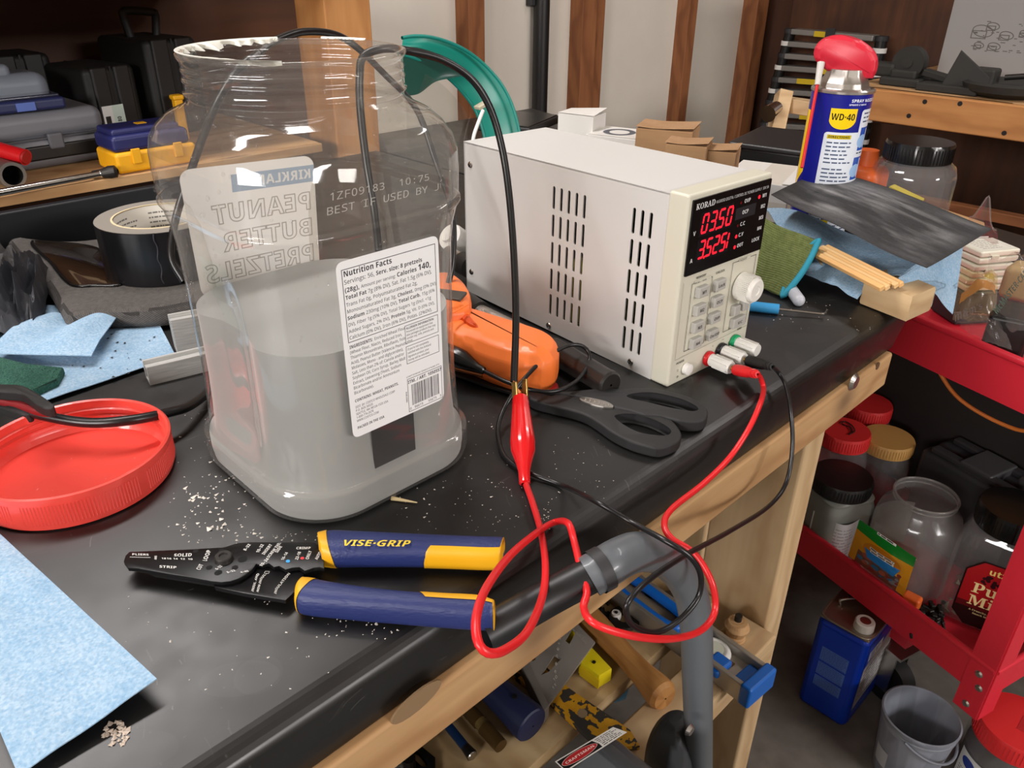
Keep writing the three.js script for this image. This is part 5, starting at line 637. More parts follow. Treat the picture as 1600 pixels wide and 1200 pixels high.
{ // face shield with a teal rim, standing behind the jar
  const t = thing('face_shield', 'clear face shield with a curved teal rim behind the jar', 'face shield'); const d = 0.86; const pts = [[628, 72, 0.80], [660, 76, 0.82], [700, 92, 0.85], [735, 118, 0.88], [765, 155, 0.9], [782, 200, 0.91], [790, 260, 0.92], [790, 330, 0.92]]; const c = curve(pos(pts)); const view = dirOf(720, 150).normalize(); 
  const band = (w, k) => patch((u, v) => { const p = c.getPoint(u), tg = c.getTangent(u), n = tg.clone().cross(view).normalize(); return p.addScaledVector(n, (v - 0.5) * w * (0.45 + 0.75 * Math.sin(Math.min(1, u * 1.6) * 1.57))).addScaledVector(view, k + 0.012 * v * v); }, 50, 10);
  const f = band(0.034, 0), b2 = band(0.034, 0.003); mesh('rim_band', [f, b2], phy(0x0b8676, 0.35, { side: THREE.DoubleSide }), t, 'curved teal plastic rim');
  const rim = (off) => tube(Array.from({ length: 14 }, (_, i) => { const u = i / 13, p = c.getPoint(u), tg = c.getTangent(u), n = tg.clone().cross(view).normalize(); return p.addScaledVector(n, off * 0.034 * (0.45 + 0.75 * Math.sin(Math.min(1, u * 1.6) * 1.57))); }), 0.0018, 50, 8); mesh('rim_edge', [rim(-0.5), rim(0.5)], M.teal, t);
  const in0 = pos([[632, 100, 0.82], [665, 115, 0.83], [700, 140, 0.84], [728, 175, 0.85], [742, 205, 0.86], [735, 300, 0.86]]); const ic = curve(in0), oc = c; mesh('visor', patch((u, v) => ic.getPoint(u).lerp(AT(640 + 60 * u, 320, 0.84), v), 20, 8), phy(0xeef0ee, 0.1, { transmission: 1, thickness: 0, side: THREE.DoubleSide }), t, 'clear visor sheet'); mesh('visor_edge', tube(pos([[755, 172, 0.85], [748, 190, 0.85], [740, 214, 0.85], [738, 240, 0.85]]), 0.002, 20, 8), M.whiteGloss, t);
  const bi = curve(pos([[634, 150, 0.82], [655, 146, 0.83], [680, 128, 0.84], [706, 122, 0.85]])); mesh('brow_panel', patch((u, v) => c.getPoint(u * 0.42).lerp(bi.getPoint(u), v), 20, 8), phy(0x1d5a50, 0.3, { transmission: 0.55, thickness: 0, side: THREE.DoubleSide }), t, 'dark teal translucent brow panel'); const q = AT(752, 165, 0.88); mesh('hinge_tab', rbox(0.014, 0.004, 0.01, 0.001).rotateZ(0.3).translate(q.x, q.y, q.z), std(0xc0b8a0, 0.6), t);
}

// ---------------------------------------------------------------- tool cases on the low shelf at the back left
const SH = 0.9385;
{
  const t = thing('tool_case', 'grey plastic tool case with a dark front slot on the low shelf', 'tool case', [-0.104, SH, -1.075], 0.05); const g = std(0x6d6e74, 0.5), g2 = std(0x7c8490, 0.5);
  mesh('case_body', [rbox(0.205, 0.042, 0.15, 0.012, 0, 0.021, 0, 4), rbox(0.195, 0.036, 0.14, 0.014, 0, 0.056, -0.002, 4)], g, t); mesh('case_lid', [rbox(0.17, 0.05, 0.07, 0.018, -0.02, 0.09, -0.05, 4), rbox(0.12, 0.02, 0.05, 0.008, -0.04, 0.118, -0.05, 4)], g2, t, 'raised grey lid'); mesh('front_slot', rbox(0.11, 0.02, 0.006, 0.004, 0.035, 0.022, 0.074), M.blackPlastic, t, 'dark slot'); mesh('latch', rbox(0.02, 0.022, 0.008, 0.003, 0.022, 0.036, 0.076), std(0x55565c, 0.5), t); mesh('lid_seam', box(0.2055, 0.002, 0.1505, 0, 0.0405, 0), std(0x48494e, 0.6), t);
  const b = thing('blue_packet', 'dark blue packet in shiny wrap lying on the grey tool case', 'packet', [-0.112, SH + 0.0745, -1.035], 0.02); mesh('packet_body', rbox(0.125, 0.016, 0.05, 0.005, 0, 0.0085, 0, 3), M.navy, b); mesh('wrap', rbox(0.122, 0.006, 0.03, 0.002, 0, 0.016, -0.008), phy(0x24283c, 0.12, { clearcoat: 1 }), b); mesh('packet_label', rbox(0.024, 0.011, 0.002, 0.0005, 0.01, 0.008, 0.0252), std(0x4e66ae, 0.5), b);
}
const caseLabel = canvasTex(128, 256, (x) => { x.fillStyle = '#cfe4dc'; x.fillRect(0, 0, 128, 256); x.fillStyle = '#e8ecec'; x.fillRect(0, 0, 60, 256); x.save(); x.translate(104, 248); x.rotate(-Math.PI / 2); x.fillStyle = '#1e2a2a'; x.font = 'bold 34px sans-serif'; x.fillText('100169180', 0, 0, 236); x.restore(); x.fillStyle = '#222'; x.fillRect(12, 70, 30, 50); x.fillRect(14, 140, 22, 26); x.fillRect(12, 180, 26, 22); });
for (const [a, w, h, l, turn, lab, hasLabel, hasHandle] of [[[0.035, -1.155], 0.085, 0.115, 0.12, 0.22, 'black ribbed upright tool case with a white barcode strip', true, false], [[0.14, -1.17], 0.095, 0.148, 0.14, 0.18, 'taller black upright tool case with a carrying handle on top', false, true], [[-0.052, -1.24], 0.09, 0.13, 0.1, 0.1, 'black soft tool case leaning behind the barcoded case', false, false]]) {
  const t = thing('black_tool_case', lab, 'tool case', [a[0], SH, a[1]], turn); const m = std(0x111110, 0.6);
  mesh('case_body', [rbox(w, h, l, 0.01, 0, h / 2, 0, 4)], m, t); mesh('case_rib', [rbox(w * 0.3, h * 0.9, 0.008, 0.003, -w * 0.24, h * 0.55, l / 2), rbox(w * 0.3, h * 0.9, 0.008, 0.003, w * 0.2, h * 0.55, l / 2)], std(0x191818, 0.55), t); mesh('case_seam', box(0.003, h * 0.98, l * 1.004, 0, h / 2 + 0.001, 0), M.blackRubber, t);
  if (hasLabel) mesh('barcode_label', quad(V(-0.03, h * 0.52, l / 2 + 0.0046), V(0.006, h * 0.52, l / 2 + 0.0046), V(0.006, 0.004, l / 2 + 0.0046), V(-0.03, 0.004, l / 2 + 0.0046)), printMat(caseLabel), t, 'white strip with barcode numbers');
  if (hasHandle) mesh('handle', tube([V(-0.025, h - 0.004, 0), V(-0.03, h + 0.03, 0), V(-0.025, h + 0.038, 0), V(0.02, h + 0.034, 0), V(0.026, h + 0.028, 0), V(0.02, h - 0.004, 0)], 0.0065, 40, 10), M.blackRubber, t, 'black loop handle');
}
{ const t = thing('yellow_case', 'small yellow case with a navy blue lid on the low shelf beside the jar', 'tool case', [0.018, SH, -0.932], 0.02); mesh('case_body', [rbox(0.115, 0.028, 0.07, 0.005, 0, 0.014, 0, 3)], std(0xe9a810, 0.45), t, 'yellow lower half'); mesh('case_lid', [rbox(0.108, 0.022, 0.066, 0.006, -0.002, 0.0385, -0.002, 3), rbox(0.095, 0.01, 0.055, 0.004, -0.004, 0.052, -0.004, 3)], std(0x1b1f56, 0.45), t, 'navy blue lid'); for (const cx of [-0.03, 0.03]) mesh('clasp', rbox(0.012, 0.02, 0.004, 0.001, cx, 0.022, 0.0365), std(0xe9a810, 0.45), t); mesh('lid_badge', rbox(0.014, 0.001, 0.012, 0.0003, 0, 0.0572, -0.004), M.yellow, t); const y = thing('yellow_tool', 'bit of yellow plastic showing beside the black cases', 'plastic part', [0.128, SH, -1.06]); mesh('block', rbox(0.014, 0.064, 0.014, 0.003, 0, 0.032, 0), M.yellow, y); mesh('cap', rbox(0.018, 0.008, 0.018, 0.003, 0, 0.066, 0), M.yellow, y); }
{ const a = AT(-40, 222, 1.05), b = AT(40, 246, 1.04); const t = thing('red_grip_tool', 'red tool handle lying on a grey pipe end at the left edge', 'tool handle'); mesh('grip', rod(a, b, 0.0095, 0.0105, 24), M.red, t); mesh('end_cap', rod(b, b.clone().addScaledVector(b.clone().sub(a).normalize(), 0.002), 0.0092, 0.008, 24), std(0xa01216, 0.5), t);
  const c = AT(20, 274, 1.02), d = AT(-80, 240, 1.14); const dd = d.clone().sub(c).normalize(), L = 0.12; const p = thing('steel_pipe', 'open dark steel pipe end at the left edge of the low shelf', 'pipe'); mesh('pipe_wall', between(c, c.clone().addScaledVector(dd, L), lathe([[0.0125, -L / 2], [0.0165, -L / 2], [0.0165, L / 2], [0.0125, L / 2]], 36)), std(0x7a7772, 0.4, 0.7), p); mesh('pipe_bore', between(c, c.clone().addScaledVector(dd, L), new THREE.CylinderGeometry(0.0126, 0.0126, L * 0.98, 36, 1, true)), M.blackPlastic, p); }
{ const a = P(-60, 312, SH + 0.006), b = P(160, 271, SH + 0.006), t = thing('ratchet', 'chrome ratchet wrench lying along the edge of the low shelf', 'wrench'); mesh('shaft', rod(a, b, 0.0048, 0.0042, 18), M.chrome, t); const e = P(178, 268, SH + 0.008); const dir = e.clone().sub(b).normalize(); mesh('collar', rod(b.clone().addScaledVector(dir, -0.012), b, 0.0058, 0.0062, 18), M.chrome, t); mesh('head', between(b, e.clone().addScaledVector(dir, 0.004), lathe([[0.003, -0.012], [0.006, -0.01], [0.0085, 0.0], [0.008, 0.008], [0.003, 0.011]], 22)), M.darkSteel, t, 'dark ratchet head'); }
// ---------------------------------------------------------------- shelf, boxes and iron on the right wall
{
  const t = thing('plank_shelf', 'orange-brown plank shelf on the right wall carrying iron parts', 'shelf'); mesh('front_board', muv(rbox(0.036, 0.068, 2.1, 0.003, 1.518, 0.910, 0.46), 0.5, 2), M.post, t); mesh('shelf_board', muv(rbox(0.82, 0.016, 2.1, 0.002, 1.93, 0.936, 0.46), 0.6, 2), M.pine, t); mesh('shelf_support', muv(rbox(0.8, 0.06, 0.05, 0.003, 1.94, 0.896, -0.5), 0.5, 0), M.plywood, t); mesh('lower_board', muv(rbox(0.03, 0.022, 2.1, 0.002, 1.53, OX(1560, 342, 1.51).y, 0.46), 0.6, 2), M.redwood, t); mesh('support_post', muv(rbox(0.06, 0.88, 0.06, 0.003, 2.3, 0.44, 0.9), 0.5, 1), M.redwood, t);
  for (const [x, y] of [[1445, 159], [1500, 162], [1420, 181], [1569, 208]]) { const p = OX(x, y, 1.4995); mesh('nail_hole', cyl(0.005, 0.005, 0.001, 14).rotateZ(Math.PI / 2).translate(1.4997, p.y, p.z), M.blackPlastic, t); }
  const T_bx = canvasTex(512, 512, (x) => { x.fillStyle = '#8f8d8c'; x.fillRect(0, 0, 512, 512); x.strokeStyle = '#c8332c'; x.lineWidth = 9; x.beginPath(); x.moveTo(40, 186); x.lineTo(310, 84); x.moveTo(60, 200); x.lineTo(330, 100); x.stroke(); x.strokeStyle = x.fillStyle = '#54504e'; x.lineWidth = 3; for (const [a, b, r] of [[120, 320, 34], [150, 300, 20], [200, 330, 22], [255, 318, 16], [285, 322, 16], [315, 330, 30], [360, 310, 20], [340, 360, 18], [170, 372, 20], [120, 372, 16]]) { x.beginPath(); x.ellipse(a, b, r, r * 0.6, 0.2, 0, 7); x.stroke(); x.strokeRect(a - r, b, r * 1.4, r * 0.8); } for (let i = 0; i < 60; i++) x.fillRect(rr(90, 380), rr(280, 400), rr(3, 16), 3); x.fillStyle = '#c8332c'; x.beginPath(); x.arc(500, 214, 22, 0, 7); x.fill(); x.fillStyle = '#eee'; x.font = 'bold 26px sans-serif'; x.fillText('8', 490, 224); });
  const a = OX(1480, 0, 1.75), w = 0.34, h = 0.3; const bx = thing('carton', 'large pale grey carton with an exploded parts drawing on the right shelf', 'carton', [1.78, 0.9445, -0.49 + 0.0], 0); mesh('carton_body', muv(rbox(0.25, h, w, 0.003, 0.125, h / 2, w / 2), 0.3), M.cardboard, bx); mesh('carton_print', quad(V(-0.001, h, 0.001), V(-0.001, h, w - 0.001), V(-0.001, 0.001, w - 0.001), V(-0.001, 0.001, 0.001)), printMat(T_bx, 0.7), bx, 'grey printed face with parts drawing');
}
{ // iron castings
  const q = (x, y, d) => AT(x, y, d); const m = M.castIron, base = 0.9445; const at = (x, xx = 1.6) => OX(x, 150, xx).z;
  const t = thing('bench_vise', 'dark iron vise half with a round boss on the right shelf', 'vise', [1.62, base, at(1410, 1.62)]); mesh('base', [rbox(0.09, 0.018, 0.09, 0.004, 0, 0.009, 0), rbox(0.06, 0.02, 0.06, 0.006, 0, 0.025, 0)], m, t); mesh('boss', [cyl(0.036, 0.036, 0.03, 32).rotateZ(Math.PI / 2).translate(0, 0.048, 0), cyl(0.012, 0.012, 0.034, 20).rotateZ(Math.PI / 2).translate(-0.002, 0.05, 0)], m, t); mesh('jaw', rbox(0.05, 0.03, 0.05, 0.008, 0, 0.03, -0.05), m, t); mesh('arm', rbox(0.03, 0.016, 0.09, 0.004, 0, 0.038, 0.075).rotateX(0.18), m, t);
  const p = thing('angle_plate', 'dark iron angle plate standing upright on the right shelf', 'angle plate', [1.6, base, at(1508, 1.6)]); mesh('upright', [plate([[-0.012, -0.05], [0.012, -0.05], [0.012, 0.05], [-0.012, 0.05]], 0, 0.02, 0.002), (() => { const s = new THREE.Shape([[-0.055, 0.0], [0.045, 0.0], [0.045, 0.03], [-0.03, 0.085]].map(([a, b]) => new THREE.Vector2(a, b))); return new THREE.ExtrudeGeometry(s, { depth: 0.014, bevelEnabled: true, bevelSize: 0.001, bevelThickness: 0.001, bevelSegments: 1 }).rotateY(-Math.PI / 2 + 0.25); })()], m, p); mesh('foot', rbox(0.09, 0.016, 0.13, 0.003, 0.0, 0.008, -0.03), m, p);
  const v = thing('iron_casting', 'low round iron casting with a square boss at the right end of the shelf', 'casting', [1.62, base, at(1570, 1.62)]); mesh('dish', lathe([[0, 0.004], [0.06, 0.0], [0.085, 0.012], [0.09, 0.026], [0.08, 0.03], [0.05, 0.022], [0, 0.024]], 40), m, v); mesh('boss', rbox(0.05, 0.045, 0.05, 0.006, 0, 0.03, -0.05), m, v); mesh('bolt', cyl(0.006, 0.006, 0.04, 14).rotateX(1.4).translate(0, 0.04, 0.01), M.darkSteel, v);
}
{ // telescoping ladder leaning in the corner
  const t = thing('ladder', 'folded telescoping ladder with yellow-marked rungs leaning by the brown wall', 'ladder'); const X = 2.26; const TL = OX(1236, 48, X), TR = OX(1378, 60, X), BL = OX(1178, 260, X), BR = OX(1338, 270, X); const n = 13; const lm = std(0x9a9894, 0.4, 0.6);
  for (const [a, b] of [[TL, BL], [TR, BR]]) { mesh('rail', rod(a, b, 0.018, 0.019, 18), M.blackPlastic, t, 'black side rail'); }
  for (let i = 0; i < n; i++) { const k = i / (n - 1), a = TL.clone().lerp(BL, k), b = TR.clone().lerp(BR, k), c = a.clone().add(b).multiplyScalar(0.5), L = a.distanceTo(b); const g = rbox(0.05, 0.017, L * 0.9, 0.003); const r = mesh('rung', g.rotateX(Math.atan2(-(b.y - a.y), b.z - a.z)).translate(c.x - 0.005, c.y, c.z), lm, t, 'pale grey rung'); const yw = rbox(0.001, 0.0165, L * (0.2 + 0.12 * ((i * 7) % 3)), 0.0003).rotateX(Math.atan2(-(b.y - a.y), b.z - a.z)).translate(c.x - 0.031, c.y, c.z - L * 0.08 + L * 0.12 * ((i * 5) % 2)); if (i % 3 !== 2) mesh('yellow_sticker', yw, std(0xd8b81c, 0.5), r); for (const p of [a, b]) mesh('rail_collar', cyl(0.021, 0.021, 0.014, 18, p.x - 0.001, p.y, p.z), i % 2 ? M.white : M.darkGrey, t); }
  mesh('strap', box(0.004, 0.04, 0.03, X - 0.034, (TL.y + TR.y) / 2, (TL.z + TR.z) / 2), M.darkGrey, t);
}
{ const a = AT(1218, 165, 1.75), t = thing('wood_offcut', 'pale wooden offcut standing by the ladder', 'offcut'); const b = AT(1200, 248, 1.75), L = a.distanceTo(b); mesh('upright', muv(between(AT(1224, 150, 1.75), AT(1202, 250, 1.75), rbox(0.04, 0.16, 0.03, 0.002)), 0.4), M.pineGrey, t); mesh('crosspiece', muv(between(AT(1222, 162, 1.78), AT(1290, 172, 1.72), rbox(0.045, 0.12, 0.03, 0.002)), 0.4), M.pineGrey, t); const c = AT(1214, 168, 1.72); mesh('clamp_screw', rod(c, AT(1200, 178, 1.7), 0.014, 0.018, 20), M.chrome, t, 'shiny metal screw end'); const e = AT(1206, 250, 1.75); mesh('leg', box(0.03, e.y, 0.03, e.x, e.y / 2, e.z), M.pineGrey, t); }
{ const a = AT(1222, 268, 1.35), t = thing('black_bin', 'black plastic bin behind the power supply front', 'bin', [a.x + 0.03, TH, a.z - 0.02], 0.2); const h = Math.max(0.03, a.y - TH + 0.03); mesh('bin_body', rbox(0.16, h, 0.13, 0.008, 0, h / 2, 0, 3), std(0x1a1a1b, 0.4), t); mesh('bin_lid', rbox(0.17, 0.01, 0.14, 0.004, 0, h, 0, 3), std(0x2a2a2b, 0.35), t); }

// ---------------------------------------------------------------- red cart and what stands on it
const CO = V(0.658, 0, 0.18), CT = -0.285; const CL = (x, y, z) => V(x, y, z).applyAxisAngle(V(0, 1, 0), CT).add(CO);
{
  const t = thing('utility_cart', 'red steel two-tier utility cart beside the workbench', 'cart', CO, CT); const W = 0.42, L = 0.8, m = std(0xd8283a, 0.42, 0, { bumpMap: B_soft, bumpScale: 0.0002 });
  const tray = (y0, h) => { const tr = mesh('tray', [box(W, 0.0015, L, W / 2, y0, -L / 2), box(0.0015, h, L, 0.0007, y0 + h / 2, -L / 2), box(0.0015, h, L, W, y0 + h / 2, -L / 2), box(W, h, 0.0015, W / 2, y0 + h / 2, 0), box(W, h, 0.0015, W / 2, y0 + h / 2, -L)], m, t, 'red sheet steel tray'); const r = 0.0055, rl = (a, b) => rod(a, b, r, r, 14); mesh('rolled_rim', [rl(V(0, y0 + h, 0), V(0, y0 + h, -L)), rl(V(W, y0 + h, 0), V(W, y0 + h, -L)), rl(V(0, y0 + h, 0), V(W, y0 + h, 0)), rl(V(0, y0 + h, -L), V(W, y0 + h, -L))], m, tr, 'rounded rim'); return tr; };
  tray(0.6885, 0.065); tray(0.236, 0.06);
  for (const [x, z, sx, sz] of [[-0.0012, 0.0012, 1, -1], [W + 0.0012, 0.0012, -1, -1], [-0.0012, -L - 0.0012, 1, 1], [W + 0.0012, -L - 0.0012, -1, 1]]) { mesh('post', [box(0.038, 0.56, 0.0022, x + sx * 0.019, 0.475, z + 0.0012 * -sz), box(0.0022, 0.56, 0.038, x - sx * 0.0012, 0.475, z + sz * 0.019)], m, t, 'red angle post'); 
    const c = mesh('caster', [cyl(0.045, 0.045, 0.03, 30).rotateZ(Math.PI / 2).translate(x + sx * 0.03, 0.046, z + sz * 0.03)], M.blackRubber, t, 'black caster wheel'); c.position.set(sx * 0.06, 0, sz * 0.16); mesh('caster_fork', [box(0.004, 0.09, 0.03, x + sx * 0.03 - 0.019, 0.075, z + sz * 0.03), box(0.004, 0.09, 0.03, x + sx * 0.03 + 0.019, 0.075, z + sz * 0.03), box(0.05, 0.006, 0.05, x + sx * 0.03, 0.122, z + sz * 0.03)], M.steel, c); mesh('caster_mount', box(0.05, 0.075, 0.05, x + sx * 0.03, 0.16 + 0.03, z + sz * 0.03), m, c);
    if (sx > 0 && sz < 0) for (const [y, dz] of [[0.275, -0.019], [0.252, -0.012], [0.21, -0.02]]) mesh('bolt', lathe([[0, 0.003], [0.004, 0.0025], [0.006, 0], [0, 0]], 18).rotateZ(Math.PI / 2).translate(x - 0.0025, y, z + dz), M.steel, t, 'silver bolt head'); }
}
const J = (name, label, lx, lz, o, turn = 0.2, y = 0.2375) => jar(name, label, CL(lx, y, lz), o, turn);
J('red_lidded_jar', 'clear jar with a plain red lid, farther of the two red lids on the cart', 0.262, -0.485, { R: 0.052, H: 0.185, lid: 'dusty red screw lid', lidM: std(0xc42426, 0.5), lidH: 0.028, neck: 0.8 });
const jA = J('red_lidded_jar', 'clear jar with a scribbled red lid behind the bench leg', 0.14, -0.435, { R: 0.05, H: 0.185, lid: 'red screw lid with a black scribble', lidM: std(0xd02a2a, 0.5), lidH: 0.028, neck: 0.84 });
mesh('scribble', tube([V(-0.02, 0.196, 0.01), V(0.0, 0.196, 0.016), V(0.018, 0.196, 0.005), V(0.024, 0.196, -0.008), V(0.012, 0.196, -0.01), V(0.008, 0.196, 0.004), V(-0.006, 0.196, 0.012)], 0.0012, 50, 6), M.blackPlastic, jA, 'black marker scribble');
J('tan_lidded_jar', 'clear jar with a tan lid beside the black drill case', 0.215, -0.395, { R: 0.05, H: 0.17, lid: 'dull tan lid', lidM: std(0xb88c4c, 0.55), lidH: 0.024, neck: 0.86 });
const jB = J('powder_jar', 'square jar of grey powder with a black lid and white label', 0.058, -0.36, { R: 0.052, H: 0.155, lid: 'black screw lid', lidM: M.blackPlastic, lidH: 0.026, neck: 0.92, square: true, wall: std(0x7f827c, 0.45) }, -0.5);
{ const T = canvasTex(512, 256, (x) => { x.fillStyle = '#c9ccce'; x.fillRect(0, 0, 512, 256); lines(x, 24, 40, 240, 9, 22, 7, '#9a9ea0'); lines(x, 330, 90, 150, 7, 20, 8, '#6a6e70'); x.fillStyle = '#d07a50'; x.fillRect(340, 40, 110, 24); }); mesh('jar_label', patch((u, v) => { const a = -0.2 + u * 3.0, c = Math.sin(a), s = Math.cos(a), n = 5, q = 0.0526 * Math.pow(Math.pow(Math.abs(c), n) + Math.pow(Math.abs(s), n), -1 / n); return V(q * c - 0.0, 0.02 + 0.082 * v, q * s); }, 50, 1).rotateY(-1.2), printMat(T, 0.5), jB, 'white printed wrap label'); }
const jO = J('open_jar', 'big open clear jar without a lid in the middle of the cart', 0.108, -0.235, { R: 0.069, H: 0.185, neck: 0.7, wall: M.clearDull }); mesh('jar_label', patch((u, v) => { const a = 0.2 + u * 1.3; return V(0.07 * Math.cos(a), 0.03 + 0.09 * v, -0.07 * Math.sin(a)); }, 20, 1), std(0xb4b6b6, 0.6, 0, { side: THREE.DoubleSide }), jO, 'pale label seen through the open neck');
{ // pub mix jar at the right
  const t = J('snack_jar', 'big square jar with a black lid and a dark red snack label', 0.166, -0.122, { R: 0.063, H: 0.205, lid: 'glossy black lid', lidM: M.blackShiny, lidH: 0.036, neck: 0.8, square: true }, -0.285 - 1.2);
  const T = canvasTex(320, 512, (x) => { x.clearRect(0, 0, 320, 512); const oc = () => { x.beginPath(); x.moveTo(80, 4); x.lineTo(240, 4); x.lineTo(316, 90); x.lineTo(316, 420); x.lineTo(236, 508); x.lineTo(84, 508); x.lineTo(4, 420); x.lineTo(4, 90); x.closePath(); }; oc(); x.fillStyle = '#a3141a'; x.fill(); x.save(); x.clip(); const g = x.createLinearGradient(0, 330, 0, 512); x.fillStyle = '#1c0808'; x.fillRect(0, 370, 320, 150); x.fillStyle = '#5a0d12'; x.fillRect(0, 330, 320, 44); x.restore(); oc(); x.strokeStyle = '#120606'; x.lineWidth = 10; x.stroke(); x.fillStyle = '#ecd77a'; x.font = 'bold 62px sans-serif'; x.fillText('utz', 116, 84); x.fillStyle = '#2c0a10'; for (let i = 0; i < 22; i++) { x.beginPath(); x.arc(rr(100, 220), rr(100, 170), rr(6, 14), 0, 7); x.fill(); } x.fillStyle = '#f2dfa0'; x.font = 'bold 108px serif'; x.fillText('Pub', 62, 250, 210); x.fillText('Mix', 62, 348, 210); x.font = 'bold 18px serif'; x.fillText('A Crunchy, Savory', 84, 392); x.fillText('Snack Mix', 110, 416); });
  const d = camera.position.clone().sub(t.position).setY(0).normalize(); const yaw = Math.atan2(d.x, d.z) - t.rotation.y; const g = quad(V(-0.043, 0.142, 0.0655), V(0.043, 0.142, 0.0655), V(0.043, 0.012, 0.0655), V(-0.043, 0.012, 0.0655)); mesh('snack_label', g.rotateY(yaw + 0.1), decalMat(T, 0.4), t, 'dark red eight-sided label'); mesh('price_tag', box(0.03, 0.03, 0.001, 0.03, 0.06, 0.068).rotateY(yaw + 0.75), std(0xcdb04c, 0.6), t);
  mesh('snack_crumbs', (() => { const l = []; for (let i = 0; i < 60; i++) l.push(new THREE.TetrahedronGeometry(rr(0.004, 0.01)).rotateX(rr(0, 6)).rotateY(rr(0, 6)).translate(rr(-0.05, 0.05), rr(0.006, 0.02), rr(-0.05, 0.05))); return l; })(), std(0x8a7a66, 0.9), t).userData.kind = 'stuff';
}
{ // black drill case standing behind the jars
  const a = CL(0.2, 0.2375, -0.36), b = CL(0.3, 0.2375, 0.05); const t = thing('drill_case', 'black hard drill case standing on edge on the cart', 'tool case', CL(0.268, 0.2375, -0.135), CT + Math.PI / 2); const m = std(0x2a2a2c, 0.45), L = 0.4; 
  mesh('case_body', [rbox(L, 0.185, 0.05, 0.012, 0, 0.0925, 0.024, 3), rbox(L, 0.185, 0.042, 0.012, 0, 0.0925, -0.023, 3)], m, t); for (const lx of [0.1, -0.13]) mesh('case_latch', rbox(0.06, 0.024, 0.075, 0.004, lx, 0.187, 0), std(0x3c3b3d, 0.45), t); mesh('case_ridge', [rbox(L * 0.92, 0.012, 0.018, 0.004, 0, 0.19, 0.03), rbox(L * 0.92, 0.012, 0.018, 0.004, 0, 0.19, -0.03)], std(0x2e2d2f, 0.45), t); mesh('handle', tube([V(-0.06, 0.185, 0), V(-0.055, 0.205, 0), V(0.03, 0.205, 0), V(0.035, 0.185, 0)], 0.009, 30, 10), std(0x454346, 0.45), t);
}
{ const a = CL(0.26, 0.2375, -0.62), t = thing('black_duffel', 'slumped black cloth bag at the back of the cart under the upper tray', 'bag', CL(0.368, 0.2375, -0.36), CT); const g = new THREE.IcosahedronGeometry(1, 14), p = g.attributes.position; for (let i = 0; i < p.count; i++) { const v = V(p.getX(i), p.getY(i), p.getZ(i)); const k = 0.9 + 0.22 * fbm(0.5 + v.x * 0.2, 0.5 + v.z * 0.2 + v.y * 0.1, 6, 8, 601, 3); v.multiplyScalar(k); p.setXYZ(i, v.x, Math.max(v.y, -0.75), v.z); } mesh('bag_body', toCreasedNormals(g.scale(0.045, 0.21, 0.34).translate(0, 0.165, 0), 1.3), std(0x262220, 0.9), t); mesh('bag_strap', tube([V(-0.03, 0.34, -0.12), V(-0.05, 0.37, 0), V(-0.03, 0.33, 0.15)], 0.008, 30, 8), std(0x1c1a19, 0.9), t); 
  const o = thing('orange_cable', 'thin orange cord hanging under the upper tray', 'cord'); mesh('cord', tube([CL(0.05, 0.68, -0.26), CL(0.05, 0.64, -0.2), CL(0.06, 0.63, -0.12), CL(0.05, 0.66, -0.06), CL(0.04, 0.64, -0.03), CL(0.04, 0.61, -0.028)], 0.003, 50, 8), std(0xd0742c, 0.5), o); mesh('cord_knot', new THREE.SphereGeometry(0.006, 14, 10).translate(...CL(0.04, 0.608, -0.028).toArray()), std(0xd0742c, 0.5), o);
  const r = thing('red_toolbox', 'red and orange flat box lying behind the far red-lidded jar', 'box', CL(0.36, 0.36, -0.62), CT + 0.4); mesh('box_body', rbox(0.12, 0.03, 0.08, 0.004), M.red, r); mesh('box_top', rbox(0.11, 0.004, 0.07, 0.001, 0, 0.017, 0), M.orange, r); mesh('box_stand', box(0.1, 0.105, 0.07, 0, -0.068, 0), M.blackPlastic, r);
}
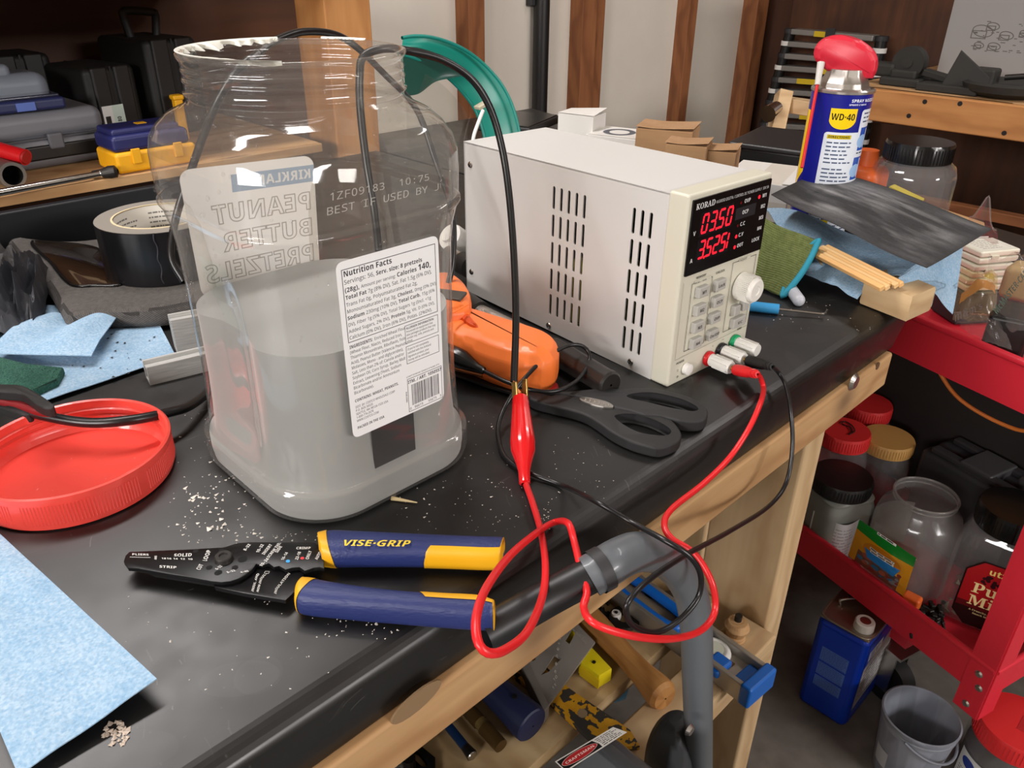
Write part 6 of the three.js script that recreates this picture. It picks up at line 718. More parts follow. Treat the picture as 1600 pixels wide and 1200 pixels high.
{ // candy bag leaning on the open jar
  const T = canvasTex(512, 512, (x) => { x.fillStyle = '#d8920e'; x.fillRect(0, 0, 512, 512); x.fillStyle = '#12822a'; x.fillRect(0, 0, 512, 120); x.fillStyle = '#c57812'; x.beginPath(); x.ellipse(256, 240, 170, 110, 0, 0, 7); x.fill(); x.fillStyle = '#7a4a3a'; x.fillRect(60, 330, 380, 182); for (let i = 0; i < 26; i++) { x.fillStyle = ['#7e8088', '#4a4a52', '#a8543c', '#2f6f9a', '#8a2f24'][i % 5]; x.beginPath(); x.arc(rr(80, 430), rr(300, 480), rr(14, 34), 0, 7); x.fill(); } x.fillStyle = '#1f82d0'; x.beginPath(); x.moveTo(100, 240); x.lineTo(420, 240); x.lineTo(380, 360); x.lineTo(140, 340); x.fill(); x.fillStyle = '#f2f2ee'; x.fillRect(170, 0, 170, 24); x.fillRect(140, 190, 220, 26); x.fillRect(150, 222, 210, 26); x.fillStyle = '#2a2a28'; lines(x, 146, 196, 205, 1, 20, 13, '#333'); lines(x, 156, 228, 195, 1, 20, 13, '#333'); lines(x, 176, 5, 155, 1, 20, 12, '#333'); x.fillStyle = '#d8920e'; x.fillRect(0, 120, 54, 392); x.fillRect(446, 120, 66, 392); });
  const a = P(1343, 812, 0.372), b = P(1432, 872, 0.372), c = P(1412, 932, 0.302), d = P(1325, 868, 0.302); const f = (u, v) => d.clone().lerp(c, u).lerp(a.clone().lerp(b, u), v).addScaledVector(V(-0.8, 0.1, 0.4), 0.012 * Math.sin(u * 3.14) * Math.sin(v * 3.14) * (0.6 + fbm(u * 0.5, v * 0.5, 8, 8, 621, 3))); const t = thing('candy_bag', 'green and yellow candy bag propped in front of the open jar', 'snack bag'); mesh('bag_front', patch(f, 24, 24), phy(0xffffff, 0.3, { map: T, clearcoat: 0.5, side: THREE.DoubleSide }), t, 'printed green and yellow front'); mesh('bag_back', patch((u, v) => d.clone().lerp(c, u).lerp(a.clone().lerp(b, u), v).addScaledVector(V(0.8, -0.1, -0.4), 0.012 * Math.sin(u * 3.14) * Math.sin(v * 3.14)), 16, 16, true), std(0xb08a2a, 0.5, 0, { side: THREE.DoubleSide }), t);
  const s = thing('metal_scraps', 'orange wrapper and crumpled grey scraps behind the cart rim', 'scraps'); const q = P(1425, 935, 0.27); mesh('orange_wrapper', rbox(0.02, 0.03, 0.03, 0.005, q.x, 0.262, q.z, 3), M.orange, s); const l = []; for (let i = 0; i < 40; i++) { const p = P(rr(1425, 1475), rr(950, 1000), 0.25); l.push(rbox(rr(0.006, 0.02), rr(0.004, 0.018), rr(0.004, 0.012), 0.002).rotateY(rr(0, 6)).rotateX(rr(-0.6, 0.6)).translate(p.x + 0.01, 0.247 + rr(0, 0.012), p.z)); } mesh('grey_scraps', l, M.darkSteel, s).userData.kind = 'stuff';
}
// upper tray
const film = (fn, nu = 30, nv = 24) => patch(fn, nu, nv); const crumple = (a, b, c, d, amp, s, bulge) => { const f = bil(a, b, c, d); return (u, v) => { const p = f(u, v), k = Math.sin(u * 3.1416) * Math.sin(v * 3.1416); p.y += bulge * k + amp * (fbm(u * 0.5, v * 0.5, 10, 10, s, 3) - 0.5); p.x += amp * 0.5 * (fbm(u * 0.5, v * 0.5, 8, 8, s + 7, 2) - 0.5); return p; }; };
{
  const c = CL(0.215, 0.69, -0.325), mm = [0.747, 0.769, 0.791]; const T = canvasTex(128, 128, (x) => { x.fillStyle = '#eae8dc'; x.fillRect(0, 0, 128, 128); lines(x, 20, 20, 90, 6, 16, 4, '#8a8880'); x.strokeStyle = '#b5b2a8'; x.strokeRect(16, 14, 100, 96); });
  mm.forEach((y, i) => { const t = thing('white_case', ['small white plastic case at the bottom of the stack in the cart', 'small white plastic case in the middle of the stack of three', 'small white plastic case with printed lid, topmost of the stack'][i], 'case', [c.x + 0.004 * i, y, c.z], CT - 0.35 + 0.06 * i, 'stacked white plastic cases'); mesh('case_body', [rbox(0.075, 0.0095, 0.06, 0.003, 0, 0.005, 0, 3), rbox(0.074, 0.0095, 0.059, 0.003, 0, 0.0158, 0, 3)], std(0xe9e8d6, 0.4), t); mesh('case_catch', rbox(0.014, 0.006, 0.002, 0.0006, -0.01, 0.0105, 0.0305), std(0xd9d7c2, 0.4), t); if (i === 2) mesh('case_print', quad(V(-0.033, 0.0208, -0.026), V(0.033, 0.0208, -0.026), V(0.033, 0.0208, 0.026), V(-0.033, 0.0208, 0.026)), printMat(T), t); });
  const s = thing('case_stand', 'dark box under the stack of white cases', 'box', [c.x, 0.69, c.z], CT - 0.35); mesh('box_body', rbox(0.08, 0.055, 0.065, 0.003, 0, 0.0285, 0), M.darkGrey, s); mesh('box_lid', rbox(0.082, 0.006, 0.067, 0.002, 0, 0.053, 0), M.blackPlastic, s);
  const wc = thing('white_card', 'white card standing behind the stack of white cases', 'card', [c.x + 0.04, 0.69, c.z - 0.045], CT - 0.35); mesh('card', rbox(0.09, 0.115, 0.002, 0.0008, 0, 0.058, 0), M.white, wc); mesh('card_fold', rbox(0.09, 0.002, 0.02, 0.0008, 0, 0.002, 0.01), M.white, wc);
}
{
  const T = canvasTex(256, 96, (x) => { x.clearRect(0, 0, 256, 96); x.fillStyle = '#4a3a30'; x.font = 'bold 78px sans-serif'; x.fillText("m&m's", 6, 72, 240); });
  const t = thing('candy_pouch', 'clear and yellow candy bag with dark lettering in the upper cart tray', 'snack bag'); const a = P(1502, 420, 0.83), b = P(1560, 425, 0.83), c = P(1555, 500, 0.78), d = P(1488, 500, 0.762); const f = crumple(a, b, c, d, 0.014, 641, 0.02); mesh('bag_film', film(f), phy(0xf4e6c0, 0.16, { transmission: 0.86, thickness: 0, side: THREE.DoubleSide }), t, 'clear yellowish film'); mesh('yellow_band', patch((u, v) => f(0.1 + u * 0.85, 0.52 + 0.2 * v - 0.25 * u).add(V(0, -0.004, 0)), 16, 6), std(0xd8982a, 0.5, 0, { side: THREE.DoubleSide }), t, 'orange-yellow band'); mesh('yellow_patch', patch((u, v) => f(0.62 + 0.3 * u, 0.02 + 0.24 * v).add(V(0, -0.003, 0)), 8, 6), std(0xd8cc3a, 0.5, 0, { side: THREE.DoubleSide }), t);
  const q = (x, y, h) => P(x, y, h); mesh('bag_lettering', quad(q(1490, 486, 0.797), q(1536, 467, 0.805), q(1538, 486, 0.795), q(1490, 510, 0.785)), decalMat(T, 0.5), t, 'dark lettering');
  const T2 = canvasTex(512, 96, (x) => { x.clearRect(0, 0, 512, 96); x.fillStyle = '#24402a'; x.font = 'bold 78px sans-serif'; x.fillText('McMASTER-CARR', 4, 74, 500); });
  const t2 = thing('clear_bag', 'crumpled clear plastic bag with dark green lettering at the right edge', 'plastic bag'); const f2 = crumple(P(1545, 400, 0.85), P(1640, 400, 0.86), P(1640, 530, 0.8), P(1545, 500, 0.775), 0.022, 651, 0.03); mesh('bag_film', film(f2, 40, 36), M.film, t2); mesh('bag_lettering', quad(q(1548, 482, 0.812), q(1604, 412, 0.842), q(1614, 424, 0.838), q(1560, 496, 0.806)), decalMat(T2, 0.5), t2, 'dark green lettering'); mesh('bag_goods', [rbox(0.05, 0.05, 0.05, 0.01, ...P(1600, 440, 0.79).toArray(), 3)], std(0xb89a66, 0.7), t2);
  const t3 = thing('clear_bag', 'flat clear plastic bag lying behind the upper rim of the cart', 'plastic bag'); mesh('bag_film', film(crumple(P(1490, 488, 0.775), P(1560, 490, 0.785), P(1582, 548, 0.775), P(1500, 512, 0.765), 0.012, 661, 0.012)), M.film, t3); mesh('bag_seal', tube([P(1490, 488, 0.777), P(1530, 487, 0.783), P(1560, 490, 0.787)], 0.001, 20, 6), M.film, t3);
  const t4 = thing('clear_bag', 'peaked clear plastic bag standing behind the sanding sheet tip', 'plastic bag'); const g4 = (u, v) => bil(P(1512, 346, 0.9), P(1556, 362, 0.89), P(1560, 385, 0.86), P(1515, 372, 0.86))(u, v).add(V(0, 0.035 * Math.exp(-Math.pow((u - 0.45) * 4, 2)) * (1 - v) + 0.006 * fbm(u * 0.5, v * 0.5, 10, 10, 671, 2), 0)); mesh('bag_film', film(g4), M.film, t4); mesh('bag_seal', tube(Array.from({ length: 8 }, (_, i) => g4(i / 7, 0)), 0.001, 24, 6), M.film, t4);
  const k = P(1582, 490, 0.79), t5 = thing('black_charger', 'black plastic charger block at the right end of the upper cart tray', 'charger', [k.x, 0.69, k.z], CT + 0.5); mesh('block', [rbox(0.05, 0.1, 0.05, 0.006, 0, 0.051, 0, 3), rbox(0.07, 0.03, 0.05, 0.006, 0.03, 0.08, 0.01, 3)], M.blackPlastic, t5); mesh('label', rbox(0.02, 0.05, 0.001, 0.0003, 0.05, 0.04, 0.03), M.white, t5); mesh('rear_block', rbox(0.06, 0.07, 0.04, 0.006, 0.055, 0.036, 0.01, 3), M.blackRubber, t5);
  const bl = thing('black_box', 'black boxes filling the upper cart tray behind the bags', 'box', CL(0.31, 0.69, -0.42), CT); mesh('box_body', rbox(0.12, 0.1, 0.26, 0.006, 0, 0.051, 0), std(0x171614, 0.6), bl); mesh('box_lid', rbox(0.124, 0.012, 0.264, 0.004, 0, 0.1, 0), M.blackPlastic, bl);
}
// ---------------------------------------------------------------- on the floor
{
  const t = thing('solvent_can', 'tall blue metal solvent can with a white cap on the concrete floor', 'can', [0.735, 0, -0.037], 0.0); const w = 0.138, d = 0.09, h = 0.212;
  const T1 = canvasTex(256, 512, (x) => { x.fillStyle = '#0b3cc0'; x.fillRect(0, 0, 256, 512); for (const [y, hh] of [[120, 84], [216, 78], [306, 66]]) { x.fillStyle = '#5a7fd2'; x.fillRect(34, y, 180, hh); lines(x, 38, y + 6, 172, Math.floor(hh / 9), 9, 4, '#2c55b8', 0.1); } }), T2 = canvasTex(256, 512, (x) => { x.fillStyle = '#0b3cc0'; x.fillRect(0, 0, 256, 512); x.fillStyle = '#b9b6b4'; x.beginPath(); x.moveTo(0, 150); x.lineTo(256, 60); x.lineTo(256, 400); x.lineTo(0, 430); x.fill(); x.fillStyle = '#e8e8e8'; x.fillRect(20, 60, 120, 60); lines(x, 20, 180, 210, 8, 28, 10, '#55505a'); lines(x, 30, 70, 100, 3, 16, 8, '#2a50a0'); lines(x, 20, 450, 200, 2, 20, 8, '#5a7fd2'); });
  const blue = std(0x0b3cc0, 0.32, 0.2); mesh('can_body', rbox(w, h, d, 0.012, 0, h / 2 + 0.001, 0, 5), blue, t, 'blue painted body'); mesh('can_print', quad(V(-w / 2 - 0.0006, h - 0.012, -d / 2 + 0.011), V(-w / 2 - 0.0006, h - 0.012, d / 2 - 0.011), V(-w / 2 - 0.0006, 0.012, d / 2 - 0.011), V(-w / 2 - 0.0006, 0.012, -d / 2 + 0.011)), printMat(T1, 0.35), t, 'pale text panels'); mesh('can_print', quad(V(-w / 2 + 0.011, h - 0.012, d / 2 + 0.0006), V(w / 2 - 0.011, h - 0.012, d / 2 + 0.0006), V(w / 2 - 0.011, 0.012, d / 2 + 0.0006), V(-w / 2 + 0.011, 0.012, d / 2 + 0.0006)), printMat(T2, 0.35), t, 'grey label panel');
  const tm = std(0xa29a8c, 0.35, 0.85); mesh('can_top', [rbox(w - 0.004, 0.004, d - 0.004, 0.0015, 0, h + 0.001, 0)], tm, t, 'bare tin top'); const rp = []; const rx = w / 2 - 0.001, rz = d / 2 - 0.001; for (let i = 0; i < 40; i++) { const a = i / 40 * 6.2832, c = Math.cos(a), s = Math.sin(a), n = 7, q = Math.pow(Math.pow(Math.abs(c), n) + Math.pow(Math.abs(s), n), -1 / n); rp.push(V(rx * q * c, h + 0.004, rz * q * s)); } mesh('can_rim', tube(rp, 0.0022, 120, 8, true), tm, t); mesh('carry_handle', tube([V(-0.018, h + 0.003, -0.03), V(-0.015, h + 0.012, -0.03), V(0.02, h + 0.014, 0.0), V(0.04, h + 0.012, 0.024), V(0.042, h + 0.003, 0.026)].map((p) => p.clone()), 0.0028, 40, 8), M.steel, t, 'wire handle'); mesh('cap', [lathe([[0.009, 0.016], [0.014, 0.016], [0.016, 0.014], [0.0165, 0.0], [0, 0]], 30).translate(-0.042, h + 0.003, 0.022)], M.white, t, 'white screw cap'); mesh('cap_disc', cyl(0.0095, 0.0095, 0.002, 26, -0.042, h + 0.0165, 0.022), std(0x7a2c26, 0.6), t); mesh('tin_stain', [cyl(0.014, 0.014, 0.0006, 20).scale(1.5, 1, 0.7).translate(0.03, h + 0.0034, -0.024)], std(0x2e6a90, 0.5), t); 
}
{
  const c = P(1447, 1100, 0.165), t = thing('paint_pail', 'small grey paint-smeared plastic pail on the floor by the cart', 'pail', [c.x, 0, c.z]); t.scale.setScalar(1.07); const m = phy(0x9a9ea8, 0.45), T = canvasTex(256, 256, (x) => { x.fillStyle = '#9097a4'; x.fillRect(0, 0, 256, 256); for (let i = 0; i < 90; i++) { const b = rr(90, 160); x.fillStyle = `rgba(${b},${b + 4},${b + 14},0.35)`; x.beginPath(); x.ellipse(rr(0, 256), rr(0, 256), rr(6, 40), rr(10, 60), rr(0, 3), 0, 7); x.fill(); } });
  mesh('pail_wall', [lathe([[0, 0.001], [0.041, 0.001], [0.0425, 0.004], [0.0525, 0.112], [0.0535, 0.113], [0.0535, 0.118], [0.0528, 0.119], [0.0538, 0.126], [0.0555, 0.127], [0.0555, 0.13], [0.053, 0.131], [0.0515, 0.128], [0.041, 0.006], [0, 0.005]], 60)], std(0xffffff, 0.45, 0, { map: T }), t, 'grey smeared plastic wall'); mesh('bail', tube(Array.from({ length: 15 }, (_, i) => { const a = i / 14 * Math.PI; return V(0.056 * Math.cos(a), 0.118 - 0.03 * Math.sin(a), 0.058 * Math.sin(a)); }), 0.0022, 60, 8), std(0x767a84, 0.5), t, 'thin swing handle'); mesh('paint_film', cyl(0.0425, 0.0425, 0.003, 40, 0, 0.012, 0), std(0x5a616e, 0.5), t);
  const d = camera.position.clone().sub(c).setY(0).normalize(); const a0 = Math.atan2(d.x, d.z) - 0.75; mesh('pail_label', patch((u, v) => { const a = a0 + (u - 0.5) * 0.55, y = 0.03 + 0.035 * v, r = 0.0426 + (y - 0.004) * 0.0926 + 0.0006; return V(r * Math.sin(a), y, r * Math.cos(a)); }, 8, 1), std(0xb9bcc2, 0.5), t, 'pale label');
}
{ const c = P(1592, 1132, 0.155); const t = jar('floor_jar', 'clear jar with a bright red lid on the floor in the lower right corner', [c.x, 0, c.z], { R: 0.062, H: 0.15, lid: 'bright red embossed lid', lidM: std(0xd62a2c, 0.42), lidH: 0.034, neck: 0.87 }); const T = canvasTex(256, 256, (x) => { x.fillStyle = '#dcdcd8'; x.fillRect(0, 0, 256, 256); x.fillStyle = '#243a8c'; x.beginPath(); x.ellipse(70, 60, 44, 34, 0, 0, 7); x.fill(); x.fillStyle = '#a02a26'; x.fillRect(130, 90, 100, 120); lines(x, 20, 120, 90, 7, 18, 6, '#555'); }); const d = camera.position.clone().sub(c).setY(0).normalize(), a0 = Math.atan2(d.x, d.z) - 0.35; mesh('jar_label', patch((u, v) => { const a = a0 + (u - 0.5) * 1.3; return V(0.0626 * Math.sin(a), 0.015 + 0.075 * v, 0.0626 * Math.cos(a)); }, 16, 1), printMat(T), t, 'white printed label'); mesh('lid_print', rbox(0.034, 0.0006, 0.01, 0.0002, 0, 0.1612, 0.005), std(0xb41e22, 0.5), t); mesh('jar_contents', [lathe([[0, 0.004], [0.057, 0.004], [0.058, 0.09], [0, 0.096]], 40)], std(0x4a4440, 0.9), t); }
{ const c = P(1395, 975, 0.0); const t = thing('grey_panel', 'grey sheet leaning under the cart behind the pail', 'panel', [1.05, 0, 0.02], CT); mesh('sheet', rbox(0.01, 0.19, 0.3, 0.002, 0, 0.095, 0), std(0x6c675f, 0.7), t); mesh('edge_trim', rbox(0.014, 0.01, 0.3, 0.002, 0, 0.19, 0), M.blackPlastic, t); }

// ---------------------------------------------------------------- tools on the shelf under the bench
const US = 0.5505;
{ const a = P(600, 1010, US + 0.005), b = P(738, 1181, US + 0.005); const t = thing('cold_chisel', 'slim dark blue steel chisel on the shelf under the bench', 'chisel'); const e = a.clone().lerp(b, 0.93); mesh('shaft', rod(a, e, 0.0045, 0.0045, 6), std(0x17345e, 0.4, 0.3), t); mesh('tip', rod(e, b, 0.0046, 0.0058, 6), M.darkSteel, t, 'bare steel end'); mesh('end_face', rod(b, b.clone().addScaledVector(b.clone().sub(a).normalize(), 0.001), 0.0055, 0.005, 6), M.steel, t); }
{ const a = P(620, 985, US + 0.0075), b = P(783, 1166, US + 0.0075); const t = thing('bronze_rod', 'thick bronze-brown rod lying beside the blue chisel', 'rod'); const d = b.clone().sub(a), n = (k) => a.clone().addScaledVector(d, k); const m = std(0x5e4726, 0.42, 0.6); mesh('shaft', rod(a, n(0.82), 0.0072, 0.0072, 20), m, t); mesh('collar', rod(n(0.82), n(0.86), 0.0062, 0.0062, 20), std(0x8a7444, 0.4, 0.6), t); mesh('end', rod(n(0.86), b, 0.0074, 0.007, 20), m, t); }
{ const a = P(690, 1000, US + 0.019), b = P(832, 1134, US + 0.019), L = a.distanceTo(b); const t = thing('navy_grip_tool', 'navy blue rubber tool handle with a flared end under the bench', 'tool handle'); mesh('grip', between(a, b, lathe([[0.001, -L / 2], [0.012, -L / 2], [0.0135, -L * 0.2], [0.0145, 0.0], [0.0165, L * 0.3], [0.0185, L * 0.44], [0.018, L * 0.49], [0.0165, L / 2], [0.001, L / 2 + 0.001]], 30)), std(0x1b2244, 0.55), t); const c = a.clone().lerp(b, 0.82).add(V(0, 0.017, 0)); mesh('hang_hole', cyl(0.0026, 0.0026, 0.002, 14, c.x, c.y, c.z), M.blackPlastic, t); }
{ const y = US + 0.006; const t = thing('black_bracket', 'black steel plate with an oval slot at the bottom edge', 'bracket'); const o = px([[560, 1182], [620, 1164], [648, 1157], [680, 1183], [680, 1215], [640, 1235], [560, 1235]], y), h = smooth(px([[643, 1176], [652, 1173], [667, 1190], [667, 1199], [657, 1197], [645, 1184]], y), 30); mesh('plate', plate(o, US + 0.001, y, 0.0006, [h]), M.blackPlastic, t); const pts = []; const c = P(606, 1180, y + 0.01), d = P(622, 1200, y + 0.01); for (let i = 0; i <= 120; i++) { const k = i / 120, a = k * 8 * 6.283; pts.push(c.clone().lerp(d, k).add(V(0.006 * Math.cos(a) * 0.7, 0.006 * Math.sin(a), 0.006 * Math.cos(a) * 0.7))); } mesh('spring', tube(pts, 0.0012, 260, 6), M.steel, t, 'coiled steel spring'); const q = P(640, 1200, y + 0.004); mesh('post', cyl(0.006, 0.006, 0.02, 16, q.x, y + 0.008, q.z), M.darkSteel, t); mesh('side_plate', plate(px([[612, 1176], [632, 1164], [622, 1190], [640, 1200], [600, 1205]], y + 0.001), y, y + 0.004, 0.0005), M.blackPlastic, t); }
{ const y = US + 0.008; const t = thing('worn_yellow_bar', 'flat bar with chipped yellow paint lying under the rafter square', 'bar'); mesh('bar', muv(plate(px([[770, 985], [820, 1010], [890, 1075], [985, 1140], [1000, 1165], [940, 1170], [862, 1098], [790, 1046], [745, 1005]], y), US + 0.001, y, 0.001), 0.06), std(0xffffff, 0.6, 0, { map: T_worn }), t); const q = P(910, 1115, y); mesh('hole', cyl(0.005, 0.005, 0.001, 16, q.x, y + 0.0002, q.z), std(0x9a8466, 0.9), t); }
{ // rafter square
  const y = US + 0.022, t = thing('rafter_square', 'grey aluminium rafter square with punched openings under the bench', 'square'); const m = std(0x8d8780, 0.5, 0.25, { bumpMap: B_fine, bumpScale: 0.0004 });
  mesh('blade', plate(px([[812, 1018], [886, 958], [930, 1003], [856, 1104]], y), y - 0.003, y, 0.0004, [px([[845, 1055], [866, 1022], [878, 1029], [858, 1050]], y), px([[882, 1001], [894, 981], [901, 987], [890, 1007]], y), px([[822, 1018], [830, 1012], [838, 1030], [832, 1034]], y)]), m, t, 'flat blade with slots'); mesh('fence', plate(px([[806, 1022], [818, 1014], [858, 1102], [850, 1112]], y), y - 0.018, y + 0.0002, 0.0008), m, t, 'thick fence edge');
  const T = canvasTex(256, 256, (x) => { x.clearRect(0, 0, 256, 256); x.fillStyle = 'rgba(205,200,190,0.9)'; x.font = 'bold 18px sans-serif'; for (let i = 0; i < 9; i++) { x.fillText(String(i + 1), 30 + i * 22, 40 + i * 6); x.fillText(String(11 - i), 40 + i * 16, 232 - i * 18); for (let k = 0; k < 4; k++) x.fillRect(26 + i * 22 + k * 5, 48 + i * 6, 2, 9); } for (let i = 0; i < 30; i++) x.fillRect(220, 20 + i * 7, i % 4 ? 8 : 16, 2); });
  mesh('scale_marks', quad(P(812, 1018, y + 0.0004), P(886, 958, y + 0.0004), P(930, 1003, y + 0.0004), P(856, 1104, y + 0.0004)), decalMat(T), t); }
{ const y = US + 0.02, t = thing('yellow_clip', 'bright yellow plastic clip block beside the wooden hammer handle', 'clip'); mesh('block', plate(px([[918, 1004], [956, 1044], [936, 1056], [905, 1032]], y), US + 0.001, y, 0.0012), M.yellowBright, t); mesh('tab', plate(px([[909, 1034], [938, 1058], [936, 1062], [906, 1040]], y - 0.004), US + 0.001, y - 0.005, 0.001), std(0xd8b810, 0.5), t); const q = P(928, 1035, y); mesh('pin', cyl(0.002, 0.002, 0.002, 12, q.x, y, q.z), M.darkSteel, t); const z = P(890, 992, US + 0.012); const z2 = thing('yellow_marker', 'small yellow plastic stick seen through the square', 'marker', [z.x, US, z.z], 0.7); mesh('stick', rbox(0.03, 0.01, 0.012, 0.002, 0, 0.006, 0), M.yellowBright, z2); mesh('cap', rbox(0.008, 0.011, 0.013, 0.002, 0.018, 0.006, 0), std(0xb89c12, 0.5), z2); }
{ // hammer with a wooden handle
  const r = 0.016, a = P(860, 900, US + r), b = P(1040, 1092, US + r), L = a.distanceTo(b); const t = thing('hammer', 'wooden-handled hammer lying across the shelf under the bench', 'hammer'); const pr = [[0.001, -L / 2], [0.011, -L / 2], [0.0125, -L * 0.3], [0.0135, -L * 0.05], [0.0125, L * 0.1], [0.0115, L * 0.2], [0.0125, L * 0.32], [0.0155, L * 0.43], [0.0158, L * 0.475], [0.013, L * 0.497], [0.001, L / 2]]; const g = lathe(pr, 34); { const uv = g.attributes.uv, p = g.attributes.position; for (let i = 0; i < uv.count; i++) uv.setXY(i, p.getY(i) / 0.3, uv.getX(i) * 0.35); } mesh('handle', between(a, b, g.scale(1, 1, 1.15)), std(0xf0d8b0, 0.55, 0, { map: T_pine }), t, 'worn wooden handle'); const d = b.clone().sub(a).normalize(), s = V(-d.z, 0, d.x); const c = a.clone().addScaledVector(d, -0.01); mesh('head', [rod(c.clone().addScaledVector(s, -0.05), c.clone().addScaledVector(s, 0.05), 0.014, 0.016, 22)], M.darkSteel, t, 'steel head'); }
{ // spirit level
  const y0 = US, w = 0.043, a = P(905, 858, US + 0.02), b = P(1182, 1062, US + 0.02); const d = b.clone().sub(a).setY(0), L = d.length(), c = a.clone().lerp(b, 0.5); const t = thing('spirit_level', 'aluminium spirit level with blue handle and end cap under the bench', 'level', [c.x, y0, c.z], Math.atan2(-d.z, d.x)); const al = std(0xa9a49c, 0.4, 0.7), sd = std(0x55504a, 0.5, 0.4), bm = std(0x0f63c0, 0.4);
  mesh('rail', [rbox(L, 0.024, 0.006, 0.001, 0, 0.0125, w / 2 - 0.003)], al, t, 'aluminium rail'); mesh('rail', [rbox(L, 0.024, 0.006, 0.001, 0, 0.0125, -w / 2 + 0.003)], al, t, 'aluminium rail'); mesh('web', muv(box(L, 0.003, w - 0.01, 0, 0.011, 0), 0.05), std(0xb9b0a2, 0.45, 0.4), t);
  mesh('end_cap', [rbox(0.013, 0.027, w + 0.003, 0.003, L / 2 + 0.002, 0.0135, 0, 3), rbox(0.016, 0.008, w - 0.014, 0.002, L / 2 - 0.01, 0.0145, 0)], bm, t, 'blue plastic end cap'); t.updateMatrixWorld(); const lo = (x, y, h = US + 0.02) => t.worldToLocal(P(x, y, h)); const hA = lo(966, 906).x, hB = lo(1066, 974).x, hx = (hA + hB) / 2, hl = (hB - hA) / 2; const hs = []; for (let i = 0; i < 24; i++) { const q = i / 24 * 6.283, cc = Math.cos(q), s = Math.sin(q), n = 4, k = Math.pow(Math.pow(Math.abs(cc), n) + Math.pow(Math.abs(s), n), -1 / n); hs.push(V(hx + hl * k * cc, 0.019, 0.0145 * k * s)); } mesh('handle_ring', tube(hs, 0.0062, 110, 10, true), bm, t, 'blue hand grip'); mesh('handle_opening', rbox(hl * 1.75, 0.001, 0.017, 0.0004, hx, 0.0131, 0), std(0x8a7a62, 0.8), t);
  const vx = lo(1122, 1008).x; mesh('vial_ring', new THREE.TorusGeometry(0.014, 0.0045, 12, 36).rotateX(Math.PI / 2).translate(vx, 0.0155, 0), M.white, t, 'white vial housing'); mesh('vial', cyl(0.0105, 0.0105, 0.008, 26, vx, 0.016, 0), phy(0xcfd4c4, 0.08, { clearcoat: 1 }), t); mesh('vial_clip', rbox(0.02, 0.01, 0.026, 0.003, vx + 0.014, 0.016, 0.012), bm, t); mesh('hang_slot', rbox(0.022, 0.001, 0.012, 0.0004, L / 2 - 0.04, 0.0131, 0), std(0x70441f, 0.8), t);
}
{ // washers, nuts, shackle
  const q = P(975, 967, US + 0.003), t = thing('steel_ring', 'dark steel ring with a bright screw beside the level', 'ring', [q.x, US, q.z]); mesh('ring', lathe([[0.008, 0.0005], [0.017, 0.0005], [0.018, 0.003], [0.017, 0.006], [0.008, 0.006], [0.008, 0.0005]], 34), M.darkSteel, t); const s = P(963, 955, US + 0.01); const o = thing('round_nut', 'small white plastic nut beside the dark ring', 'nut', [s.x, US, s.z]); mesh('nut', lathe([[0, 0.008], [0.005, 0.008], [0.006, 0.006], [0.006, 0.0003], [0, 0.0003]], 24), M.white, o); mesh('nut_bore', cyl(0.002, 0.002, 0.001, 14, 0, 0.0083, 0), M.darkSteel, o);
  const l = []; for (let i = 0; i < 16; i++) { const p = P(rr(920, 955), rr(942, 968), US); l.push(rbox(rr(0.004, 0.009), 0.003, rr(0.003, 0.006), 0.0008).rotateY(rr(0, 6)).translate(p.x, US + 0.002, p.z)); } const h = solo('hardware_bits', l, M.darkSteel, 'little pile of grey hardware under the bench between hammer and level', 'hardware'); h.userData.kind = 'stuff';
  const r = P(1045, 930, US + 0.01); const c = thing('rusty_clamp', 'rusty steel clamp piece behind the blue level handle', 'clamp', [r.x, US, r.z], -0.6); mesh('arm', rbox(0.07, 0.012, 0.012, 0.002, 0, 0.0065, 0), std(0x4a3a2c, 0.7, 0.4), c); mesh('knob', lathe([[0, 0.016], [0.007, 0.014], [0.008, 0.004], [0, 0.0]], 20).translate(0.02, 0.004, 0.008), M.copper, c);
  const z = P(1150, 985, US + 0.01); const k = thing('wooden_knob', 'round wooden knob at the foot of the bench leg', 'knob', [z.x, US, z.z]); mesh('knob', lathe([[0, 0.026], [0.01, 0.024], [0.014, 0.016], [0.01, 0.006], [0.012, 0], [0, 0]], 26), M.pine, k); mesh('stem', cyl(0.004, 0.004, 0.008, 14, 0, 0.028, 0), M.darkSteel, k);
  const bq = P(968, 1080, 0.5); const bc = thing('blue_scrap', 'light blue plastic scrap showing in the gap of the shelf', 'scrap'); mesh('piece', plate(px([[945, 1082], [968, 1060], [986, 1066], [978, 1090], [960, 1096]], 0.515), 0.512, 0.516, 0.001), std(0x5f9cc4, 0.6), bc); mesh('tab', plate(px([[960, 1074], [966, 1068], [970, 1072], [964, 1078]], 0.517), 0.516, 0.5175, 0.0004), std(0x4f8cb4, 0.6), bc);
}
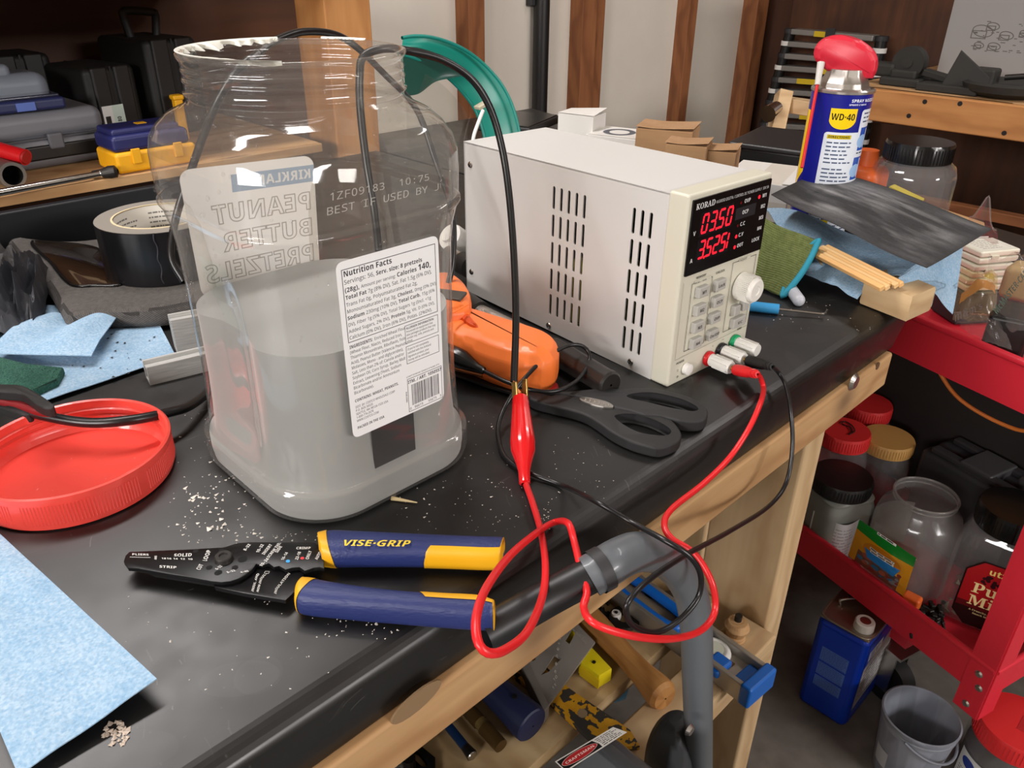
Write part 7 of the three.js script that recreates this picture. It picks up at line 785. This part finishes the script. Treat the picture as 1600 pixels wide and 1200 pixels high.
// ---------------------------------------------------------------- grey machine in front of the bench
{
  const t = thing('pressure_washer', 'grey wheeled machine with a tube handle in front of the bench', 'machine'); const gm = phy(0x5e6368, 0.38, { clearcoat: 0.2 });
  const z = 0.056; mesh('handle_tube', tube([OZ(1092, 1320, z), OZ(1092, 1200, z), OZ(1090, 1080, z), OZ(1088, 985, z), OZ(1080, 930, z), OZ(1060, 893, z), OZ(1030, 868, z), OZ(997, 862, z), OZ(968, 872, z), OZ(945, 886, z), OZ(920, 901, z - 0.004)], 0.0118, 120, 22), gm, t, 'bent grey steel tube');
  mesh('rubber_grip', tube([OZ(944, 887, z), OZ(905, 908, z - 0.006), OZ(860, 932, z - 0.012), OZ(800, 966, z - 0.018), OZ(755, 992, z - 0.022)], 0.0102, 60, 18), std(0x17181a, 0.4), t, 'black rubber grip'); mesh('grip_collar', tube([OZ(946, 886, z), OZ(930, 895, z - 0.002)], 0.0126, 6, 22), M.darkGrey, t); mesh('grip_lip', tube([OZ(942, 898, z - 0.004), OZ(900, 922, z - 0.008), OZ(850, 948, z - 0.014), OZ(770, 996, z - 0.02)], 0.0034, 50, 10), M.blackPlastic, t);
  const b = OZ(1076, 1140, z + 0.012); mesh('tube_bolt', lathe([[0, 0.003], [0.0035, 0.0028], [0.005, 0], [0, 0]], 18).rotateX(Math.PI / 2).translate(b.x, b.y, b.z), M.steel, t, 'silver bolt');
  // housing
  const y = 0.7, zb = 0.028, xr = P(1022, 1165, y).x, w = 0.3, d = 0.2, h = 0.5; const prof = new THREE.Shape(), R = 0.035; prof.moveTo(-w, 0); prof.lineTo(0, 0); prof.lineTo(0, h - R); prof.absarc(-R, h - R, R, 0, Math.PI / 2, false); prof.lineTo(-w, h); prof.closePath(); const hg = new THREE.ExtrudeGeometry(prof, { depth: d - 0.012, bevelEnabled: true, bevelSize: 0.006, bevelThickness: 0.006, bevelSegments: 4, bevelOffset: -0.006, curveSegments: 16 });
  mesh('housing', toCreasedNormals(hg, 0.6).translate(xr, y - h, zb + 0.006), gm, t, 'grey moulded housing'); mesh('front_grille', toCreasedNormals(new THREE.ExtrudeGeometry((() => { const s = new THREE.Shape(), q = 0.018, r2 = 0.022; s.moveTo(-w + q, q); s.lineTo(-q, q); s.lineTo(-q, h - q - r2); s.absarc(-q - r2, h - q - r2, r2, 0, Math.PI / 2, false); s.lineTo(-w + q, h - q); s.closePath(); return s; })(), { depth: 0.004, bevelEnabled: false, curveSegments: 12 }), 0.5).translate(xr, y - h, zb + d - 0.002), std(0x1d1e20, 0.45), t, 'dark recessed front');
  for (let i = 0; i < 9; i++) mesh('grille_bar', rbox(w - 0.06, 0.006, 0.004, 0.0015, xr - w / 2, y - 0.04 - i * 0.016, zb + d + 0.003), M.darkGrey, t);
  const T = canvasTex(512, 160, (x) => { x.fillStyle = '#d4d2cc'; x.fillRect(0, 0, 512, 160); x.fillStyle = '#161616'; x.fillRect(8, 14, 300, 132); x.fillStyle = '#a8262a'; x.beginPath(); x.ellipse(158, 80, 140, 54, 0, 0, 7); x.fill(); x.strokeStyle = '#d8b8b0'; x.lineWidth = 4; x.stroke(); x.fillStyle = '#e0c8c0'; x.font = 'bold 40px sans-serif'; x.fillText('CRAFTSMAN', 40, 96, 236); lines(x, 324, 22, 176, 6, 22, 9, '#333'); });
  const ly = y + 0.0008; mesh('housing_label', quad(P(867, 1190, ly), P(958, 1136, ly), P(980, 1144, ly), P(884, 1206, ly)).translate(0, 0, 0), printMat(T, 0.4), t, 'black, red and white maker label');
  const f = OZ(1054, 1108, 0.03); const fg = new THREE.SphereGeometry(1, 30, 20).scale(0.026, 0.05, 0.0215); mesh('tank', [toCreasedNormals(fg, 1.2).translate(f.x - 0.004, f.y - 0.05, 0.036), cyl(0.026, 0.026, 0.4, 30).scale(1, 1, 0.82).translate(f.x - 0.004, f.y - 0.25, 0.036)], std(0x3c3f42, 0.5), t, 'dark rounded tank'); mesh('wheel_base', rbox(0.42, 0.08, 0.2, 0.01, xr - 0.1, 0.16, zb + 0.1), M.darkGrey, t); for (const s of [-0.26, 0.06]) mesh('wheel', cyl(0.09, 0.09, 0.04, 30).rotateZ(Math.PI / 2).translate(xr + s, 0.091, zb + 0.1), M.blackRubber, t); 
}

scene.traverse((o) => { if (o.isMesh) { o.castShadow = true; o.receiveShadow = true; } });
renderer.render(scene, camera);
